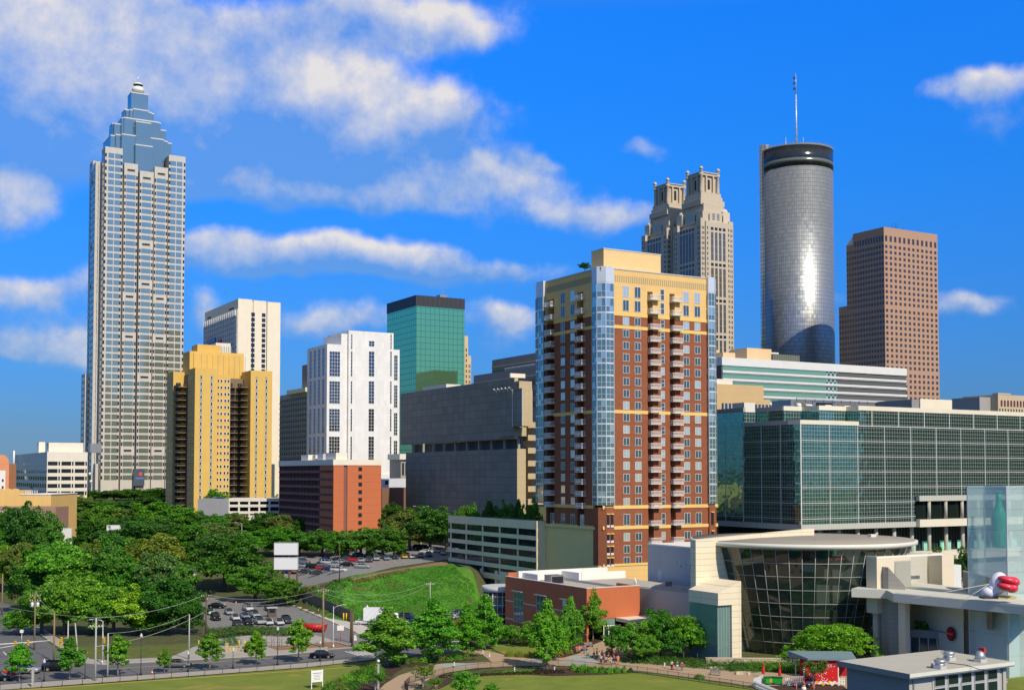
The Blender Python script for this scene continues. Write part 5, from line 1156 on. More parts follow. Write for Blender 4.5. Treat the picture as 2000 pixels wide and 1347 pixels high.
def inflatables():
    wh = M('inflatable_white', (.74,.74,.80), .45, var=.04, bump=.8); lip = M('lip_red', (.72,.045,.075), .3)
    def lips(parent, c, s, yaw):
        o = MB()
        for (dx, dz, sx, sz) in ((-.10,.40,.80,.36),(.40,.36,.46,.46),(-.10,-.42,.76,.38),(.36,-.36,.46,.48)): o.sphere((dx*s, -.25*s, dz*s*.8), 1.0*s, 14, 10, 0, (sx*1.25, .8, sz*1.05))
        x = o.build('lips', lip, parent); x.location = c; x.rotation_euler = (0, radians(14), yaw); return x
    # on the canopy
    c = P(1951, 1143, 199.5); zc = zat(1168, 199.5); t = thing('inflatable_head', (c.x, c.y, zc), 'white round inflatable figure with huge red lips tethered on the canopy roof', 'inflatable')
    m = MB(); m.sphere((0,0,0), 1.0, 24, 16, 0, (1.45,1.45,1.95)); o = m.build('head', wh, t); o.location = (-.1, 0, c.z-zc+.35); o.rotation_euler = (0, radians(18), 0)
    m = MB(); m.sphere((-1.55, .2, .95), 1.15, 16, 10, 0, (1.1,1.0,.85)); m.sphere((-1.1,-.1,1.6), .8, 12, 8); m.build('body', wh, t)
    lips(t, (1.0, -.9, c.z-zc+.45), 1.75, radians(4))
    m = MB(); m.box(-.6, 2.4, -1.2, 1.2, -.0, .42); m.build('base', M('tan_pad', (.52,.40,.18)), t); m = MB(); m.box(-3.0, -.6, -1.0, 1.0, 0, .22); m.build('base', M('dark_pad', (.08,.07,.06)), t)
    for k, (a, z) in enumerate(((-5.8, 0),(-14.5, .1))):
        s = MB(); s.tube([(-1.6,0,2.4),(a,-.6,z)], .035, 4); s.build('tether', white, t)
    # second one at the right edge behind the glass tower
    c = P(2004, 1085, 214); t2 = thing('inflatable_head', (c.x, c.y, 18.5), 'second inflatable with red lips, cut by the right edge behind the glass tower', 'inflatable')
    m = MB(); m.sphere((0,0,0), 1.0, 24, 16, 0, (1.5,1.5,1.9)); o = m.build('head', wh, t2); o.location = (.6, 0, c.z-18.5+1.0); lips(t2, (-.6, -1.2, c.z-18.5), 1.6, radians(30))
    m = MB(); m.lathe([(.5, -19.5),(.4, c.z-18.5-1)], (.6,0,0), 10); m.build('support_mast', steel, t2)
inflatables()

def front_pavilion():
    b = Bld('flat_roof_pavilion', 'grey flat-roofed pavilion with metal roof vents in the lower right corner', 'pavilion', 1770, 173, base=-3)
    W = b.wd; w_ = W(1973); l = b.ln(1630); zt = b.z(1316); gw = M('grey_block_wall', (.22,.245,.26), .8, grid=(0,1.2,(.18,.2,.21),.05)); rf = M('pale_roof', (.44,.43,.37), .85, var=.08, vs_=.3)
    b.box('roof_slab', rf, 0, w_, 0, l, zt-.15, zt); b.box('roof_fascia', M('grey_fascia', (.20,.22,.25), .5), -.06, 0, -.06, l+.06, zt-.75, zt+.05); b.box('roof_fascia', M('pale_fascia', (.66,.66,.58)), 0, w_, -.06, 0, zt-.5, zt+.05); b.box('soffit', M('grey_fascia', (.20,.22,.25)), 0, w_, 0, l, zt-.7, zt-.16)
    b.box('wall', M('cream_grey_wall', (.42,.41,.36), .85), 1.3, w_-.8, 1.2, l-.8, -3, zt-.7); b.box('wall', gw, 1.2, 1.3, 1.2, l-.8, -3, zt-.72)
    b.box('curtain_frame', pale_metal, W(1815, 1.0), W(1945,1.0), 1.05, 1.2, -3, zt-.9)
    for k in range(5):
        for j in range(3): x0_ = W(1815,1)+.25+k*(W(1945,1)-W(1815,1)-.3)/5; b.win('R', x0_+1.2, zt-1.75-j*1.75, 2.3, 1.55, ('fp', [M('deep_green_glass', (.02,.04,.035), .05, .3), pale_metal], 0, 0, .09), 1.05)
    b.box('corner_pilaster', M('cream_grey_wall', (.42,.41,.36)), w_-1.4, w_-.7, .95, 1.2, -3, zt-.7); b.box('downpipe', metal, 1.9, 2.1, 1.0, 1.2, -3, zt-.8)
    for (px, Y, s, red) in ((1847, 186, 1.0, 0),(1907, 184.5, 1.0, 1),(1829, 178, .95, 0)):
        x, y = at(b, px, Y); m = MB(); m.box(x-.7*s, x+.7*s, y-.7*s, y+.7*s, zt, zt+.5, 0); o = b.one('roof_vent', m, pale_metal); m = MB()
        if red: m.lathe([(.75,.5),(.8,.9),(.55,1.5),(.1,1.7)], (x,y,zt), 16)
        else: m.lathe([(.7,.5),(.72,.7),(.62,.72),(.85,.95),(.85,1.3),(.6,1.35),(.1,1.4)], (x,y,zt), 16)
        m.build('vent_hood', steel, o)
        if red: f = MB(); f.box(x+.3,x+.75,y-.5,y+.5,zt+1.3,zt+2.1); f.build('red_flap', M('display_red', (.5,.03,.03)), o)
    x, y = at(b, 1814, 179.5); m = MB(); m.lathe([(.3,0),(.05,.9)], (x,y,zt), 10); b.one('vent_cone', m, pale_metal)
    m = MB(); p = [at(b,1832,189), at(b,1845,183), at(b,1880,181), at(b,1905,177), at(b,1920,176)]; m.tube([(q[0],q[1],zt+(.9 if i == 0 else .06)) for i, q in enumerate(p)], .05, 4); b.one('roof_cable', m, black); b.done()
    # silver dish on a post in front
    c = G(1692, 1362, 0); t = thing('satellite_dish', (c.x, c.y, 0), 'pale round dish and post in front of the grey pavilion', 'satellite dish'); m = MB(); m.tube([(0,0,0),(0,0,4.2)], .1, 6); m.build('post', pale_metal, t)
    m = MB(); m.lathe([(.05,2.3),(.6,2.45),(.95,2.8)], (-1.0,0,0), 16, cap=False); m.build('dish', pale_metal, t)
front_pavilion()
# ================================================================ ground, streets, lawns
import bmesh
def struct(o): return tag(o, kind='structure')
grassm = M('lawn_grass', (.155,.200,.022), .95, var=.32, vs_=.22, bump=3.0, patch=((.30,.25,.05), .09, .55)); weed = M('weedy_ground', (.075,.085,.03), .95, var=.5, vs_=.25, bump=2.0)
asph = M('asphalt', (.125,.13,.135), .9, var=.16, vs_=.35, patch=((.075,.078,.08), .25, .60)); asph2 = M('old_asphalt', (.19,.19,.19), .9, var=.18, vs_=.3, patch=((.11,.11,.11), .3, .58)); walk = M('pavement_concrete', (.36,.33,.29), .9, var=.12, vs_=.6, grid=(1.8,0,(.28,.26,.22),.06))
tanp = M('tan_path', (.40,.29,.19), .9, var=.10, vs_=.8); mulch = M('bark_mulch', (.055,.028,.018), .95, var=.3, vs_=1.5, bump=4.0); hillg = M('hill_grass', (.070,.215,.016), .95, var=.40, vs_=.35, bump=2.5, patch=((.16,.15,.04), .12, .60))
paint = M('road_paint', (.55,.55,.52), .8, var=.2, vs_=2.0); tanc = M('tan_concrete_apron', (.38,.31,.23), .9, var=.15, vs_=.5); dirt = M('bare_dirt', (.24,.15,.085), .95, var=.3, vs_=.6)
def terrain():
    xs = sorted(set([-6000,-4000,-2500,-1500,-1000,-700,-500]+[-400+i*10 for i in range(24)]+[-160+i*2.5 for i in range(80)]+[40+i*10 for i in range(40)]+[450,600,900,1500,2500,4000,6000]))
    ys = [-300,-100,0,60,120,160,200,240]+[260+i*2.5 for i in range(70)]+[435+i*15 for i in range(30)]+[900,1000,1200,1400,1700,2200,3000,5000,9000]
    n = len(xs); mb = MB(); mb.v = [(x, y, H(x, y)) for y in ys for x in xs]
    for j in range(len(ys)-1):
        for i in range(n-1): mb.f.append((j*n+i, j*n+i+1, (j+1)*n+i+1, (j+1)*n+i)); mb.m.append(0); mb.sm.append(True)
    struct(mb.build('ground', weed))
terrain()
def sheet(name, pts, mat, lift=.012, px=True, hill=False, kind='structure'):
    w3 = [(T(*p) if hill else G(*p)) if px else Vector(p) for p in pts]
    bm = bmesh.new(); f = bm.faces.new([bm.verts.new((p.x, p.y, lift)) for p in w3])
    bmesh.ops.triangulate(bm, faces=bm.faces[:])
    if hill:
        for _ in range(9):
            es = [e for e in bm.edges if e.calc_length() > 3.2]
            if not es: break
            bmesh.ops.subdivide_edges(bm, edges=es, cuts=1); bmesh.ops.triangulate(bm, faces=bm.faces[:])
        for v in bm.verts: v.co.z = H(v.co.x, v.co.y)+lift
    for f in bm.faces:
        f.normal_update()
        if f.normal.z < 0: f.normal_flip()
        if hill: f.smooth = True
    me = bpy.data.meshes.new(name); bm.to_mesh(me); bm.free(); me.materials.append(mat); o = link(bpy.data.objects.new(name, me)); return tag(o, kind=kind)
def strip(name, pts, w_, h_, mat, px=True, z=0):
    """a kerb or low edging that follows pts"""
    p = [G(*q) if px else Vector(q) for q in pts]; mb = MB()
    for a, c in zip(p, p[1:]):
        d = (c-a).normalized(); n = Vector((-d.y, d.x, 0))*w_/2
        mb.prism([(a-n).to_2d()[:], (c-n).to_2d()[:], (c+n).to_2d()[:], (a+n).to_2d()[:]], z-.02, z+h_)
    return struct(mb.build(name, mat))
# street along the lawn, with the junction at left
low = [(-40,1341),(150,1328),(300,1318),(500,1304),(640,1292),(720,1284),(800,1279),(900,1270)]
upp = [(900,1252),(800,1256),(715,1262),(640,1270),(550,1278),(450,1284),(340,1290),(200,1297),(150,1296),(60,1228),(20,1194),(-60,1160)]
def band(name, A, B, mat, lift):
    for i in range(len(A)-1): sheet(name, [A[i], A[i+1], B[i+1], B[i]], mat, lift)
band('street', [(-40,1341),(150,1328),(300,1318),(500,1304),(640,1292),(720,1284),(800,1279),(900,1270)], [(-40,1297),(150,1296),(340,1290),(500,1281),(640,1270),(715,1262),(800,1256),(900,1252)], asph, .012)
band('branch_street', [(-60,1296.9),(150,1295.9)], [(-60,1228),(60,1228)], asph, .013); band('branch_street', [(-60,1227.9),(60,1227.9)], [(-60,1160),(18,1180)], asph, .014)
sheet('pavement', [(-40,1352),(0,1348),(200,1334),(400,1319),(600,1304),(700,1292),(740,1288),(720,1284),(640,1292),(500,1304),(300,1318),(150,1328),(-40,1341)], walk, .12)
strip('kerb', low, .22, .13, M('kerb_stone', (.42,.40,.36), .9)); strip('kerb', [(900,1252),(800,1256),(770,1258)], .22, .13, M('kerb_stone', (.42,.40,.36))); strip('kerb', [(640,1270),(550,1278),(450,1284),(340,1290),(200,1297),(160,1294),(60,1226),(20,1192)], .22, .13, M('kerb_stone', (.42,.40,.36)))
band('pavement', [(640,1270),(550,1278),(450,1284),(340,1290),(200,1297),(160,1294)], [(640,1263),(550,1270),(450,1277),(340,1283),(210,1289),(176,1287)], walk, .12)
band('pavement', [(160,1294),(60,1226),(20,1192)], [(176,1287),(76,1222),(32,1190)], walk, .125)
sheet('verge', [(176,1287),(340,1283),(450,1277),(520,1271),(420,1262),(390,1255),(250,1262),(140,1262)], M('verge_grass', (.10,.12,.02), .95, var=.4, vs_=.5, bump=2.0), .02)
# side street climbing to the left, and its white pavement
sheet('side_street', [(715,1262),(640,1270),(600,1236),(560,1208),(520,1186),(420,1152),(380,1142),(350,1118),(380,1108),(470,1135),(560,1172),(620,1198),(680,1224),(765,1258)], asph2, .018)
sheet('pavement', [(575,1170),(560,1178),(600,1194),(690,1232),(720,1250),(760,1260),(775,1256),(720,1226),(640,1194)], M('white_concrete', (.50,.48,.43), .9, var=.15, vs_=.5), .12)
sheet('parking_lot', [(395,1148),(470,1160),(520,1184),(560,1207),(604,1240),(560,1236),(410,1228),(388,1190)], asph2, .022)
sheet('concrete_apron', [(330,1284),(380,1262),(420,1248),(520,1236),(600,1235),(660,1252),(700,1264),(640,1268),(550,1275),(450,1282)], M('pale_apron', (.36,.34,.31), .9, var=.14, vs_=.4), .024)
sheet('bare_strip', [(520,1262),(600,1257),(655,1252),(690,1262),(640,1266),(550,1272)], dirt, .030)
sheet('parking_lot', [(700,1224),(730,1205),(800,1202),(900,1196),(960,1196),(975,1215),(960,1232),(870,1236),(790,1250),(765,1257)], asph2, .026)
sheet('hilltop_parking_lot', [(545,1152),(565,1150),(600,1146),(660,1134),(720,1120),(770,1108),(880,1092),(940,1080),(940,1066),(800,1064),(660,1070),(600,1080),(560,1092)], M('grey_lot', (.22,.22,.215), .9, var=.15, vs_=.3), .16, hill=True)
sheet('grassy_bank', [(578,1176),(640,1208),(700,1217),(800,1212),(880,1202),(950,1184),(935,1155),(905,1122),(884,1101),(800,1108),(740,1118),(690,1130),(640,1142),(585,1153)], hillg, .10, hill=True)
sheet('bare_bank_edge', [(585,1152),(640,1142),(690,1131),(740,1119),(790,1110),(872,1096),(876,1104),(800,1114),(750,1126),(690,1138),(640,1149),(590,1158)], dirt, .17, hill=True)
for k, (x, y, r) in enumerate([(640,1180,10),(700,1150,12),(770,1143,14),(660,1195,9),(610,1172,9),(820,1190,12),(740,1190,9),(600,1160,14)]):
    sheet('bare_patch', [(x+r*1.4*cos(t)*(1+.25*sin(3*t+k)), y+r*.38*sin(t)) for t in [2*pi*q/12 for q in range(12)]], M('dry_weeds', (.13,.12,.04), .95, var=.4, vs_=.8, bump=3.0), .14, hill=True)
# parking bay lines
for i in range(9):
    a = G(412+19*i, 1199+.8*i); d = Vector((.35,-.94,0)).normalized(); c = a+d*5; n = Vector((-d.y, d.x, 0))*.09
    sheet('bay_line', [a-n, c-n, c+n, a+n], M('yellow_road_paint', (.50,.34,.06), .8), .034, px=False)
for i in range(5): sheet('crossing_stripe', [(672+9*i,1271+.1*i),(676+9*i,1271),(704+9*i,1279),(699+9*i,1279.5)], paint, .020)
sheet('stop_line', [(5,1272),(8,1272),(24,1288),(21,1288)], paint, .02); sheet('lane_line', [(200,1306.5),(640,1276),(640,1277),(200,1307.5)], M('faded_yellow_line', (.30,.24,.12), .9, var=.3), .02)
# lawns, beds and paths of the park
sheet('lawn', [(-40,1349),(0,1347),(200,1333),(400,1318),(600,1303),(700,1292),(735,1290),(770,1300),(700,1345),(640,1420),(-300,1420)], grassm, .03)
sheet('lawn', [(780,1300),(850,1293),(960,1270),(960,1262),(880,1275),(760,1288)], grassm, .032); sheet('lawn', [(950,1262),(1120,1235),(1230,1248),(1190,1270),(1120,1280),(1060,1284),(985,1276)], grassm, .034)
sheet('mulch_bed', [(636,1352),(680,1330),(735,1304),(775,1291),(800,1296),(770,1315),(750,1352)], mulch, .045); sheet('mulch_bed', [(770,1296),(850,1288),(925,1284),(930,1288),(850,1296),(800,1302)], mulch, .05)
pth = [(735,1352),(752,1335),(780,1318),(830,1303),(890,1296),(960,1292),(945,1280),(925,1272),(912,1268),(930,1266),(960,1272),(1000,1282),(1050,1285),(1100,1284),(1130,1276),(1150,1262),(1180,1250),(1195,1238),(1240,1236),(1300,1246),(1280,1256),(1240,1262),(1235,1275),(1260,1288),(1330,1296),(1420,1306),(1520,1314),(1660,1320),(1660,1345),(1560,1340),(1480,1342),(1420,1332),(1330,1320),(1260,1311),(1190,1304),(1100,1300),(1010,1301),(930,1304),(870,1314),(830,1330),(800,1352)]
sheet('park_path', pth, tanp, .055)
for (x, y, rx, ry) in ((890,1299,42,4.5),(1145,1284,38,5),(1045,1291,26,3.2),(1130,1293,40,4.5)): sheet('pale_paving_circle', [(x+rx*cos(2*pi*q/28), y+ry*sin(2*pi*q/28)) for q in range(28)], M('pale_grey_paving', (.34,.35,.33), .9, var=.1), .066)
sheet('lawn', [(830,1360),(850,1338),(890,1322),(960,1312),(1050,1308),(1120,1312),(1200,1312),(1280,1316),(1360,1327),(1430,1337),(1490,1347),(1500,1420),(700,1420)], grassm, .04)
sheet('mulch_bed', [(838,1345),(856,1330),(900,1317),(960,1309),(1060,1305),(1130,1305),(1200,1309),(1245,1313),(1190,1317),(1080,1320),(1010,1316),(950,1319),(890,1330),(858,1345)], mulch, .058)
sheet('mulch_bed', [(983,1280),(1060,1288),(1120,1284),(1160,1264),(1190,1252),(1175,1246),(1110,1262),(1040,1275)], mulch, .046); sheet('mulch_bed', [(1200,1290),(1240,1280),(1330,1284),(1460,1290),(1545,1298),(1650,1303),(1650,1318),(1500,1312),(1380,1302),(1260,1300)], mulch, .047)
sheet('plaza', [(1660,1345),(1660,1318),(1480,1300),(1440,1290),(1700,1275),(1990,1268),(2100,1290),(2100,1360),(1970,1330)], M('plaza_paving', (.34,.27,.20), .9, var=.12), .036); sheet('lawn', [(1965,1330),(2000,1305),(2100,1320),(2100,1380),(1960,1360)], grassm, .06)
sheet('mulch_bed', [(1480,1340),(1640,1333),(1660,1350),(1640,1380),(1500,1380)], mulch, .062)
sheet('yellow_hose_line', [(0,1350),(200,1335.4),(420,1320),(600,1308),(700,1301),(700,1302),(600,1309),(420,1321.2),(200,1336.6),(0,1351.2)], M('straw_line', (.42,.34,.07)), .05)

# ---- scattered leaves as stuff: bank, lawn tufts
leafm = bpy.data.materials.new('leaves'); leafm.use_nodes = True
def _leaf():
    t = NT(leafm.node_tree); t.n.clear(); oi = t.N('ShaderNodeObjectInfo'); geo = t.N('ShaderNodeNewGeometry')
    n = t.N('ShaderNodeTexNoise', i_Scale=.35, i_Detail=3.0); t.L(geo.outputs['Position'], n.inputs['Vector'])
    f = t.math('MULTIPLY', t.math('MULTIPLY_ADD', geo.outputs['Random Per Island'], .9, .55), t.math('MULTIPLY_ADD', n.outputs[0], .9, .55))
    c = t.N('ShaderNodeVectorMath', operation='SCALE'); t.L(oi.outputs['Color'], c.inputs[0]); t.L(f, c.inputs['Scale'])
    b = t.N('ShaderNodeBsdfPrincipled', i_Roughness=.55); b.inputs['Specular IOR Level'].default_value = .35; t.L(c.outputs[0], b.inputs['Base Color'])
    tr = t.N('ShaderNodeBsdfTranslucent'); c2 = t.mix(1.0, c.outputs[0], (1.5,1.7,.5), 'MULTIPLY'); t.L(c2, tr.inputs[0])
    ms = t.N('ShaderNodeMixShader', i_Fac=.30); t.L(b.outputs[0], ms.inputs[1]); t.L(tr.outputs[0], ms.inputs[2]); o = t.N('ShaderNodeOutputMaterial'); t.L(ms.outputs[0], o.inputs[0])
_leaf()
barkm = M('bark', (.12,.095,.075), .9, var=.3, vs_=2.0); palebark = M('pale_bark', (.34,.29,.23), .9, var=.2, vs_=2.0)
def leafquad(mb, p, n, s, rnd):
    a = n.cross(Vector((rnd.uniform(-1,1), rnd.uniform(-1,1), rnd.uniform(-1,1)))); a = a.normalized() if a.length > .01 else Vector((1,0,0)); b = n.cross(a)
    u, v = a*s*.5, b*s*rnd.uniform(.35,.6); mb.face([p-u, p-v*1.0, p+u, p+v])
def scatter_stuff(name, poly, n, size, col, seed, lift, hgt=.25, hill=True):
    rnd = random.Random(seed); pts = [T(*q) if hill else G(*q) for q in poly]; xs = [p.x for p in pts]; ys = [p.y for p in pts]; mb = MB(); k = 0
    def inside(x, y):
        c = False; j = len(pts)-1
        for i in range(len(pts)):
            if (pts[i].y > y) != (pts[j].y > y) and x < (pts[j].x-pts[i].x)*(y-pts[i].y)/(pts[j].y-pts[i].y)+pts[i].x: c = not c
            j = i
        return c
    while k < n:
        x, y = rnd.uniform(min(xs), max(xs)), rnd.uniform(min(ys), max(ys))
        if not inside(x, y): continue
        if sin(x*.35+1.7*sin(y*.21))*sin(y*.3+sin(x*.17)) < rnd.uniform(-1.3, .3)-.1: k += .3; continue
        k += 1; leafquad(mb, Vector((x, y, H(x, y)+lift+rnd.uniform(0, hgt))), Vector((rnd.uniform(-.8,.8), rnd.uniform(-.9,.3), 1)).normalized(), size*rnd.uniform(.6,1.3), rnd)
    o = mb.build(name, leafm); o.color = (*col, 1); return tag(o, kind='stuff')
scatter_stuff('ground_cover', [(580,1174),(640,1206),(700,1215),(800,1210),(880,1200),(948,1183),(933,1156),(903,1125),(880,1104),(800,1112),(740,1122),(690,1134),(640,1146),(590,1156)], 26000, .34, (.070,.235,.016), 3, .12)
scatter_stuff('weeds', [(405,1232),(480,1228),(560,1232),(600,1238),(560,1243),(470,1240),(410,1250)], 5000, .40, (.06,.12,.02), 4, .05, .9, False)
scatter_stuff('weeds', [(585,1156),(640,1147),(690,1136),(740,1124),(800,1112),(800,1117),(740,1130),(690,1142),(600,1160)], 2500, .35, (.16,.16,.05), 5, .12, .5)
scatter_stuff('ivy', [(870,1320),(1040,1306),(1060,1309),(940,1318),(880,1327)], 1500, .25, (.09,.22,.02), 6, .07, .15, False)
# ---- far belt of woods on the horizon
def far_wood():
    rnd = random.Random(5); mb = MB()
    for i in range(9000):
        a = rnd.uniform(-.62, .62); d = rnd.uniform(850, 1700); x, y = d*tan(a), d; leafquad(mb, Vector((x, y, H(x, y)+rnd.uniform(0, 9))), Vector((rnd.uniform(-1,1), -1, rnd.uniform(0,1.5))).normalized(), 7, rnd)
    o = mb.build('distant_wood', leafm); o.color = (.03,.07,.015,1); tag(o, kind='stuff')
far_wood()

# ================================================================ trees
def trunk_mesh(name, h, r, rnd, limbs, spread, mat, stems=1):
    mb = MB()
    for s_ in range(stems):
        off = Vector((0,0,0)) if stems == 1 else Vector((cos(s_*2.4), sin(s_*2.4), 0))*spread*.32
        top = Vector((rnd.uniform(-.2,.2), rnd.uniform(-.2,.2), h))+off
        mb.tube([Vector((0,0,-.3)), Vector((0,0,h*.25))+off*.2, Vector((0,0,h*.6))+off*.6, top], [r*1.3, r, r*.75, r*.25], 7)
        for k in range(limbs):
            a = k*2.4+rnd.random(); z0 = h*rnd.uniform(.35,.75); L = spread*rnd.uniform(.5,.9)
            p0 = Vector((0,0,z0))+off*.6; mb.tube([p0, p0+Vector((cos(a)*L*.5, sin(a)*L*.5, L*.4)), p0+Vector((cos(a)*L, sin(a)*L, L*.65))], [r*.45, r*.3, r*.1], 5)
    return mb.mesh(name, mat)
def crown_mesh(name, shape, seed, K, nl, ls, rc):
    """shape(rnd) gives a clump centre and its outward direction; every clump is a burst of small leaves"""
    rnd = random.Random(seed); mb = MB()
    for k in range(K):
        c, out, sc = shape(rnd, k/K); r0 = rc*rnd.uniform(.6,1.25)*sc
        for i in range(nl):
            d = Vector((rnd.gauss(0,1), rnd.gauss(0,1), rnd.gauss(.25,1))).normalized(); d = (d+out*.7).normalized() if rnd.random() < .75 else d
            p = c+Vector((d.x, d.y, d.z*.7))*r0*rnd.uniform(.55,1.08); n = (d*.7+Vector((rnd.uniform(-1,1), rnd.uniform(-1,1), rnd.uniform(-.3,1.2)))).normalized()
            leafquad(mb, p, n, ls*rnd.uniform(.6,1.4), rnd)
    return mb.mesh(name, leafm)
def ell(cz, rx, rz, hollow=.62, low=-.75, lob=None, power=1.0):
    def f(rnd, t):
        while True:
            d = Vector((rnd.gauss(0,1), rnd.gauss(0,1), rnd.gauss(.15,1))).normalized()
            if d.z > low: break
        k = rnd.uniform(hollow, 1.0); a = atan2(d.y, d.x); w_ = 1+(.16*sin(a*3+d.z*4+1)+.10*sin(a*5-d.z*6) if lob is None else lob*sin(a*3+d.z*5))
        taper = 1 if power == 1.0 else max(.15, (1-(d.z*.5+.5)**power)*1.25)
        return Vector((d.x*rx*k*w_*taper, d.y*rx*k*w_*taper, cz+d.z*rz*k*(1 if w_ < 1.1 else 1.06))), d, 1
    return f
def layered(h, rx):
    def f(rnd, t):
        L = int(rnd.random()*5); a = rnd.uniform(0, 2*pi); R = rx*(1-.13*L)*sqrt(rnd.random()); z = h*(.38+.14*L)-.10*h*(R/rx)**2
        return Vector((cos(a)*R, sin(a)*R, z+rnd.uniform(-.2,.2))), Vector((cos(a)*.4, sin(a)*.4, .9)), 1
    return f
rt = random.Random(11)
PROTO = {}   # kind: (trunk mesh, crown mesh, height, width)
def proto(k, tm, cm, h, w_):
    zs = sorted(v.co.z for v in cm.vertices); rs = sorted(abs(v.co.x) for v in cm.vertices)
    PROTO[k] = (tm, cm, zs[int(len(zs)*.992)], 2*rs[int(len(rs)*.975)])
for v in range(4):
    rz = 5.2; proto('oak%d' % v, trunk_mesh('trunk', 8, .38, rt, 6, 4.5, barkm), crown_mesh('crown', ell(6.8, 5.4, rz, .38, -.85, .24), 20+v, 140, 115, .37, 1.22), 12.7, 12.2)
for v in range(2):
    proto('dense%d' % v, trunk_mesh('trunk', 7, .3, rt, 5, 3.5, barkm), crown_mesh('crown', ell(6.2, 4.2, 5.0, .6, -.9, .08, 2.2), 30+v, 120, 100, .33, 1.12), 11.8, 8.8)
    proto('young%d' % v, trunk_mesh('trunk', 4.0, .085, rt, 4, 1.0, palebark), crown_mesh('crown', ell(3.6, 1.5, 2.4, .25, -.97, .08, 2.2), 40+v, 100, 95, .185, .46), 6.3, 3.5)
    proto('maple%d' % v, trunk_mesh('trunk', 7.0, .13, rt, 7, 1.8, palebark), crown_mesh('crown', ell(5.2, 2.6, 4.4, .25, -.97, .10, 1.7), 50+v, 175, 105, .235, .68), 10.2, 6.0)
proto('column', trunk_mesh('trunk', 8, .2, rt, 0, 1, barkm), crown_mesh('crown', ell(6.2, 1.6, 5.6, .5, -1, .06, 3.5), 60, 110, 90, .27, .7), 12.2, 4.0)
proto('myrtle', trunk_mesh('trunk', 3.2, .06, rt, 2, 1.1, palebark, 5), crown_mesh('crown', ell(3.6, 1.9, 1.5, .3, -.7, .2), 61, 60, 34, .19, .5), 5.3, 4.4)
proto('plaza', trunk_mesh('trunk', 3.6, .10, rt, 4, 1.8, barkm), crown_mesh('crown', ell(4.0, 2.7, 2.5, .3, -.85, .2), 62, 120, 90, .20, .60), 6.6, 6.2)
proto('spread', trunk_mesh('trunk', 4.4, .16, rt, 7, 4.2, barkm), crown_mesh('crown', layered(6.0, 6.6), 63, 190, 85, .21, .75), 6.2, 14.0)
DARK, MID, BRI, LIME, OLV, RUST = (.045,.150,.009),(.078,.235,.012),(.12,.33,.014),(.20,.40,.016),(.125,.20,.024),(.18,.13,.03)
nT = 0
def tree(name, px, ytop, wpx, Y, kind, col, label, group=None, base=None, rot=None, dz=0):
    global nT
    nT += 1; tm, cm, h, w_ = PROTO[kind]
    if base is not None: Y = G(px, base).y
    q = P(px, 1000 if base is None else base, Y); gz = (H(q.x, Y) if base is None else 0)+dz; hh = zat(ytop, Y)-gz; ww = wpx*Y/(F*cos(PITCH))*(1.22 if group and base is None else 1.06)
    t = thing(name, (q.x, Y, gz), label, 'tree', (nT*2.39996) % 6.283 if rot is None else rot, group); sx, sz = ww/w_, max(.3, hh/h)
    c = link(bpy.data.objects.new('crown', cm)); c.parent = t; v_ = rt.uniform(.86,1.16); c.color = (col[0]*v_*rt.uniform(.80,1.25), col[1]*v_, col[2]*v_*rt.uniform(.7,1.9), 1); c.scale = (sx, sx, sz)
    b = link(bpy.data.objects.new('trunk', tm)); b.parent = t; b.scale = (min(sx, 1.4), min(sx, 1.4), sz); return t
ORD = ['first','second','third','fourth','fifth','sixth','seventh','eighth','ninth','tenth','eleventh','twelfth','thirteenth','fourteenth','fifteenth','sixteenth','seventeenth','eighteenth','nineteenth','twentieth']
def forest(Y, items, where, group):
    for i, it in enumerate(items):
        px, yt, wp, kind, col = it[:5]; tone = {id(DARK):'dark', id(MID):'green', id(BRI):'bright', id(LIME):'yellow-green', id(OLV):'olive', id(RUST):'brownish'}[id(col)]
        form = 'columnar' if kind == 'column' else ('conical' if kind.startswith('dense') else 'broad')
        tree({'columnar':'columnar_tree','conical':'conical_tree','broad':'broadleaf_tree'}[form], px, yt, wp, it[5] if len(it) > 5 else Y, kind, col, '%s %s tree, %s from the left %s' % (form, tone, ORD[i], where), group)
o0, o1, o2, o3 = 'oak0','oak1','oak2','oak3'
forest(690, [(112,957,60,o0,DARK),(150,960,50,o1,MID),(184,958,52,o2,DARK),(222,957,56,o3,DARK),(262,955,52,o0,DARK),(300,953,60,o1,DARK),(338,958,46,o2,DARK),(360,962,40,o3,DARK),(90,948,60,o2,MID)], 'in the row below the tallest tower', 'trees at the foot of the tallest tower')
forest(575, [(118,975,66,o1,DARK),(155,968,50,o2,OLV),(192,976,74,o3,MID),(240,978,60,o0,DARK),(285,970,72,o2,DARK),(325,972,60,o1,MID),(362,978,60,o0,DARK),(395,990,44,o3,OLV),(424,957,40,o1,MID,540),(455,1002,40,o0,DARK,500),(520,1000,44,o3,DARK,495),(540,968,26,o2,MID,560)], 'in the row left of the low garage', 'trees behind the low garage row')
forest(470, [(8,994,60,o1,DARK,385),(48,988,70,o3,DARK,385),(92,1004,52,o0,MID,385),(135,1000,60,o2,DARK),(150,1012,44,o1,MID),(205,988,66,o0,MID),(255,992,64,o3,OLV),(300,982,80,o1,MID),(350,990,70,o2,MID),(385,1004,56,o0,DARK),(425,1006,54,o3,MID),(466,1004,44,o2,OLV),(505,1012,56,o1,DARK),(548,1006,52,o0,OLV),(590,1010,44,'dense0',DARK),(634,1004,56,o3,OLV),(688,1006,26,'dense0',DARK),(708,1004,26,'dense1',DARK),(732,1008,30,'dense0',DARK)], 'in the row under the brick lodge', 'trees in the billboard row')
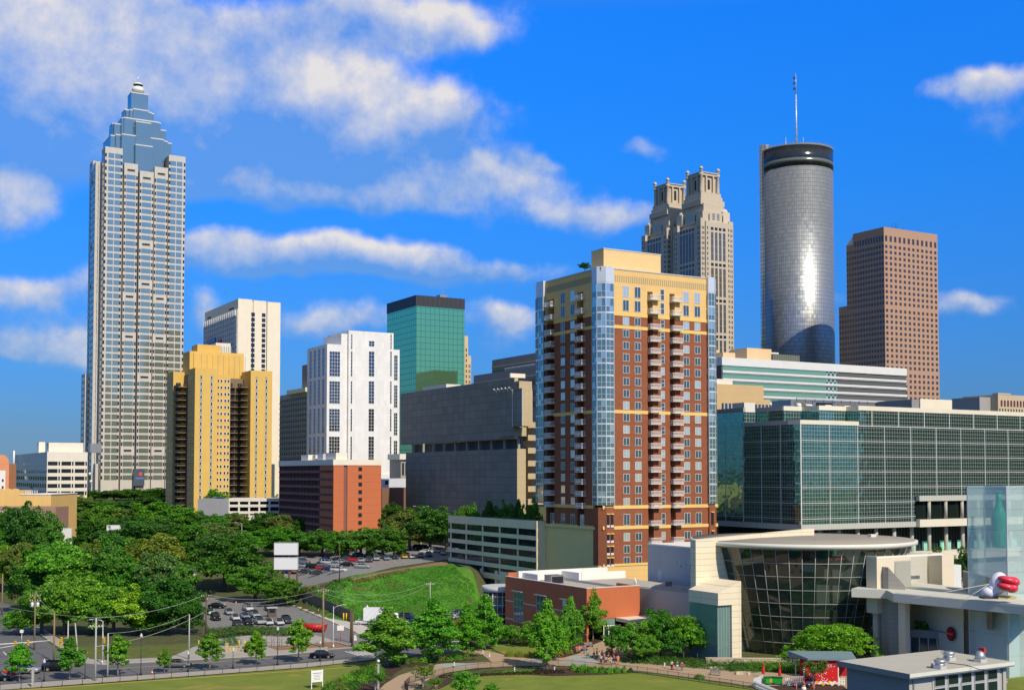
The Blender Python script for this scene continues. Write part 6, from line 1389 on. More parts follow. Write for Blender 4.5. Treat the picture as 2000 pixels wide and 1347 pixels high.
forest(405, [(20,1030,90,o0,DARK),(70,1038,70,o2,DARK),(112,1040,60,o3,MID),(168,1018,30,'column',DARK),(196,1018,32,'column',DARK),(270,1012,110,o1,DARK),(325,1022,84,o3,DARK),(375,1024,70,o2,MID),(412,1022,60,o0,OLV),(500,1035,70,o1,MID),(540,1030,64,o0,MID),(585,1038,66,o2,MID),(630,1036,64,o3,MID),(672,1040,44,o1,MID)], 'in the twin columnar trees\' row', 'trees in the columnar row')
forest(350, [(-5,1062,60,o3,BRI),(40,1062,66,o0,OLV),(85,1066,70,o1,MID),(130,1058,80,o2,BRI),(185,1060,70,o3,OLV),(232,1048,90,o0,MID),(300,1046,100,o1,OLV),(350,1066,40,o2,OLV,420)], 'in the row below the left billboard', 'trees below the left billboard')
forest(305, [(70,1100,80,o1,DARK),(118,1066,110,o3,BRI),(165,1090,90,o0,BRI),(215,1078,90,o2,MID),(262,1092,80,o1,MID),(318,1080,84,o0,OLV),(345,1098,60,o3,MID)], 'in the grove\'s upper row', 'trees in the thick row above the street')
forest(262, [(45,1190,56,o0,BRI),(85,1150,84,o2,MID),(130,1128,100,o1,BRI),(180,1140,90,o3,BRI),(225,1150,80,o0,MID),(272,1146,92,o2,LIME),(330,1128,92,'oak1',DARK),(370,1170,52,o3,DARK),(300,1200,60,o1,MID)], 'in the grove\'s front row', 'grove trees beside the street')
tree('oak_tree', 440, 1046, 132, 352, 'oak0', DARK, 'largest dark round oak, left of the white double billboard'); tree('oak_tree', 500, 1104, 96, 330, 'oak2', MID, 'lower oak spreading from the big oak over the lot entrance'); tree('oak_tree', 552, 1128, 72, 318, 'oak3', MID, 'oak with bare twin trunks at the lot corner by the side street')
forest(386, [(705,1032,74,o1,MID),(748,1030,66,o3,MID),(770,1048,40,o0,MID),(668,1046,50,o2,MID)], 'hanging over the hilltop parking lot', 'trees over the hilltop lot')
forest(420, [(770,985,60,o2,DARK,455),(800,1000,70,o0,OLV),(840,990,84,o1,DARK),(872,1002,50,o3,DARK),(905,990,44,o0,MID,400),(925,986,36,'dense1',MID,395),(955,980,36,'dense0',DARK,392),(985,984,40,o2,MID,390),(1012,980,34,'dense1',DARK,385),(1038,978,36,o1,MID,372)], 'in the row before the windowless block', 'trees before the windowless block')
# young trees planted along the street, each by its foot
for i, (px, base, top, w_) in enumerate(((38,1331,1258,40),(136,1326,1246,46),(230,1319,1241,42),(321,1312,1266,24),(410,1307,1238,40),(500,1297,1233,36),(583,1292,1211,44))):
    tree('young_street_tree', px, top, w_, 0, 'young%d' % (i % 2), BRI, 'small round street tree, %s from the left along the lawn fence' % ORD[i], 'young trees along the street', base)
for i, (px, base, top, w_, k, lab) in enumerate(((757,1301,1190,92,'maple0','leafy maple at the corner of lawn and path, hiding the box truck'),(847,1292,1174,76,'maple1','tall bright maple beside the park bed, left of the narrow pair'),(913,1282,1180,50,'maple0','narrow maple at the fork of the tan path'),(947,1268,1164,58,'maple1','maple close to the glass rotunda'),
    (1068,1306,1176,58,'maple0','maple standing alone in the mulch bed behind the black fence'),(1114,1268,1168,38,'maple1','slim maple before the red museum wing'),(1158,1252,1152,46,'maple0','maple at the corner of the red museum wing'),(1085,1290,1218,50,'plaza','round small tree right beside the mulch bed maple'),(878,1262,1212,34,'myrtle','rusty olive little tree between two tall maples'),(990,1258,1220,40,'plaza','small tree under the tall dark window of the red wing'),(1035,1262,1215,50,'plaza','wide small tree under the second window of the red wing'))):
    tree('maple_tree' if k.startswith('maple') else 'small_tree', px, top, w_, 0, k, OLV if 'rusty' in lab else BRI, lab, None, base)
for i, (px, base, top, w_) in enumerate(((1208,1290,1222,54),(1245,1286,1214,70),(1290,1284,1192,84),(1335,1286,1202,70),(1362,1285,1216,50),(1382,1283,1218,54),(1425,1280,1226,46),(1262,1294,1240,56),(1310,1290,1236,52))):
    tree('plaza_tree', px, top, w_, 0, 'plaza', BRI if i % 2 else MID, 'bushy plaza tree, %s in the clump before the cream museum wall' % ORD[i], 'plaza trees before the museum', base)
tree('spreading_tree', 1632, 1222, 168, 0, 'spread', BRI, 'wide layered tree in front of the dark glass drum', None, 1300); tree('small_tree', 1803, 1213, 44, 0, 'plaza', BRI, 'small tree in front of the museum doors', None, 1288)
tree('terrace_tree', 1827, 1068, 30, 280, 'plaza', DARK, 'little tree left of two behind the stone entrance block', dz=6); tree('terrace_tree', 1881, 1070, 36, 275, 'plaza', DARK, 'little tree touching the frosted glass tower', dz=6)
tree('crepe_myrtle', 826, 1297, 40, 0, 'myrtle', OLV, 'multi-stem shrub tree inside the fence bend', None, 1345); tree('crepe_myrtle', 852, 1324, 24, 0, 'myrtle', MID, 'tiny shrub tree beside the orange cone', None, 1352); tree('crepe_myrtle', 733, 1312, 34, 0, 'myrtle', MID, 'thin stemmed shrub tree left of the camera pole', None, 1352)
tree('young_pine', 908, 1310, 50, 0, 'plaza', BRI, 'young tree cut by the bottom edge on the round lawn', None, 1366); tree('young_pine', 960, 1334, 26, 0, 'plaza', BRI, 'lower young tree cut by the bottom edge, right of the larger one', None, 1366)
tree('crepe_myrtle', 1590, 1288, 44, 0, 'myrtle', OLV, 'feathery little tree before the red mural', None, 1345)
tree('roof_tree', 1143, 526, 26, 306, 'plaza', DARK, 'flat dark shrub tree on the roof of the brick tower', dz=ROOF_TREE[2]-H(P(1143,829,306).x, 306)+.1)
# ================================================================ vehicles
paintm = M('car_paint', (1,1,1), .22, .25, var=0, objcol=True, spec=.6); tyre = M('tyre', (.02,.02,.02), .8, var=0); rim = M('wheel_rim', (.5,.5,.5), .35, .7, var=0)
cglass = M('car_glass', (.02,.026,.03), .05, 0, var=0, spec=.9); lampw = M('headlight_lens', (.75,.75,.72), .2, var=0); lampr = M('tail_light_lens', (.35,.01,.01), .3, var=0); trim = M('dark_trim', (.03,.03,.03), .6, var=0)
def loft(mb, secs, mi=0, close=True):
    """secs: list of rings with equal numbers of points"""
    n = len(secs[0]); b = len(mb.v)
    for r in secs: mb.v += [tuple(p) for p in r]
    for i in range(len(secs)-1):
        for j in range(n):
            j2 = (j+1) % n
            if not close and j2 == 0: continue
            mb.f.append((b+i*n+j, b+i*n+j2, b+(i+1)*n+j2, b+(i+1)*n+j)); mb.m.append(mi); mb.sm.append(True)
    mb.f.append(tuple(b+j for j in reversed(range(n)))); mb.f.append(tuple(b+(len(secs)-1)*n+j for j in range(n))); mb.m += [mi, mi]; mb.sm += [False, False]
def car_parts(kind):
    """front toward +x; side profile lofted along the length with rounded shoulders"""
    L, Wd, belt, roof = {'sedan':(4.6,1.78,.92,1.42),'suv':(4.75,1.88,1.08,1.76),'pickup':(5.3,1.9,1.05,1.78),'van':(4.9,1.92,1.05,1.80),'hatch':(4.1,1.72,.95,1.48)}[kind]
    h = L/2
    body = {'sedan':[(-h,.45,.82),(-h+.15,.30,.95),(-1.35,.28,1.0),(0,.28,.94),(.95,.28,.92),(h-.35,.30,.78),(h,.42,.62)],
            'suv':[(-h,.45,1.05),(-h+.1,.34,1.12),(-1.0,.32,1.10),(.3,.32,1.08),(1.1,.32,1.06),(h-.3,.34,.95),(h,.45,.75)],
            'pickup':[(-h,.5,1.02),(-h+.1,.42,1.05),(-.4,.4,1.05),(.4,.4,1.06),(1.3,.4,1.06),(h-.25,.42,.98),(h,.5,.8)],
            'van':[(-h,.45,1.05),(-h+.1,.32,1.1),(-1.0,.3,1.08),(.6,.3,1.05),(1.4,.3,1.0),(h-.3,.32,.86),(h,.42,.65)],
            'hatch':[(-h,.45,.95),(-h+.1,.30,1.0),(-1.0,.28,.98),(0,.28,.95),(.8,.28,.93),(h-.3,.30,.8),(h,.42,.62)]}[kind]
    cab = {'sedan':(-1.75,-1.05,.35,1.15),'suv':(-2.25,-1.95,.45,1.15),'pickup':(-.75,-.55,.75,1.35),'van':(-2.35,-2.1,.65,1.75),'hatch':(-1.95,-1.45,.35,1.10)}[kind]
    w2 = Wd/2; mb = MB(); secs = []
    for x, z0, z1 in body:
        k = .86 if abs(x) > h-.01 else (.96 if abs(x) > h-.4 else 1)
        secs.append([(x,-w2*k,z0),(x,-w2*k,z0+(z1-z0)*.72),(x,-w2*k*.90,z1),(x,w2*k*.90,z1),(x,w2*k,z0+(z1-z0)*.72),(x,w2*k,z0),(x,w2*k*.8,z0-.06),(x,-w2*k*.8,z0-.06)])
    loft(mb, secs)
    # roof on pillars
    a, b, c, d = cab; wr = w2*.72; zz = belt-.02
    mb.face([(b,-wr,roof),(c,-wr,roof),(c,wr,roof),(b,wr,roof)], 0, True); mb.box(b+.02, c-.02, -wr, wr, roof-.06, roof+.0)
    for s_ in (-1, 1):
        for (x0, x1) in ((a, b),(d, c)): mb.tube([(x0, s_*w2*.87, zz),(x1, s_*wr, roof-.02)], .045, 4)
        mb.tube([((a+d)/2-.1, s_*w2*.88, zz),((b+c)/2-.1, s_*wr, roof-.02)], .04, 4)
    if kind == 'pickup': mb.box(-h+.12, -.85, -w2*.78, w2*.78, 1.052, 1.06, 1)
    gl = MB(); g = .97
    A = [(a,-w2*.86,zz),(d,-w2*.86,zz),(d,w2*.86,zz),(a,w2*.86,zz)]; B = [(b,-wr*g,roof-.03),(c,-wr*g,roof-.03),(c,wr*g,roof-.03),(b,wr*g,roof-.03)]
    for i in range(4): j = (i+1) % 4; gl.face([A[i],A[j],B[j],B[i]])
    wh = MB(); r = .33 if kind in ('sedan','hatch') else .38
    prof = [(r*.55,-.11),(r,-.11),(r,.11),(r*.55,.11)]
    n = len(wh.v); wh.lathe(prof, (0,0,0), 16, 0, smooth=False); wh.lathe([(r*.02,.10),(r*.60,.115)], (0,0,0), 12, 1, cap=True); wh.lathe([(r*.60,-.115),(r*.02,-.10)], (0,0,0), 12, 1, cap=True)
    wh.v = [(x, z, y) for x, y, z in wh.v]
    hl = MB(); hl.box(-.03,.05,-.18,.18,-.07,.07); tl = MB(); tl.box(-.05,.03,-.13,.13,-.1,.1)
    bp = MB(); bp.box(-h-.03,-h+.1,-w2*.8,w2*.8,.35,.5); bp.box(h-.1,h+.03,-w2*.8,w2*.8,.32,.46)
    hx = 1.32 if kind != 'pickup' else 1.65
    return dict(body=mb.mesh('body',[paintm, trim]), win=gl.mesh('windows',cglass), wheel=wh.mesh('wheel',[tyre,rim]), head=hl.mesh('headlight',lampw), tail=tl.mesh('tail_light',lampr), bump=bp.mesh('bumper',trim), L=L, W=Wd, r=r, zh=body[-2][2]-.12, zt=body[0][2]-.12, hx=hx)
CARS = {}; BLK, WHI, SIL, GRY, DGR, RED, NAV, YEL, SBL, MAR = (.008,.008,.01),(.62,.62,.60),(.36,.38,.40),(.16,.17,.18),(.05,.055,.06),(.55,.012,.012),(.015,.03,.10),(.75,.48,.04),(.22,.30,.42),(.16,.015,.02)
def car(px, py, kind, col, head, label, group=None, hill=False, name=None):
    if kind not in CARS: CARS[kind] = car_parts(kind)
    c = CARS[kind]; p = T(px, py, .16) if hill else G(px, py, .03)
    if hill: e = .8; sl = Vector((H(p.x+e,p.y)-H(p.x-e,p.y), H(p.x,p.y+e)-H(p.x,p.y-e), 0))/(2*e)
    t = thing(name or {'sedan':'parked_car','hatch':'parked_car','suv':'suv','pickup':'pickup_truck','van':'minivan'}[kind], tuple(p), label, {'sedan':'car','hatch':'car','suv':'suv','pickup':'pickup truck','van':'minivan'}[kind], radians(head), group)
    def add(nm, me, loc=(0,0,0), color=None, rz=0):
        o = link(bpy.data.objects.new(nm, me)); o.parent = t; o.location = loc; o.rotation_euler = (0,0,rz)
        if color: o.color = (*color, 1)
    add('body', c['body'], color=col); add('windows', c['win']); add('bumpers', c['bump'])
    for sx in (-1, 1):
        for sy in (-1, 1): add('wheel', c['wheel'], (sx*c['hx']-.02, sy*(c['W']/2-.08), c['r']))
    for sy in (-1, 1): add('headlight', c['head'], (c['L']/2-.10, sy*c['W']*.33, c['zh']-.05)); add('tail_light', c['tail'], (-c['L']/2+.0, sy*c['W']*.36, c['zt']))
    return t
g1 = 'cars in the lower lot'
for a in ((424,1187,'sedan',BLK,-12,'black sedan parked apart behind the cones of the lower lot'),(447,1199,'sedan',SIL,-66,'silver sedan in the middle of the lower lot\'s back row'),(484,1192,'suv',WHI,-62,'white suv parked alone at the back row of the lower lot'),(421,1210,'suv',BLK,-66,'large black suv at the left of the lower lot\'s middle row'),
    (459,1210,'sedan',WHI,-66,'white sedan between the black suv and the blue-grey sedan'),(478,1207,'sedan',SBL,-64,'blue-grey sedan in the middle row of the lower lot'),(497,1205,'suv',SIL,-62,'pale suv at the right end of the lower lot\'s middle row'),(484,1221,'suv',BLK,-64,'black suv in the front row beside the weeds'),(464,1222,'sedan',DGR,-66,'charcoal sedan at the left of the front row by the weeds'),
    (506,1218,'suv',SIL,-64,'silver suv third along the front row by the weeds'),(524,1219,'sedan',WHI,-66,'white sedan behind the weeds, left of its white neighbour'),(545,1219,'sedan',WHI,-66,'white sedan with the grey car on its right by the weeds'),(560,1216,'suv',DGR,-66,'dark grey suv at the right end of the front row'),(410,1199,'sedan',WHI,-62,'white car beside the wooden pole at the left of the lot'),
    (395,1173,'suv',SIL,-60,'pale suv under the trees at the upper left of the lot'),(527,1192,'van',DGR,-65,'dark van beside the small lot booth')):
    car(*a, group=g1)
g2 = 'cars on the hilltop lot'
for a in ((565,1120,'sedan',NAV,160,'navy car at the left end, half behind the white billboard'),(577,1121,'sedan',RED,165,'dark red car right of the white billboard post'),(586,1119,'sedan',WHI,165,'white car beside the dark red one near the billboard'),(597,1121,'sedan',DGR,-15,'dark grey sedan fourth from the billboard in the front row'),(600,1110,'van',SIL,-15,'silver van with roof rack behind the front row'),(612,1112,'suv',BLK,-15,'black suv between the silver van and the red coupe'),
    (620,1124,'sedan',DGR,-12,'long dark sedan nearest the grassy bank'),(629,1114,'hatch',RED,-15,'bright red coupe in the left half of the hilltop lot'),(643,1116,'sedan',NAV,-15,'dark blue car wedged left of the big white suv'),(662,1118,'suv',WHI,-10,'big white suv at the brow of the grassy bank'),(641,1103,'suv',WHI,-20,'white suv in the second row behind the red coupe'),(654,1107,'sedan',SIL,-15,'silver sedan in the second row, right of the white suv'),
    (679,1107,'sedan',BLK,-12,'black sedan behind the big white suv'),(669,1102,'sedan',SIL,-12,'silver car behind the black sedan'),(691,1098,'hatch',RED,-10,'bright red hatchback in the middle of the hilltop lot'),(678,1095,'sedan',DGR,-12,'dark car left of the red hatchback'),(705,1098,'sedan',SIL,-80,'silver car directly right of the red hatchback'),(708,1110,'sedan',SIL,-8,'silver sedan alone near the dry edge of the bank'),
    (721,1098,'suv',DGR,-80,'dark suv right of the silver car in the middle row'),(735,1095,'suv',SIL,-80,'pale suv third right of the red hatchback'),(746,1091,'sedan',DGR,-80,'dark sedan between the pale suv and the blue hatch'),(755,1094,'hatch',SBL,-80,'light blue hatch in the row over the bank'),(772,1092,'sedan',NAV,-80,'navy sedan left of the yellow car'),(790,1091,'sedan',YEL,-80,'pale yellow car on the hilltop lot'),
    (805,1091,'sedan',WHI,-80,'white sedan right of the yellow car'),(786,1084,'sedan',MAR,-10,'maroon car behind the yellow one'),(822,1089,'sedan',GRY,-80,'grey sedan between the white sedan and the navy suv'),(838,1088,'suv',NAV,-80,'navy suv in the row near the parking deck'),(833,1081,'sedan',WHI,-8,'white sedan behind the navy suv'),(850,1080,'suv',SIL,-30,'silver suv second from the parking deck'),
    (866,1084,'suv',SIL,-82,'pale suv nearest the parking deck'),(702,1087,'sedan',SBL,12,'blue-silver sedan under the overhanging trees'),(728,1085,'suv',SIL,10,'silver suv half under the overhanging trees'),(675,1088,'sedan',DGR,-60,'dark grey car beside the tall brown lot pole'),(675,1078,'sedan',RED,20,'dull red car deep in the shade of the trees'),(783,1074,'sedan',BLK,5,'dark car in the shade behind the maroon one'),
    (819,1073,'suv',BLK,5,'black suv in the shade left of the deck'),(830,1072,'sedan',BLK,5,'black car touching the shaded black suv'),(592,1101,'suv',GRY,-15,'grey suv in shade behind the silver van'),(637,1096,'sedan',SIL,-15,'silver car in shade at the back of the lot'),(740,1087,'sedan',GRY,5,'grey car under the trees behind the pale suv')):
    car(*a, group=g2, hill=True)
g3 = 'cars beyond the box truck'
for a in ((868,1213,'suv',WHI,-150,'white suv at the left of the lot seen between maples'),(879,1218,'hatch',YEL,-10,'bright yellow car between two maples'),(893,1219,'hatch',RED,-15,'red car beside the yellow one between maples'),(885,1206,'sedan',WHI,160,'white car behind the yellow one'),(893,1204,'suv',SBL,160,'light blue suv behind the red car'),(900,1209,'sedan',SIL,160,'silver car right of the light blue suv'),
    (797,1211,'suv',NAV,-20,'dark blue suv behind the cab of the box truck'),(781,1217,'sedan',SIL,-20,'silver sedan in front of the box truck cab'),(800,1219,'sedan',NAV,-20,'dark blue sedan half hidden by the big maple'),(712,1219,'sedan',WHI,5,'low white car left of the box truck')):
    car(*a, group=g3)
car(111, 1309, 'van', BLK, 4, 'black minivan driving along the street', name='minivan'); car(50, 1314, 'suv', SIL, 4, 'silver suv on the street behind the first street tree'); car(-2, 1328, 'sedan', BLK, 3, 'black car cut by the left edge towing the red trailer'); car(348, 1302, 'sedan', GRY, 3, 'silver-grey sedan alone on the street'); car(629, 1284, 'sedan', BLK, 3, 'black sedan on the street near the crossing')
car(100, 1053, 'sedan', WHI, 5, 'white car glimpsed between trees at far left', hill=True); car(366, 1088, 'suv', WHI, 5, 'white suv in the gap beside the big oak', hill=True); car(374, 1127, 'sedan', WHI, 5, 'white car below the street lamp in the oak gap', hill=True); car(356, 1124, 'suv', DGR, 5, 'dark suv left of the white car in the oak gap', hill=True); car(420,1062,'sedan',SIL,5,'silver car hidden among the trees by the school bus', hill=True)
for px, py, c_, l_ in ((426,973.5,WHI,'white suv parked on the garage roof'),(433,974,DGR,'dark car parked on the garage roof')):
    p = P(px, py, 508); t = car(px, 1200, 'suv', c_, 5, l_); t.location = (p.x, p.y, P(px, 972.5, 508).z-1.2)
def simple_vehicle():
    # box truck
    p = G(748, 1219, .03); t = thing('box_truck', tuple(p), 'white box truck behind the big maple', 'truck', radians(-3)); W = 2.5; wt = M('truck_white', (.72,.73,.72), .5)
    m = MB(); m.box(-4.4, 2.2, -W/2, W/2, 1.0, 3.9); m.build('cargo_box', wt, t); m = MB(); m.box(-4.44,-4.4,-1.1,1.1,1.1,3.7); m.build('rear_door', M('truck_door', (.40,.42,.45)), t)
    m = MB(); loft(m, [[(2.35,-1.1,.6),(2.35,-1.1,2.7),(2.35,1.1,2.7),(2.35,1.1,.6)],[(3.3,-1.1,.6),(3.3,-1.05,2.7),(3.3,1.05,2.7),(3.3,1.1,.6)],[(4.0,-1.1,.6),(4.0,-1.05,1.5),(4.0,1.05,1.5),(4.0,1.1,.6)]]); m.build('cab', wt, t)
    m = MB(); m.face([(3.34,-.95,2.6),(3.98,-.95,1.6),(3.98,.95,1.6),(3.34,.95,2.6)]); m.box(2.6,3.4,-1.13,-1.11,1.6,2.4); m.build('windows', cglass, t)
    if 'suv' in CARS:
        for x in (-3, 3): 
            for y in (-1.1, 1.1): o = link(bpy.data.objects.new('wheel', CARS['suv']['wheel'])); o.parent = t; o.location = (x, y, .42); o.scale = (1.15,1.2,1.15)
    # school bus far in the trees
    p = T(424, 1040, .2); t = thing('school_bus', tuple(p), 'yellow school bus glimpsed among the trees', 'bus', radians(-20)); yb = M('bus_yellow', (.75,.36,.02), .4)
    m = MB(); loft(m, [[(x,-1.2,.5),(x,-1.2,2.6),(x,-.9,3.0),(x,.9,3.0),(x,1.2,2.6),(x,1.2,.5)] for x in (-5,3.3)]); m.box(3.3,4.8,-1.0,1.0,.5,1.7); m.build('body', yb, t)
    m = MB()
    for k in range(8): m.box(-4.6+k*.98,-3.9+k*.98,-1.24,-1.2,1.6,2.4)
    m.build('windows', cglass, t)
    for x in (-3.4, 3.4):
        for y in (-1.1, 1.1): o = link(bpy.data.objects.new('wheel', CARS['suv']['wheel'])); o.parent = t; o.location = (x, y, .45); o.scale = (1.2,1,1.2)
    # red trailer
    p = G(20, 1322, .03); t = thing('red_trailer', tuple(p), 'small red equipment trailer at the left edge of the street', 'trailer', radians(3)); rd = M('trailer_red', (.55,.03,.02), .5)
    m = MB(); m.box(-1.6,1.3,-.85,.85,.5,.62); m.box(1.3,2.3,-.05,.05,.45,.55); m.build('bed', rd, t)
    for y in (-.85,.8):
        m = MB(); m.box(-1.6,1.3,y,y+.05,1.05,1.12)
        for k in range(5): m.box(-1.6+k*.71,-1.54+k*.71,y,y+.05,.62,1.05)
        m.build('side_rail', rd, t)
    m = MB(); m.box(-1.2,-.2,-.5,.5,.62,1.2); m.lathe([(.25,0),(.25,.7),(.1,.9)], (.6,0,.62), 10); m.build('load', M('load_red', (.5,.06,.04)), t)
    for y in (-.9, .9): o = link(bpy.data.objects.new('wheel', CARS['sedan']['wheel'])); o.parent = t; o.location = (-.3, y, .3)
    # red skip with its load
    p = G(614, 1233, .03); t = thing('red_skip', tuple(p), 'open red skip full of branches beside the side street', 'skip', radians(-14)); m = MB()
    loft(m, [[(-2.6,-1.0,.25),(-2.9,-1.15,1.7),(-2.9,-1.05,1.7),(-2.6,-.9,.35)],[(2.4,-1.0,.25),(2.7,-1.15,1.7),(2.7,-1.05,1.7),(2.4,-.9,.35)]]); loft(m, [[(-2.6,1.0,.25),(-2.9,1.15,1.7),(-2.9,1.05,1.7),(-2.6,.9,.35)],[(2.4,1.0,.25),(2.7,1.15,1.7),(2.7,1.05,1.7),(2.4,.9,.35)]])
    m.face([(-2.6,-1,.25),(-2.9,-1.15,1.7),(-2.9,1.15,1.7),(-2.6,1,.25)]); m.face([(2.4,-1,.25),(2.4,1,.25),(2.7,1.15,1.7),(2.7,-1.15,1.7)]); m.box(-2.6,2.4,-1,1,.25,.35); m.build('shell', M('skip_red', (.50,.02,.02), .5), t)
    m = MB()
    for k in range(7): m.box(-2.3+k*.75,-2.2+k*.75,-1.17,-1.1,.4,1.6)
    m.build('ribs', M('skip_red', (.50,.02,.02)), t); m = MB(); r_ = random.Random(2)
    for k in range(60): x, y = r_.uniform(-2.3,2.2), r_.uniform(-.8,.8); m.tube([(x,y,1.2),(x+r_.uniform(-.6,.6),y+r_.uniform(-.3,.3),1.2+r_.uniform(.2,.8))], .05, 4)
    tag(m.build('branches', M('branch_brown', (.20,.13,.06)), t), kind='stuff')
simple_vehicle()

# ================================================================ poles, lamps, signals, wires
woodp = M('pole_wood', (.26,.19,.10), .9, var=.2, vs_=1.0); dwood = M('dark_pole_wood', (.12,.075,.045), .9, var=.2); concp = M('concrete_pole', (.42,.41,.38), .8); sigy = M('signal_yellow', (.72,.40,.02), .5)
TOPS = {}
def pole(key, px, base, top, r, mat, label, hill=False, arms=(), transf=False, lean=0, group=None, name='utility_pole'):
    p = T(px, base) if hill else G(px, base); h = zat(top, p.y)-p.z; t = thing(name, tuple(p), label, 'pole', 0, group)
    m = MB(); m.tube([(0,0,-.3),(lean*.5,0,h*.5),(lean,0,h)], [r*1.25, r, r*.75], 8); m.build('shaft', mat, t)
    for dz in arms:
        m = MB(); m.box(lean-1.1, lean+1.1, -.07, .07, h-dz, h-dz+.13); o = m.build('crossarm', mat, t); f = MB()
        for q in (-1.0, -.5, .5, 1.0): f.lathe([(.05,0),(.08,.1),(.04,.2)], (lean+q, 0, h-dz+.13), 6)
        f.build('insulators', white, o)
    if transf:
        for q in (-.55, .55): f = MB(); f.lathe([(.30,0),(.32,.1),(.32,.85),(.15,.95)], (q,0,h-3.0), 12); f.build('transformer', pale_metal, t)
    TOPS[key] = Vector((p.x+lean, p.y, p.z+h)); return t
pole('a', 67, 1268, 1155, .17, woodp, 'wooden utility pole with two crossarms and grey transformers before the grove', arms=(.9,1.9), transf=True)
pole('b', 105, 1292, 1195, .17, woodp, 'bare wooden pole with a guy wire, second pole from the left'); pole('c', 153, 1290, 1216, .14, concp, 'leaning pale pole between the second and third street trees', lean=-.7)
pole('d', 186, 1330, 1206, .16, concp, 'tall thin grey pole with a small crossarm at the lawn edge', arms=(1.5,)); pole('e', 210, 1322, 1236, .15, concp, 'smooth pale grey steel pole beside the signal head')
pole('f', 402, 1244, 1160, .16, dwood, 'brown wooden pole at the left of the lower parking lot', arms=(.5,)); pole('g', 631, 1264, 1149, .19, woodp, 'yellowish wooden pole beside the red skip', arms=(.6,)); pole('h', 369, 1288, 1199, .13, concp, 'slim pale pole right of the dark grove tree')
pole('i', 685, 1254, 1191, .18, dwood, 'left of two brown poles standing together by the crossing', group='twin brown poles'); pole('j', 688, 1263, 1195, .18, dwood, 'right and nearer of two brown poles by the crossing', group='twin brown poles'); pole('k', 788, 1268, 1190, .16, dwood, 'brown pole with a white notice between the two tall maples')
pole('l', 840, 1178, 1136, .14, concp, 'pole with small transformer on the right of the grassy bank', hill=True, arms=(.6,), transf=False); pole('m', 663, 1138, 1060, .12, dwood, 'tall thin brown pole at the brow of the grassy bank', hill=True); pole('n', 4, 1200, 1120, .17, woodp, 'wooden pole at the left edge of the picture')
def wire(a, b, sag, label, r=.026, n=14):
    m = MB(); pts = [a.lerp(b, t/n)-Vector((0,0,sag*4*(t/n)*(1-t/n))) for t in range(n+1)]; c = pts[0]; m.tube([p-c for p in pts], r, 4); tag(m.build('power_line', M('wire_grey', (.55,.55,.50), .5), None, tuple(c)), label, 'cable', 'overhead wires')
dn = Vector((0,0,-1.6)); farl = G(-60, 1260); farl.z = 9.5; deck = P(905, 1135, 345)
wire(farl, TOPS['d'], .6, 'wire from the left edge to the tall thin grey pole'); wire(TOPS['d'], TOPS['f'], 1.0, 'bright wire rising from the thin grey pole to the lot pole', .035); wire(TOPS['f'], TOPS['g'], 1.6, 'upper wire across the lower lot'); wire(TOPS['f']+dn*.4, TOPS['g']+dn*.4, 2.2, 'second wire just below the upper one over the lot')
wire(TOPS['g'], TOPS['l'], 2.2, 'upper wire across the grassy bank'); wire(TOPS['g']+dn*.5, TOPS['l']+dn*.3, 3.0, 'second wire across the grassy bank'); wire(TOPS['l'], deck, .5, 'wire from the bank pole to the parking deck'); wire(TOPS['a'], TOPS['b'], .6, 'wire between the transformer pole and the bare pole')
wire(TOPS['d']+dn*3, TOPS['f']+dn*2.2, 1.2, 'lowest wire in front of the grove', .035); wire(TOPS['e'], TOPS['h'], .8, 'thin wire to the slim pale pole')
def street_lamp(px, base, top, label, style, group=None, hill=False):
    p = T(px, base) if hill else G(px, base); h = zat(top, p.y)-p.z; bm_ = black if style in ('globe','tall') else pale_metal
    t = thing('street_lamp' if style != 'globe' else 'park_lamp', tuple(p), label, 'street lamp', 0, group); m = MB(); m.tube([(0,0,0),(0,0,h*.15),(0,0,h-.3)], [.13 if style != 'globe' else .09,.07,.05 if style == 'globe' else .07], 8); m.lathe([(.2,0),(.22,.25),(.1,.7)], (0,0,0), 8); m.build('post', bm_, t)
    if style in ('globe','tall'):
        m = MB(); m.lathe([(.06,-.55),(.22,-.45),(.24,-.1),(.14,.0)], (0,0,h), 12); m.build('lantern', M('lantern_white', (.62,.62,.58), .4), t); m = MB(); m.lathe([(.26,-.05),(.1,.12),(.02,.2)], (0,0,h), 12); m.build('cap', pale_metal, t)
    elif style == 'arm':
        m = MB(); m.tube([(0,0,h-.4),(-.5,0,h-.1),(-1.9,0,h)], [.07,.06,.04], 6); o = m.build('arm', bm_, t); f = MB(); f.box(-2.5,-1.8,-.14,.14,h-.06,h+.08); f.build('lamp_head', pale_metal, o)
    elif style == 'armr':
        m = MB(); m.tube([(0,0,h-.9),(.6,0,h-.3),(1.9,0,h)], [.07,.06,.04], 6); o = m.build('arm', bm_, t); f = MB(); f.box(1.8,2.5,-.14,.14,h-.06,h+.08); f.build('lamp_head', pale_metal, o)
    else:
        for s_ in (-1, 1): m = MB(); m.tube([(0,0,h-.9),(s_*1.1,0,h-.3),(s_*2.1,0,h)], [.09,.08,.05], 6); o = m.build('arm', bm_, t); f = MB(); f.box(min(s_*2.0,s_*2.9),max(s_*2.0,s_*2.9),-.18,.18,h-.08,h+.10); f.build('lamp_head', pale_metal, o)
for i, (px, base, top) in enumerate(((86,1330,1288),(166,1326,1284),(367,1312,1272),(455,1305,1266),(625,1290,1252),(717,1218,1182))): street_lamp(px, base, top, 'short black lamp post with pale lantern, %s from the left' % ORD[i], 'globe', 'short lamp posts along the street')
street_lamp(275, 1318, 1238, 'tall black lamp post in front of the grove', 'tall'); street_lamp(542, 1298, 1225, 'tall black lamp post in front of the concrete apron', 'tall')
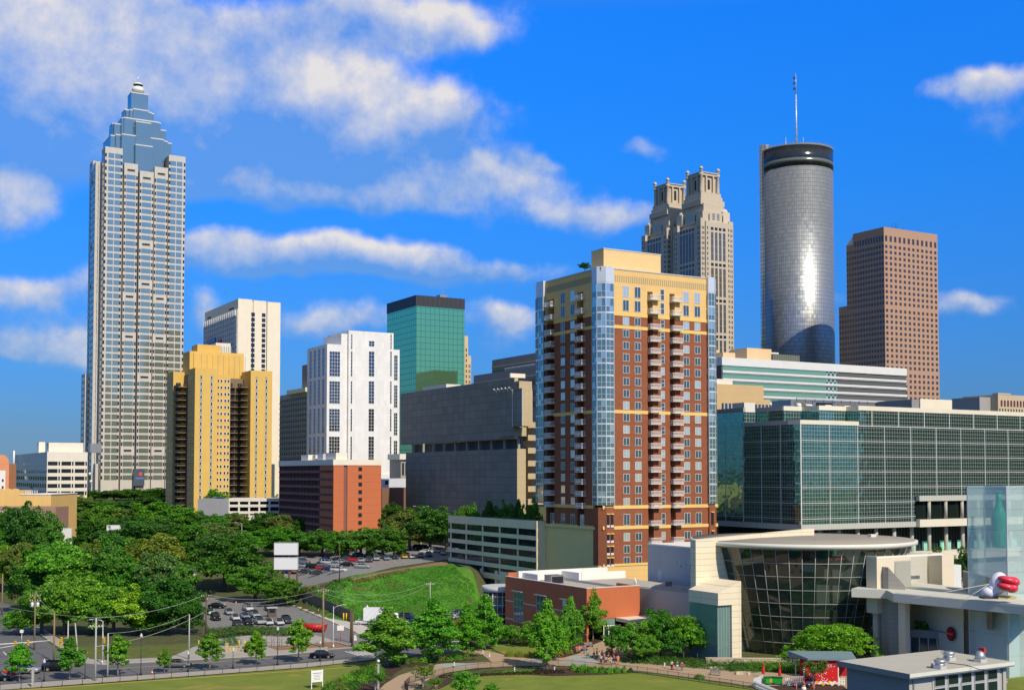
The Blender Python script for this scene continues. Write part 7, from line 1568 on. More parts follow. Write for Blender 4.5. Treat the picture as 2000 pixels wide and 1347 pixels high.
street_lamp(200, 1296, 1209, 'pale lamp on a curved arm behind the thin grey pole', 'arm'); street_lamp(651, 1264, 1180, 'thin white lamp pole with arm reaching right beside the wooden pole', 'armr')
street_lamp(822, 1062, 988, 'double-armed lamp left of its twin in front of the grey block', 'double', 'double-armed lamps', hill=True); street_lamp(886, 1062, 991, 'double-armed lamp above the left end of the parking deck', 'double', 'double-armed lamps', hill=True)
street_lamp(377, 1126, 1073, 'pale curved street lamp in the gap left of the big oak', 'armr', hill=True); street_lamp(472, 1060, 1020, 'pale street lamp among the trees below the low garage', 'arm', hill=True); street_lamp(655, 1086, 1043, 'pale street lamp rising behind the hilltop lot', 'arm', hill=True); street_lamp(829, 1050, 1008, 'small curved lamp under the double-armed lamp', 'arm', hill=True)
def signal_head(m, x, y, z, mi=0):
    m.box(x-.18, x+.18, y-.12, y+.12, z-.55, z+.55, mi)
    for k in (-.36, 0, .36): m.lathe([(.02,0),(.13,.0)], (x, y-.14, z+k), 8, 1)
def signals():
    p = G(-60, 1290); t = thing('signal_gantry', tuple(p), 'white span arm with two yellow traffic signals at the left edge', 'traffic signal'); a = P(-60, 1262, p.y)-p; b = P(98, 1250, p.y+6)-p
    m = MB(); m.tube([(0,0,0),(0,0,a.z)], .14, 8); m.build('post', pale_metal, t); m = MB(); m.tube([a, b], [.11,.06], 6); m.tube([a-Vector((0,0,1.2)), a.lerp(b,.85)], [.06,.04], 5); m.build('arm', white, t)
    for px in (30, 55):
        k = (px+60)/158; q = a.lerp(b, k); m = MB(); signal_head(m, q.x, q.y-.2, q.z-.1); m.build('signal_head', [sigy, dark], t)
    p = G(132, 1300); t = thing('signal_mast', tuple(p), 'bent grey mast with a cluster of yellow signals behind the second street tree', 'traffic signal'); h = zat(1212, p.y)
    m = MB(); m.tube([(0,0,0),(0,0,h)], [.16,.1], 8); m.tube([(0,0,h*.64),(-1.0,0,h*.60)], .07, 5); m.build('mast', concp, t)
    for dx, dz in ((-1.1,0),(-1.4,-.7)): m = MB(); signal_head(m, dx, -.2, h*.58+dz); m.build('signal_head', [sigy, dark], t)
    p = G(201, 1296); t = thing('corner_signal', tuple(p), 'yellow traffic signal seen edge-on beside the pale steel pole', 'traffic signal'); h = zat(1240, p.y)
    m = MB(); m.tube([(0,0,0),(0,0,h)], .10, 6); m.build('post', concp, t); m = MB(); signal_head(m, .25, -.2, h-.9); m.build('signal_head', [sigy, dark], t)
    p = G(42, 1268); t = thing('lamp_sensor_post', tuple(p), 'thin post with a square white box on top at the junction', 'post'); h = zat(1235, p.y); m = MB(); m.tube([(0,0,0),(0,0,h)], .07, 6); m.build('post', steel, t); m = MB(); m.box(-.3,.3,-.2,.2,h,h+.6); m.build('box', white, t)
    p = G(64, 1342); t = thing('stone_bollard', tuple(p), 'tall square concrete post on the lawn edge at left', 'bollard'); m = MB(); hh = zat(1305, p.y); m.box(-.16,.16,-.16,.16,0,hh-.15); m.build('shaft', concp, t); m = MB(); m.box(-.19,.19,-.19,.19,hh-.15,hh); m.build('cap', concp, t)
signals()

# ================================================================ billboards, signs, fences
def billboard(px0, px1, py0, py1, Y, label, rows_=1, notch=False, posts=(.3,.7), yaw=0):
    a = P((px0+px1)/2, py1, Y); w_ = (px1-px0)/(F*cos(PITCH))*Y; h = zat(py0, Y)-a.z; g0 = H(a.x, Y); t = thing('billboard', (a.x, Y, g0), label, 'billboard', yaw); z0 = a.z-g0
    bl = M('blank_board', (.72,.72,.71), .7, var=.03); m = MB()
    for q in posts: m = MB(); m.tube([(w_*(q-.5),.6,-.5),(w_*(q-.5),.6,z0+h*.6)], .25, 8); m.build('post', dwood, t)
    for r_ in range(rows_):
        za, zb = z0+h*r_/rows_+(.3 if r_ else 0), z0+h*(r_+1)/rows_-(.3 if r_ < rows_-1 else 0); m = MB()
        if notch: pts = [(-w_/2,za),(w_/2-w_*.28,za),(w_/2-w_*.08,za+(zb-za)*.14),(w_/2,za+(zb-za)*.42),(w_/2,zb),(-w_/2,zb)]
        else: pts = [(-w_/2,za),(w_/2,za),(w_/2,zb),(-w_/2,zb)]
        m.face([(x,0,z) for x, z in pts]); m.face([(x,.35,z) for x, z in reversed(pts)])
        for i in range(len(pts)): u, v = pts[i], pts[(i+1) % len(pts)]; m.face([(u[0],0,u[1]),(u[0],.35,u[1]),(v[0],.35,v[1]),(v[0],0,v[1])])
        o = m.build('panel', bl, t)
        if not notch:
            f = MB(); e = .12
            f.box(-w_/2,w_/2,-.06,-.0,za,za+e); f.box(-w_/2,w_/2,-.06,0,zb-e,zb); f.box(-w_/2,-w_/2+e,-.06,0,za+e,zb-e); f.box(w_/2-e,w_/2,-.06,0,za+e,zb-e); f.build('frame', pale_metal, o)
    m = MB(); m.box(-w_/2,w_/2,.36,1.0,z0-.25,z0-.1); m.build('catwalk', dwood, t)
billboard(535, 582, 1059, 1112, 322, 'double blank white billboard, one panel over the other, by the hilltop lot', 2, posts=(.62,.95)); billboard(208, 236, 1025, 1046, 400, 'blank white billboard with a rounded lower corner among the trees', 1, True, (.2,.5))
billboard(76, 84, 1005, 1026, 430, 'narrow edge-on white billboard left of the curved one', 1, yaw=radians(40)); billboard(112, 140, 1030, 1062, 400, 'dark back of a ribbed signboard among the trees at left', 1, posts=(.3,.8))
def board_fence():
    pts = [T(572,1164), T(600,1176), T(630,1190), T(660,1203), T(690,1216)]; o = pts[0]; t = thing('board_fence', tuple(o), 'tall weathered board fence along the foot of the grassy bank', 'fence'); wm = M('weathered_boards', (.16,.13,.10), .9, var=.25, vs_=1.5)
    for a, b in zip(pts, pts[1:]):
        m = MB(); d = b-a; L = Vector((d.x, d.y, 0)).length; n = max(1, int(L/.3)); dr = Vector((d.x, d.y, 0)).normalized(); nr = Vector((-dr.y, dr.x, 0))*.03
        for k in range(n):
            p = a.lerp(b, k/n)-o; q = a.lerp(b, (k+.92)/n)-o; hh = 2.6+.05*sin(k*1.9); m.prism([(p-nr)[:2], (q-nr)[:2], (q+nr)[:2], (p+nr)[:2]], p.z-.5, p.z+hh)
        m.build('board_panel', wm, t)
    for a in pts: m = MB(); p = a-o; m.box(p.x-.08,p.x+.08,p.y-.14,p.y+.02,p.z-.5,p.z+2.8); m.build('post', wm, t)
board_fence()
def rail_fence(name, pts, label, h, step, mat, pick=.0, group=None, posts_r=.035, rails=(.08, 1.0)):
    p3 = [G(*q, .05) for q in pts]; o = p3[0].copy(); t = thing(name, tuple(o), label, 'fence', 0, group); acc = 0; pl = []; n_ = 0
    for a, b in zip(p3, p3[1:]):
        d = b-a; L = d.length; k = max(1, round(L/step))
        for i in range(k): pl.append(a.lerp(b, i/k)-o)
    pl.append(p3[-1]-o); rm = MB()
    for a, b in zip(pl, pl[1:]):
        for r_ in rails: rm.tube([a+Vector((0,0,h*r_)), b+Vector((0,0,h*r_))], posts_r*.8, 4)
        if pick:
            L = (b-a).length; k = int(L/pick)
            for i in range(1, k): c = a.lerp(b, i/k); rm.box(c.x-.009,c.x+.009,c.y-.009,c.y+.009,h*rails[0],h*rails[-1])
    rm.build('rails', mat, t); pm = MB()
    for a in pl[:100]: m = MB(); m.box(a.x-posts_r,a.x+posts_r,a.y-posts_r,a.y+posts_r,-.05,h+.06); m.build('post', mat, t)
rail_fence('lawn_fence', [(-20,1350),(0,1348),(200,1333.5),(400,1318.5),(600,1303.5),(700,1292),(735,1287.5)], 'thin black railing between the street pavement and the lawn', 1.1, 3.0, black, .0, rails=(.1,.95))
rail_fence('park_railing', [(797,1352),(790,1343),(800,1334),(822,1327),(848,1321),(885,1313),(934,1307),(983,1302),(1037,1301),(1117,1301),(1170,1306),(1245,1313),(1325,1325),(1406,1337),(1475,1347)], 'black railing curving round the tan path and the round lawn', 1.15, 2.4, black, .14, rails=(.08,.95))
rail_fence('terrace_railing', [(1424,1306),(1436,1298),(1452,1300),(1453,1309)], 'short black railing by the curved stone seats', 1.1, 1.2, black, .14)
wp_ = M('picket_white', (.75,.75,.72), .6)
def picket(name, a, b, label, base_h=1.0):
    A, B = G(*a, .05), G(*b, .05); o = A.copy(); t = thing(name, tuple(o), label, 'picket fence', 0, 'white picket fences'); d = B-A; L = d.length; n = max(2, int(L/.28)); dr = d.normalized(); nr = Vector((-dr.y, dr.x, 0))*.03
    for k in range(min(n, 100)):
        m = MB(); p = d*(k/n); q = p+dr*.15; m.prism([(p-nr)[:2],(q-nr)[:2],(q+nr)[:2],(p+nr)[:2]], 0, base_h-.08); c = (p+q)/2; m.prism([(p-nr+dr*.03)[:2],(q-nr-dr*.03)[:2],(q+nr-dr*.03)[:2],(p+nr+dr*.03)[:2]], base_h-.08, base_h); m.build('picket', wp_, t)
    m = MB()
    for z in (.25, .75): m.prism([(nr*1.2)[:2],(d+nr*1.2)[:2],(d+nr*2.4)[:2],(nr*2.4)[:2]], z, z+.1)
    m.build('rail', wp_, t)
picket('picket_fence', (1472,1342), (1491,1334), 'white picket fence left of the green carts', 1.5); picket('picket_fence', (1534,1338), (1571,1337), 'white picket fence between the green carts and the mural', 1.3); picket('picket_fence', (1633,1338), (1651,1337), 'short white picket fence right of the mural', 1.3); picket('picket_fence', (1474,1342), (1545,1372), 'long pale picket fence running to the bottom edge', 1.2)
def signs():
    # notice board on the lawn
    p = G(619, 1344); t = thing('lawn_sign', tuple(p), 'white two-post notice board with grey lines standing on the lawn', 'sign', radians(30)); h = 3.1
    for x in (-.95, .95): m = MB(); m.box(x-.07,x+.07,-.07,.07,-.2,h); m.build('post', white, t)
    m = MB(); m.box(-.88,.88,-.04,.04,h-2.0,h-.1); o = m.build('board', white, t); m = MB()
    m.box(-.75,.75,-.06,-.045,h-.62,h-.52); 
    for k in range(4): m.box(-.6,.6-.12*(k % 2),-.06,-.045,h-.9-.24*k,h-.85-.24*k)
    m.build('text_lines', M('sign_text_grey', (.22,.20,.22)), o)
    p = G(665, 1252); t = thing('blank_sign', tuple(p), 'blank grey-white sign on a red post beside the side street', 'sign'); h = zat(1221, p.y); m = MB(); m.tube([(0,0,0),(0,0,h-.3)], .07, 6); m.build('post', M('post_red', (.55,.04,.03)), t); m = MB(); m.box(-.7,.7,-.08,-.02,h-1.0,h+.05); m.build('panel', white, t)
    p = G(697, 1262); t = thing('street_signs', tuple(p), 'cluster of small white and green street signs by the twin poles', 'sign'); h = zat(1235, p.y); m = MB(); m.tube([(0,0,0),(0,0,h)], .045, 6); m.build('post', steel, t)
    for dx, z, w2, hh, mt in ((-.35,h-.75,.22,.28,white),(-.3,h-1.3,.28,.22,white),(.2,h-.55,.38,.10,M('sign_green', (.01,.22,.12), .5))): m = MB(); m.box(dx-w2,dx+w2,-.06,-.03,z-hh,z+hh); m.build('panel', mt, t)
    p = G(783, 1266); t = thing('white_notice', tuple(p), 'white rectangular notice fixed beside the brown pole between maples', 'sign'); h = zat(1223, p.y); m = MB(); m.tube([(.5,0,0),(.5,0,h-1)], .05, 6); m.build('post', steel, t); m = MB(); m.box(-.4,.5,-.1,-.04,h-1.9,h-.1); m.build('panel', white, t)
    # camera pole
    p = G(739, 1346); t = thing('camera_pole', tuple(p), 'grey pole with a white domed camera beside the tan path', 'pole'); h = zat(1290, p.y); m = MB(); m.box(-.16,.16,-.16,.16,0,h-.5); m.build('shaft', M('pole_grey', (.36,.38,.36)), t)
    m = MB(); m.sphere((0,-.1,h), .24, 12, 8); m.build('camera_dome', white, t); m = MB(); m.tube([(-.05,0,h-.8),(-.35,0,h-.4),(-.3,0,h+.35),(0,0,h+.3)], .05, 6); m.build('bracket', pale_metal, t)
    # lot booth, bollards, cones
    p = G(531, 1204); t = thing('lot_booth', tuple(p), 'small dark attendant booth with a pale roof in the lower lot', 'booth', radians(20)); m = MB(); m.box(-1,1,-.8,.8,.1,2.2); m.build('wall', M('booth_brown', (.10,.08,.07)), t); m = MB(); m.box(-1.3,1.3,-1.1,1.1,2.2,2.35); m.build('roof', pale_metal, t); m = MB(); m.box(-.7,.7,-.83,-.8,1.1,1.9); m.build('window', cglass, t)
    for i, px in enumerate((671, 676.5, 681)):
        p = G(px, 1212+.3*i); m = MB(); m.tube([(0,0,0),(0,0,1.9)], .15, 8); o = m.build('yellow_bollard', M('bollard_yellow', (.75,.48,.02)), None, tuple(p)); tag(o, 'tall yellow bollard, %s from the left at the end of the board fence' % ORD[i], 'bollard', 'yellow bollards')
    for i, (px, py) in enumerate(((415,1187),(394,1193),(439,1184),(461,1180),(622,1196),(735,1312),(851,1338),(297*1,1318))):
        hill = False; p = G(px, py, .03); nm = ('left of the black sedan','at the left edge of the lower lot','right of the black sedan','beside the white suv in the lot','on the white pavement by the board fence','beside the camera pole','inside the bend of the park railing','on the pavement behind the lawn railing')[i]
        t = thing('traffic_cone', tuple(p), 'orange traffic cone '+nm, 'traffic cone'); m = MB(); m.box(-.25,.25,-.25,.25,0,.05); m.build('base', M('cone_orange', (.80,.16,.03), .5), t); m = MB(); m.lathe([(.19,.05),(.04,1.0)], (0,0,0), 10); o = m.build('body', M('cone_orange', (.80,.16,.03)), t); m = MB(); m.lathe([(.135,.45),(.10,.65)], (0,0,0), 10); m.build('stripe', white, o)
    for i, px in enumerate((648, 737, 752, 766, 780)):
        p = T(655+28*i+6, 1118-2.2*i) if 0 else T(724+16*i, 1107-1.2*i, .1); m = MB(); m.tube([(0,0,0),(0,0,1.2)], .07, 6); o = m.build('orange_marker', M('cone_orange', (.80,.16,.03)), None, tuple(p)); tag(o, 'thin orange marker post, %s from the left along the lot edge' % ORD[i], 'post', 'orange markers')
    # frames and low wall on the apron
    for i in range(3):
        p = G(520+15*i, 1262); t = thing('scaffold_frame', tuple(p), 'rusty braced frame, %s from the left on the concrete apron' % ORD[i], 'frame', 0, 'frames on the apron'); m = MB()
        for x in (0, 1.1): m.tube([(x,0,0),(x,0,3.0)], .04, 5)
        for z in (.9, 2.2): m.tube([(0,0,z),(1.1,0,z)], .035, 5)
        m.build('frame', M('rust_metal', (.13,.09,.07), .8), t); m = MB(); m.tube([(0,0,1.5),(-.7,-.5,0)], .035, 5); m.build('brace', M('rust_metal', (.13,.09,.07)), t)
    w0 = M('tan_block', (.50,.38,.20), .9)
    for i, (a, b, hh) in enumerate((((441,1272),(446,1272),1.6),((448,1271),(466,1270),.9),((474,1271),(482,1271),1.1))):
        p = G(*a); q = G(*b); m = MB(); m.box(0, q.x-p.x, -.3, .3, 0, hh); m.box(-.06, q.x-p.x+.06, -.36, .36, hh, hh+.1); tag(m.build('block_wall', w0, None, tuple(p)), ('short tan block pier at the apron entrance','low tan block wall between two piers','low tan block stub right of the pier wall')[i], 'wall')
    for i, px in enumerate((388, 404, 467, 478)):
        p = G(px, 1264); m = MB(); m.tube([(0,0,0),(0,0,1.5)], .1, 8); tag(m.build('yellow_post', M('bollard_yellow', (.75,.48,.02)), None, tuple(p)), 'short yellow post, %s from the left along the apron' % ORD[i], 'bollard', 'yellow apron posts')
    m = MB(); p = T(777, 1062); t = thing('orange_banner', tuple(p), 'bright orange banner on a pole among the trees above the lot', 'banner'); m.tube([(0,0,-1),(0,0,6)], .08, 6); m.build('post', steel, t); m = MB(); m.box(-1.6,1.6,-.1,.1,2.5,5.6); m.build('cloth', M('banner_orange', (.75,.13,.03)), t)
signs()

# ================================================================ park furniture, hedges, mural corner
def bush(name, px, py, r, h, col, label, seed, group=None, n=900, long=1.0, ang=0):
    rnd = random.Random(seed); mb = MB(); p = G(px, py, .05)
    for i in range(n):
        d = Vector((rnd.gauss(0,1), rnd.gauss(0,1), abs(rnd.gauss(.2,1)))).normalized(); k = rnd.uniform(.7,1.05)*(1+.12*sin(5*atan2(d.y,d.x)))
        q = Vector((d.x*r*long*k, d.y*r*k, d.z*h*k)); c, s_ = cos(ang), sin(ang); q = Vector((q.x*c-q.y*s_, q.x*s_+q.y*c, q.z)); leafquad(mb, q, (d+Vector((rnd.uniform(-.6,.6),rnd.uniform(-.6,.6),rnd.uniform(-.3,.6)))).normalized(), .17*rnd.uniform(.7,1.4), rnd)
    o = mb.build(name, leafm, None, tuple(p)); o.color = (*col, 1); tag(o, label, 'shrub', group); return o
for i, (px, py) in enumerate(((1121,1308),(1133,1312),(1141,1309),(1149,1313),(1162,1312),(1176,1313),(1190,1314),(1205,1313),(1219,1312),(1232,1311))): bush('ball_shrub', px, py, .75-.04*i*(i > 7), 1.15 if i < 9 else .7, MID if i % 2 else BRI, 'leafy round shrub, %s from the left in the mulch before the railing' % ORD[i], 70+i, 'row of shrubs in the mulch', 500)
for i, (px, py) in enumerate(((645,1346),(662,1338),(680,1330),(697,1322),(716,1314),(733,1305),(712,1330),(690,1343),(738,1316),(668,1350))): bush('spreading_shrub', px, py, 1.5, 1.3, (MID, OLV, BRI, DARK)[i % 4], 'spreading shrub, %s in the bed between lawn and camera pole' % ORD[i], 90+i, 'shrubs in the sloping bed', 900)
for i in range(9): bush('path_shrub', 775+17*i, 1296-1.2*i, 1.05, 1.0, (BRI, MID, OLV)[i % 3], 'low shrub, %s from the left in the bed under the tall maples' % ORD[i], 110+i, 'shrubs under the maples', 500)
for i in range(7): bush('golden_shrub', 996+19*i, 1281+1.0*(i % 3)-.9*max(0, i-3)*2, 1.1, 1.1, (.20,.24,.02), 'golden-green shrub, %s from the left beside the mulch bed maple' % ORD[i], 130+i, 'golden shrubs', 500)
for i, px in enumerate((1240,1275,1310,1345,1380,1420,1455)): bush('dark_hedge', px, 1290+.085*(px-1240), 2.6, 1.5, DARK, 'clipped dark hedge section, %s from the left under the plaza trees' % ORD[i], 150+i, 'hedge under the plaza trees', 1500, 1.3, radians(-20))
for i, px in enumerate((1468,1490,1512,1534,1556)): bush('box_hedge', px, 1306+.05*(px-1460), 1.5, 1.6, MID, 'clipped bright hedge section, %s from the left behind the red umbrellas' % ORD[i], 160+i, 'hedge behind the umbrellas', 1000, 1.3)
for i, (px, py) in enumerate(((1480,1300),(1500,1299),(1525,1299),(1440,1296))): bush('grass_clump', px, py, 1.6, 1.0, (.22,.30,.10), 'pale feathery grass clump, %s in the bed before the glass drum' % ORD[i], 170+i, 'grass clumps', 500)
bush('round_bush', 1366, 1324, 1.0, .8, MID, 'small round bush at the railing beside the grey bench', 180, None, 400); bush('low_bush', 500, 1262, 2.4, 1.6, DARK, 'dark bush on the concrete apron behind the block wall', 181, None, 1200); bush('low_bush', 450, 1258, 2.2, 1.9, DARK, 'spreading dark bush left of the block wall', 182, None, 1200); bush('low_bush', 915, 1264, 1.6, 1.6, DARK, 'dark bush at the end of the tan side path', 183, None, 700)
for i, px in enumerate((985,1005,1035,1060,1090,1125)): bush('wall_shrub', px, 1256-.1*abs(px-1060)*.2, 1.7, 2.6, (MID, OLV, DARK)[i % 3], 'shrub against the red wing, %s from the left' % ORD[i], 190+i, 'shrubs against the red wing', 900)
for i in range(6): bush('dark_purple_shrub', 1050+9*i, 1313+.4*(i % 2), .7, .55, (.05,.025,.02), 'low dark purple shrub, %s from the left in the mulch' % ORD[i], 210+i, 'purple shrubs', 260)
for i in range(14): bush('edging_shrub', 866+16*i, 1322-1.0*i+.035*i*i, .8, .45, (.06,.035,.02), 'low brownish edging plant, %s from the left along the railing' % ORD[i], 230+i, 'edging plants', 200)
def bench(px, py, yaw, label, mat):
    p = G(px, py, .06); t = thing('park_bench', tuple(p), label, 'bench', radians(yaw)); m = MB()
    for k in range(4): m.box(-.95,.95,-.25+.14*k,-.14+.14*k,.42,.46)
    m.build('seat', mat, t); m = MB()
    for k in range(4): m.box(-.95,.95,.30,.34,.52+.11*k,.60+.11*k)
    m.build('backrest', mat, t)
    for x in (-.85, .85): m = MB(); m.box(x-.04,x+.04,-.22,.34,0,.42); m.box(x-.04,x+.04,.30,.36,.42,.95); m.build('leg', metal, t)
bench(1150, 1263, 25, 'grey slatted bench behind the person in red', steel); bench(1138, 1270, 20, 'grey bench with two seated people', steel); bench(1396, 1318, -30, 'grey bench backing onto the railing at right', steel)
for (px, py, yaw, lab) in ((1398,1306,-5,'pale curved stone seat left of the short railing'),(1450,1316,-12,'pale stone seat right of the short railing')):
    p = G(px, py, .06); m = MB(); n = 12; a = [(2.3*cos(pi*(.3+.4*k/n)), 2.3*sin(pi*(.3+.4*k/n))-2.0) for k in range(n+1)]; b = [(1.7*cos(pi*(.3+.4*k/n)), 1.7*sin(pi*(.3+.4*k/n))-2.0) for k in range(n+1)]
    m.prism(list(reversed(a))+b, 0, .48); m.v = [(x, y, z) for x, y, z in m.v]; tag(m.build('curved_bench', M('seat_stone', (.55,.46,.33), .9), None, tuple(p), radians(yaw)), lab, 'seat')
p = G(1475, 1297); m = MB(); m.box(-9,7,-.4,.4,0,1.1); m.box(-9.05,7.05,-.46,.46,1.1,1.2); tag(m.build('planter_wall', M('seat_stone', (.55,.46,.33)), None, tuple(p), radians(-3)), 'low cream planter wall in front of the glass drum', 'wall')
def umbrella(px, py, label):
    p = G(px, py, .05); t = thing('closed_umbrella', tuple(p), label, 'umbrella', 0, 'closed red umbrellas'); m = MB(); m.tube([(0,0,0),(0,0,2.7)], .03, 6); m.build('pole', pale_metal, t); m = MB(); m.lathe([(.26,.65),(.30,.8),(.20,1.6),(.14,2.0),(.17,2.05),(.07,2.55),(.02,2.65)], (0,0,0), 12); m.build('canopy', M('umbrella_red', (.60,.02,.015), .7), t)
umbrella(1491, 1322, 'closed red umbrella on the left behind the picket fence'); umbrella(1523, 1326, 'closed red umbrella on the right above the green cart')
def mural_corner():
    gm = M('cart_green', (.01,.30,.03), .5)
    for i, (px, yaw) in enumerate(((1501,20),(1519,-15))):
        p = G(px, 1336, .05); t = thing('green_cart', tuple(p), ('bright green display cart with an orange emblem behind the picket fence','green display cart on the right under the umbrella')[i], 'cart', radians(yaw)); m = MB(); m.box(-.75,.75,-.4,.4,.25,1.2); m.build('body', gm, t); m = MB(); m.box(-.85,.85,-.5,.5,1.2,1.28); m.build('top', M('cart_dark_green', (.01,.10,.02)), t)
        for x in (-.6, .6): m = MB(); m.lathe([(.18,-.03),(.18,.03)], (0,0,0), 12); m.v = [(a+x, c-.42, b+.18) for a, b, c in m.v]; m.build('wheel', tyre, t)
        if i == 0: m = MB(); m.face([(.2+.22*cos(k*pi/8), -.42, .72+.32*sin(k*pi/8)) for k in range(16)]); m.build('emblem', M('emblem_orange', (.75,.20,.03)), t)
    p = G(1604, 1338, .05); t = thing('red_mural_board', tuple(p), 'big red mural board with white lettering and splashes beside the grey pavilion', 'mural', radians(-2)); w_ = 5.6; h = 2.9; rd = M('mural_red', (.62,.015,.02), .5)
    m = MB(); m.box(-w_/2, w_/2, -.08, .08, .15, h); m.build('board', rd, t); m = MB(); m.box(-.4, w_/2, -.07, .09, h+.01, h+.75); m.build('header_board', M('mural_dark_red', (.38,.01,.02)), t)
    for x in (-w_/2, w_/2): m = MB(); m.box(x-.08, x+.08, -.12, .12, 0, h+.1); m.build('post', white, t)
    m = MB(); r_ = random.Random(9)
    for k in range(26):
        x = -w_/2+.2+k*(w_-.4)/25; rr_ = r_.uniform(.12,.34); z = .3+.25*abs(sin(k*.9)); m.face([(x+rr_*cos(q*pi/6), -.10-.002*k, z+rr_*sin(q*pi/6)) for q in range(12)], k % 5 == 4)
    for k in range(14): x, z, rr_ = r_.uniform(-2.3,2.4), r_.uniform(1.0,2.6), r_.uniform(.04,.12); m.face([(x+rr_*cos(q*pi/4), -.10, z+rr_*sin(q*pi/4)) for q in range(8)], 0)
    m.build('splashes', [white, M('mural_yellow', (.75,.42,.03))], t); m = MB()
    for (cx, cz, r0, a0, a1) in ((-1.7,1.45,.32,-1.2,2.2),(-1.35,1.5,.28,1.8,4.8),(.35,1.7,.42,.3,4.6),(.5,1.25,.5,3.3,6.2)): m.tube([(cx+r0*cos(a0+(a1-a0)*k/10), -.13, cz+r0*sin(a0+(a1-a0)*k/10)) for k in range(11)], .055, 4)
    m.build('white_flourish', white, t); m = MB(); m.lathe([(.0+.3,.0),(.3,.02)], (0,0,0), 10); 
    txt(t, 'lettering', 'DANCE', .62, (-.3,-.10,h+.15), white); txt(t, 'lettering', 'up', .35, (1.95,-.10,h+.2), white)
    # grey flat stand roof behind it
    p = G(1600, 1322, 0); t = thing('awning_roof', tuple(p), 'blue-grey sloping stand roof behind the red mural board', 'shelter', radians(-4)); z = 3.2
    m = MB(); m.prism([(-5.0,2.2),(-2.2,-1.8),(6,-1.8),(6,2.2)], z, z+.15, z1s=[z+1.0,z+.3,z+.3,z+1.0]); m.build('roof', M('blue_grey_roof', (.16,.24,.27), .5, grid=(.6,0,(.12,.18,.2),.06)), t)
    for x in (-3.8, 1, 5.5): m = MB(); m.box(x-.08,x+.08,1.2,1.36,-.1,z); m.build('post', steel, t)
    m = MB(); m.box(-3, 5.6, 1.6, 1.8, 0, z); m.build('back_wall', M('mural_dark_red', (.38,.01,.02)), t)
    p = G(1570, 1356, .05); t = thing('garden_figure', tuple(p), 'small painted garden figure in orange, white and blue by the mural', 'garden figure'); m = MB(); m.lathe([(.35,0),(.42,.5),(.36,.75)], (0,0,0), 12); m.build('blue_trousers', M('figure_blue', (.12,.30,.55)), t)
    m = MB(); m.lathe([(.36,.75),(.40,.95),(.28,1.3)], (0,0,0), 12); m.build('white_shirt', white, t); m = MB(); m.sphere((0,0,1.5), .27, 10, 8); m.build('head', M('figure_orange', (.75,.30,.08)), t); m = MB(); m.lathe([(.3,1.65),(.18,1.95),(.02,2.3)], (0,0,0), 12); m.build('hat', M('figure_red', (.5,.08,.05)), t)
    for i, (px, py) in enumerate(((1556,1352),(1590,1354))): q = G(px, py, .05); t = thing('small_flag', tuple(q), ('tiny red flag marker left of the garden figure','tiny red flag marker right of the garden figure')[i], 'flag'); m = MB(); m.tube([(0,0,0),(0,0,1.5)], .025, 5); m.build('stick', white, t); m = MB(); m.box(-.3,.1,-.02,.02,1.05,1.5); m.build('cloth', rd, t)
    # path bollard lights and a litter bin
    for i, (px, py) in enumerate(((943,1279),(956,1286),(1298,1304),(887,1303),(1005,1313),(1083,1312))): q = G(px, py, .05); t = thing('path_light', tuple(q), 'white bollard light beside the park path, %s from the left' % ORD[(1,2,5,0,3,4)[i]], 'bollard light', 0, 'path lights'); m = MB(); m.lathe([(.1,0),(.1,.75)], (0,0,0), 10); m.build('post', pale_metal, t); m = MB(); m.lathe([(.11,.75),(.12,.95),(.03,1.0)], (0,0,0), 10); m.build('lamp_head', white, t)
    p = G(1192, 1281, .06); t = thing('vending_cart', tuple(p), 'red vending cart under a tree behind the crowd', 'cart'); m = MB(); m.box(-.45,.45,-.35,.35,.2,1.3); m.build('body', rd, t); m = MB(); m.box(-.5,.5,-.4,.4,1.3,1.38); m.build('top', metal, t)
mural_corner()

# ================================================================ people
skinm = M('skin', (.42,.24,.15), .6, var=0); cloth = M('cloth', (1,1,1), .85, objcol=True, var=.08, vs_=3.0); hairm = M('hair', (.03,.02,.015), .7, var=0); shoe = M('shoe_dark', (.05,.05,.05), .7, var=0)
def skin_mesh(name, verts, edges, rad, mat):
    me = bpy.data.meshes.new(name); me.from_pydata(verts, edges, []); o = bpy.data.objects.new(name, me); link(o)
    md = o.modifiers.new('s', 'SKIN'); md.use_smooth_shade = True
    for i, r in enumerate(rad): v = me.skin_vertices[0].data[i]; v.radius = r if isinstance(r, tuple) else (r, r)
    me.skin_vertices[0].data[0].use_root = True; s2 = o.modifiers.new('d', 'SUBSURF'); s2.levels = 1
    dg = bpy.context.evaluated_depsgraph_get(); m2 = bpy.data.meshes.new_from_object(o.evaluated_get(dg)); m2.name = name; m2.materials.clear(); m2.materials.append(mat); bpy.data.objects.remove(o); return m2
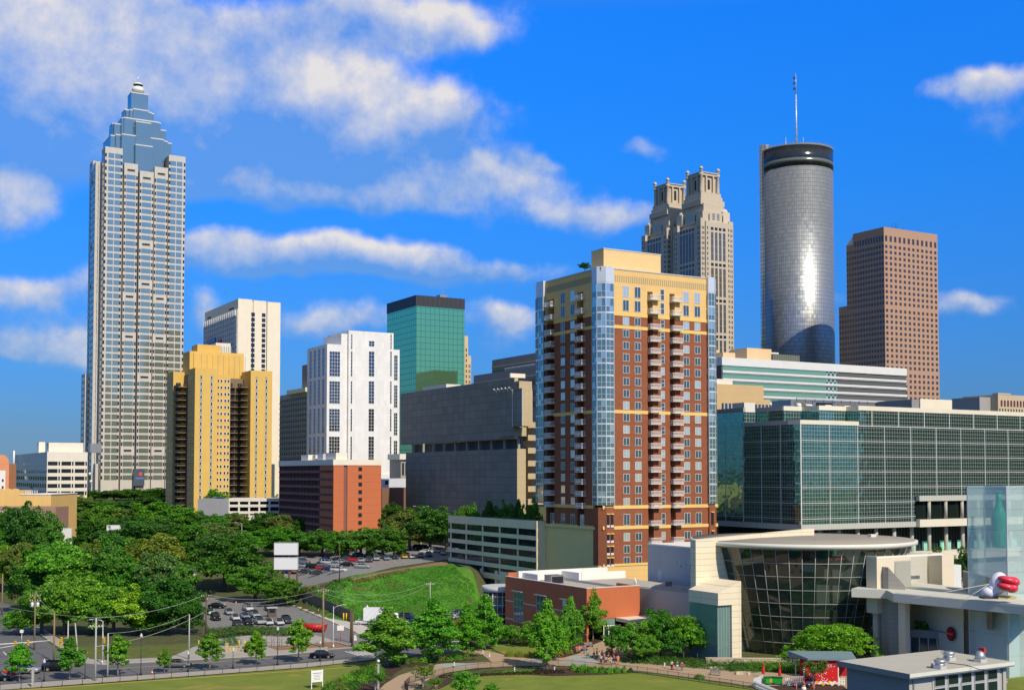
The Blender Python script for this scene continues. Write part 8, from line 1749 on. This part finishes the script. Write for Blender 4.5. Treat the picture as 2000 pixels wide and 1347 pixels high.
def figure(pose):
    """one continuous body; faces -y; pose: stand, walk, hips, sit"""
    sw = {'stand':.03,'walk':.30,'hips':.05,'sit':0}[pose]; hz = .92 if pose != 'sit' else .48
    V = [(0,0,hz),(0,0,hz+.22),(0,-.01,hz+.42),(0,0,hz+.56),(0,-.02,hz+.66),(0,-.03,hz+.74),(0,-.02,hz+.83)]; R = [(.15,.11),(.13,.095),(.16,.10),(.06,.055),(.065,.075),(.085,.10),(.06,.075)]
    E = [(0,1),(1,2),(2,3),(3,4),(4,5),(5,6)]; V.append((0,-.125,hz+.735)); R.append(.018); E.append((5,7))   # nose
    for s_ in (-1, 1):
        n = len(V); f = s_*sw
        if pose == 'sit': V += [(s_*.10,0,hz-.02),(s_*.12,-.42,hz),(s_*.12,-.44,.08),(s_*.12,-.60,.04)]
        else: V += [(s_*.10,0,hz-.06),(s_*.11,-f*.55-.02,hz*.52),(s_*.11,-f*.9+(.08 if f < -.1 else 0),.09),(s_*.12,-f*.9-.14+(.08 if f < -.1 else 0),.04)]
        R += [.088,.062,.042,(.045,.03)]; E += [(0,n),(n,n+1),(n+1,n+2),(n+2,n+3)]
        n = len(V); b = -f*.8
        hand = (s_*.27, -b*.5-.05, hz+.0) if pose in ('stand','walk') else ((s_*.17,-.10,hz+.06) if pose == 'hips' else (s_*.14,-.32,hz+.12)); el = (s_*.25, -b*.2+.03, hz+.23) if pose != 'hips' else (s_*.36,.05,hz+.22)
        V += [(s_*.19,0,hz+.46), el, hand]; R += [.055,.042,.028]; E += [(2,n),(n,n+1),(n+1,n+2)]
        h = Vector(hand); d = (h-Vector(el)).normalized(); q = Vector((0,1,0)); palm = h+d*.07; V.append(tuple(palm)); R.append((.034,.02)); pi_ = len(V)-1; E.append((n+2, pi_))
        for k, (o_, l_) in enumerate(((-.026,.07),(-.009,.085),(.009,.08),(.026,.062))): t_ = palm+d*l_+q*o_*1.3+Vector((s_*-.015,0,0)); V.append(tuple(t_)); R.append(.009); E.append((pi_, len(V)-1))
        t_ = h+d*.05+q*-.05; V.append(tuple(t_)); R.append(.01); E.append((n+2, len(V)-1))
    body = skin_mesh('body', V, E, R, skinm)
    def sub(idx, grow, nm, extra=1.0):
        mp = {v: i for i, v in enumerate(idx)}; e = [(mp[a], mp[b]) for a, b in E if a in mp and b in mp]; vv = [V[i] for i in idx]; rr = [tuple(x+grow for x in (R[i] if isinstance(R[i], tuple) else (R[i],)*2)) for i in idx]
        return skin_mesh(nm, vv, e, rr, cloth)
    armA, armB = 12, 12+4+4+5
    # indices: legs and arms laid out per side: side 1 legs 8..11, arm 12..14, palm 15, fingers 16..20; side 2 legs 21..24, arm 25..27
    shirt = sub([1,0,2,12,13,25,26], .022, 'shirt'); trousers = sub([0,8,9,10,21,22,23], .022, 'trousers'); shorts = sub([0,8,9,21,22], .026, 'shorts')
    m = MB(); m.sphere((0,.015,hz+.80), .112, 12, 8, 0, (1,1.05,.98)); m.v = [(x, y if y > -.055 else y+.05, z if not (y < -.04 and z < hz+.80) else z+.06) for x, y, z in m.v]; hair = m.mesh('hair', hairm)
    m = MB()
    for s_ in (-1, 1): m.sphere((s_*.034,-.118,hz+.765), .012, 6, 4)
    eyes = m.mesh('eyes', dark); m = MB()
    for s_ in (-1, 1):
        i = 10 if s_ < 0 else 23; x, y, z = V[i]; m.sphere((x,y-.07,.045), .07, 8, 5, 0, (.75,1.8,.62))
    return dict(body=body, shirt=shirt, trousers=trousers, shorts=shorts, hair=hair, eyes=eyes, shoes=m.mesh('shoes', shoe))
FIG = {p: figure(p) for p in ('stand','walk','hips','sit')}
def person(px, py, pose, yaw, shirt, legs, short, label, h=1.0, tone=1.0, hair=True):
    p = G(px, py, .07); t = thing('person', tuple(p), label, 'person', radians(yaw), None); f = FIG[pose]; t.scale = (h, h, h)
    if pose == 'sit': t.location.z += .02
    for nm in ('body','shirt','shorts' if short else 'trousers','hair','eyes','shoes'):
        o = link(bpy.data.objects.new(nm, f[nm])); o.parent = t
        if nm == 'shirt': o.color = (*shirt, 1)
        if nm in ('shorts','trousers'): o.color = (*legs, 1)
PW, PR, PB, PK, PT, PO, PJ, PG, PY, PP = (.7,.7,.68),(.65,.03,.04),(.03,.05,.18),(.02,.02,.02),(.05,.45,.48),(.75,.18,.06),(.10,.17,.32),(.30,.30,.32),(.60,.50,.22),(.45,.38,.55)
for a in ((1126,1273,'sit',20,PR,PG,0,'person in a red top seated at the left of the bench'),(1131,1272,'sit',10,PO,PW,1,'person in orange top and pale shorts seated at the bench\'s right'),(1141,1275,'stand',160,PR,PJ,0,'person in red shirt and blue jeans standing before the bench'),(1148,1285,'walk',30,PT,PJ,1,'person in a turquoise shirt and blue shorts walking apart from the crowd'),
    (1160,1284,'walk',60,PG,PK,0,'person in grey with dark trousers at the left of the crowd'),(1166,1283,'stand',90,PK,PK,0,'person all in black at the left back of the crowd'),(1171,1289,'walk',70,PW,PG,1,'person in a white shirt walking left of the orange top'),(1176,1287,'stand',40,PO,PG,1,'person in an orange-red top deep in the crowd'),(1174,1296,'stand',200,PP,PK,0,'person in lavender shirt and black trousers at the front left'),
    (1183,1298,'hips',10,PG,PK,1,'person in grey top with bare legs at the front of the crowd'),(1188,1294,'walk',30,PK,PY,1,'person in black top and straw-coloured shorts'),(1193,1298,'walk',-20,PY,PP,1,'person in a yellowish top at the front centre'),(1197,1291,'stand',180,PK,PK,0,'dark-clothed person behind the yellowish top'),(1199,1295,'walk',-60,PO,PB,1,'person in an orange top and navy shorts inside the crowd'),
    (1203,1290,'stand',120,PK,PJ,0,'person in black and jeans just left of the last orange shirt'),(1207,1296,'hips',20,(.80,.22,.12),(.72,.30,.15),1,'person in orange shirt and shorts at the right end of the crowd'),(1185,1285,'stand',0,PG,PJ,1,'person in a light grey top behind the crowd'),(1190,1287,'walk',100,PW,PB,1,'person in white and navy behind the crowd'),(1180,1292,'walk',-30,(.5,.2,.2),PK,1,'person in a faded red top in the middle of the crowd'),
    (1196,1280,'stand',-90,PK,PK,0,'person in black beside the red vending cart'),(1312,1307,'stand',150,PW,PK,0,'person in a white shirt and cap, left of three by the hedge'),(1323,1308,'stand',180,PB,PW,1,'person in navy shirt and white shorts, middle of three by the hedge'),(1332,1309,'stand',170,PR,PJ,0,'person in a red shirt and jeans, right of three by the hedge'),
    (1228,1247,'stand',0,PK,PK,0,'person in black standing under the red wing\'s canopy'),(1964,1346,'walk',-40,PW,(.3,.2,.15),1,'person in white walking beyond the grey pavilion')): person(*a)
person(1316, 1308, 'stand', 160, (.75,.15,.30), (.75,.2,.35), 1, 'small child in pink beside the white-shirted person', .62)
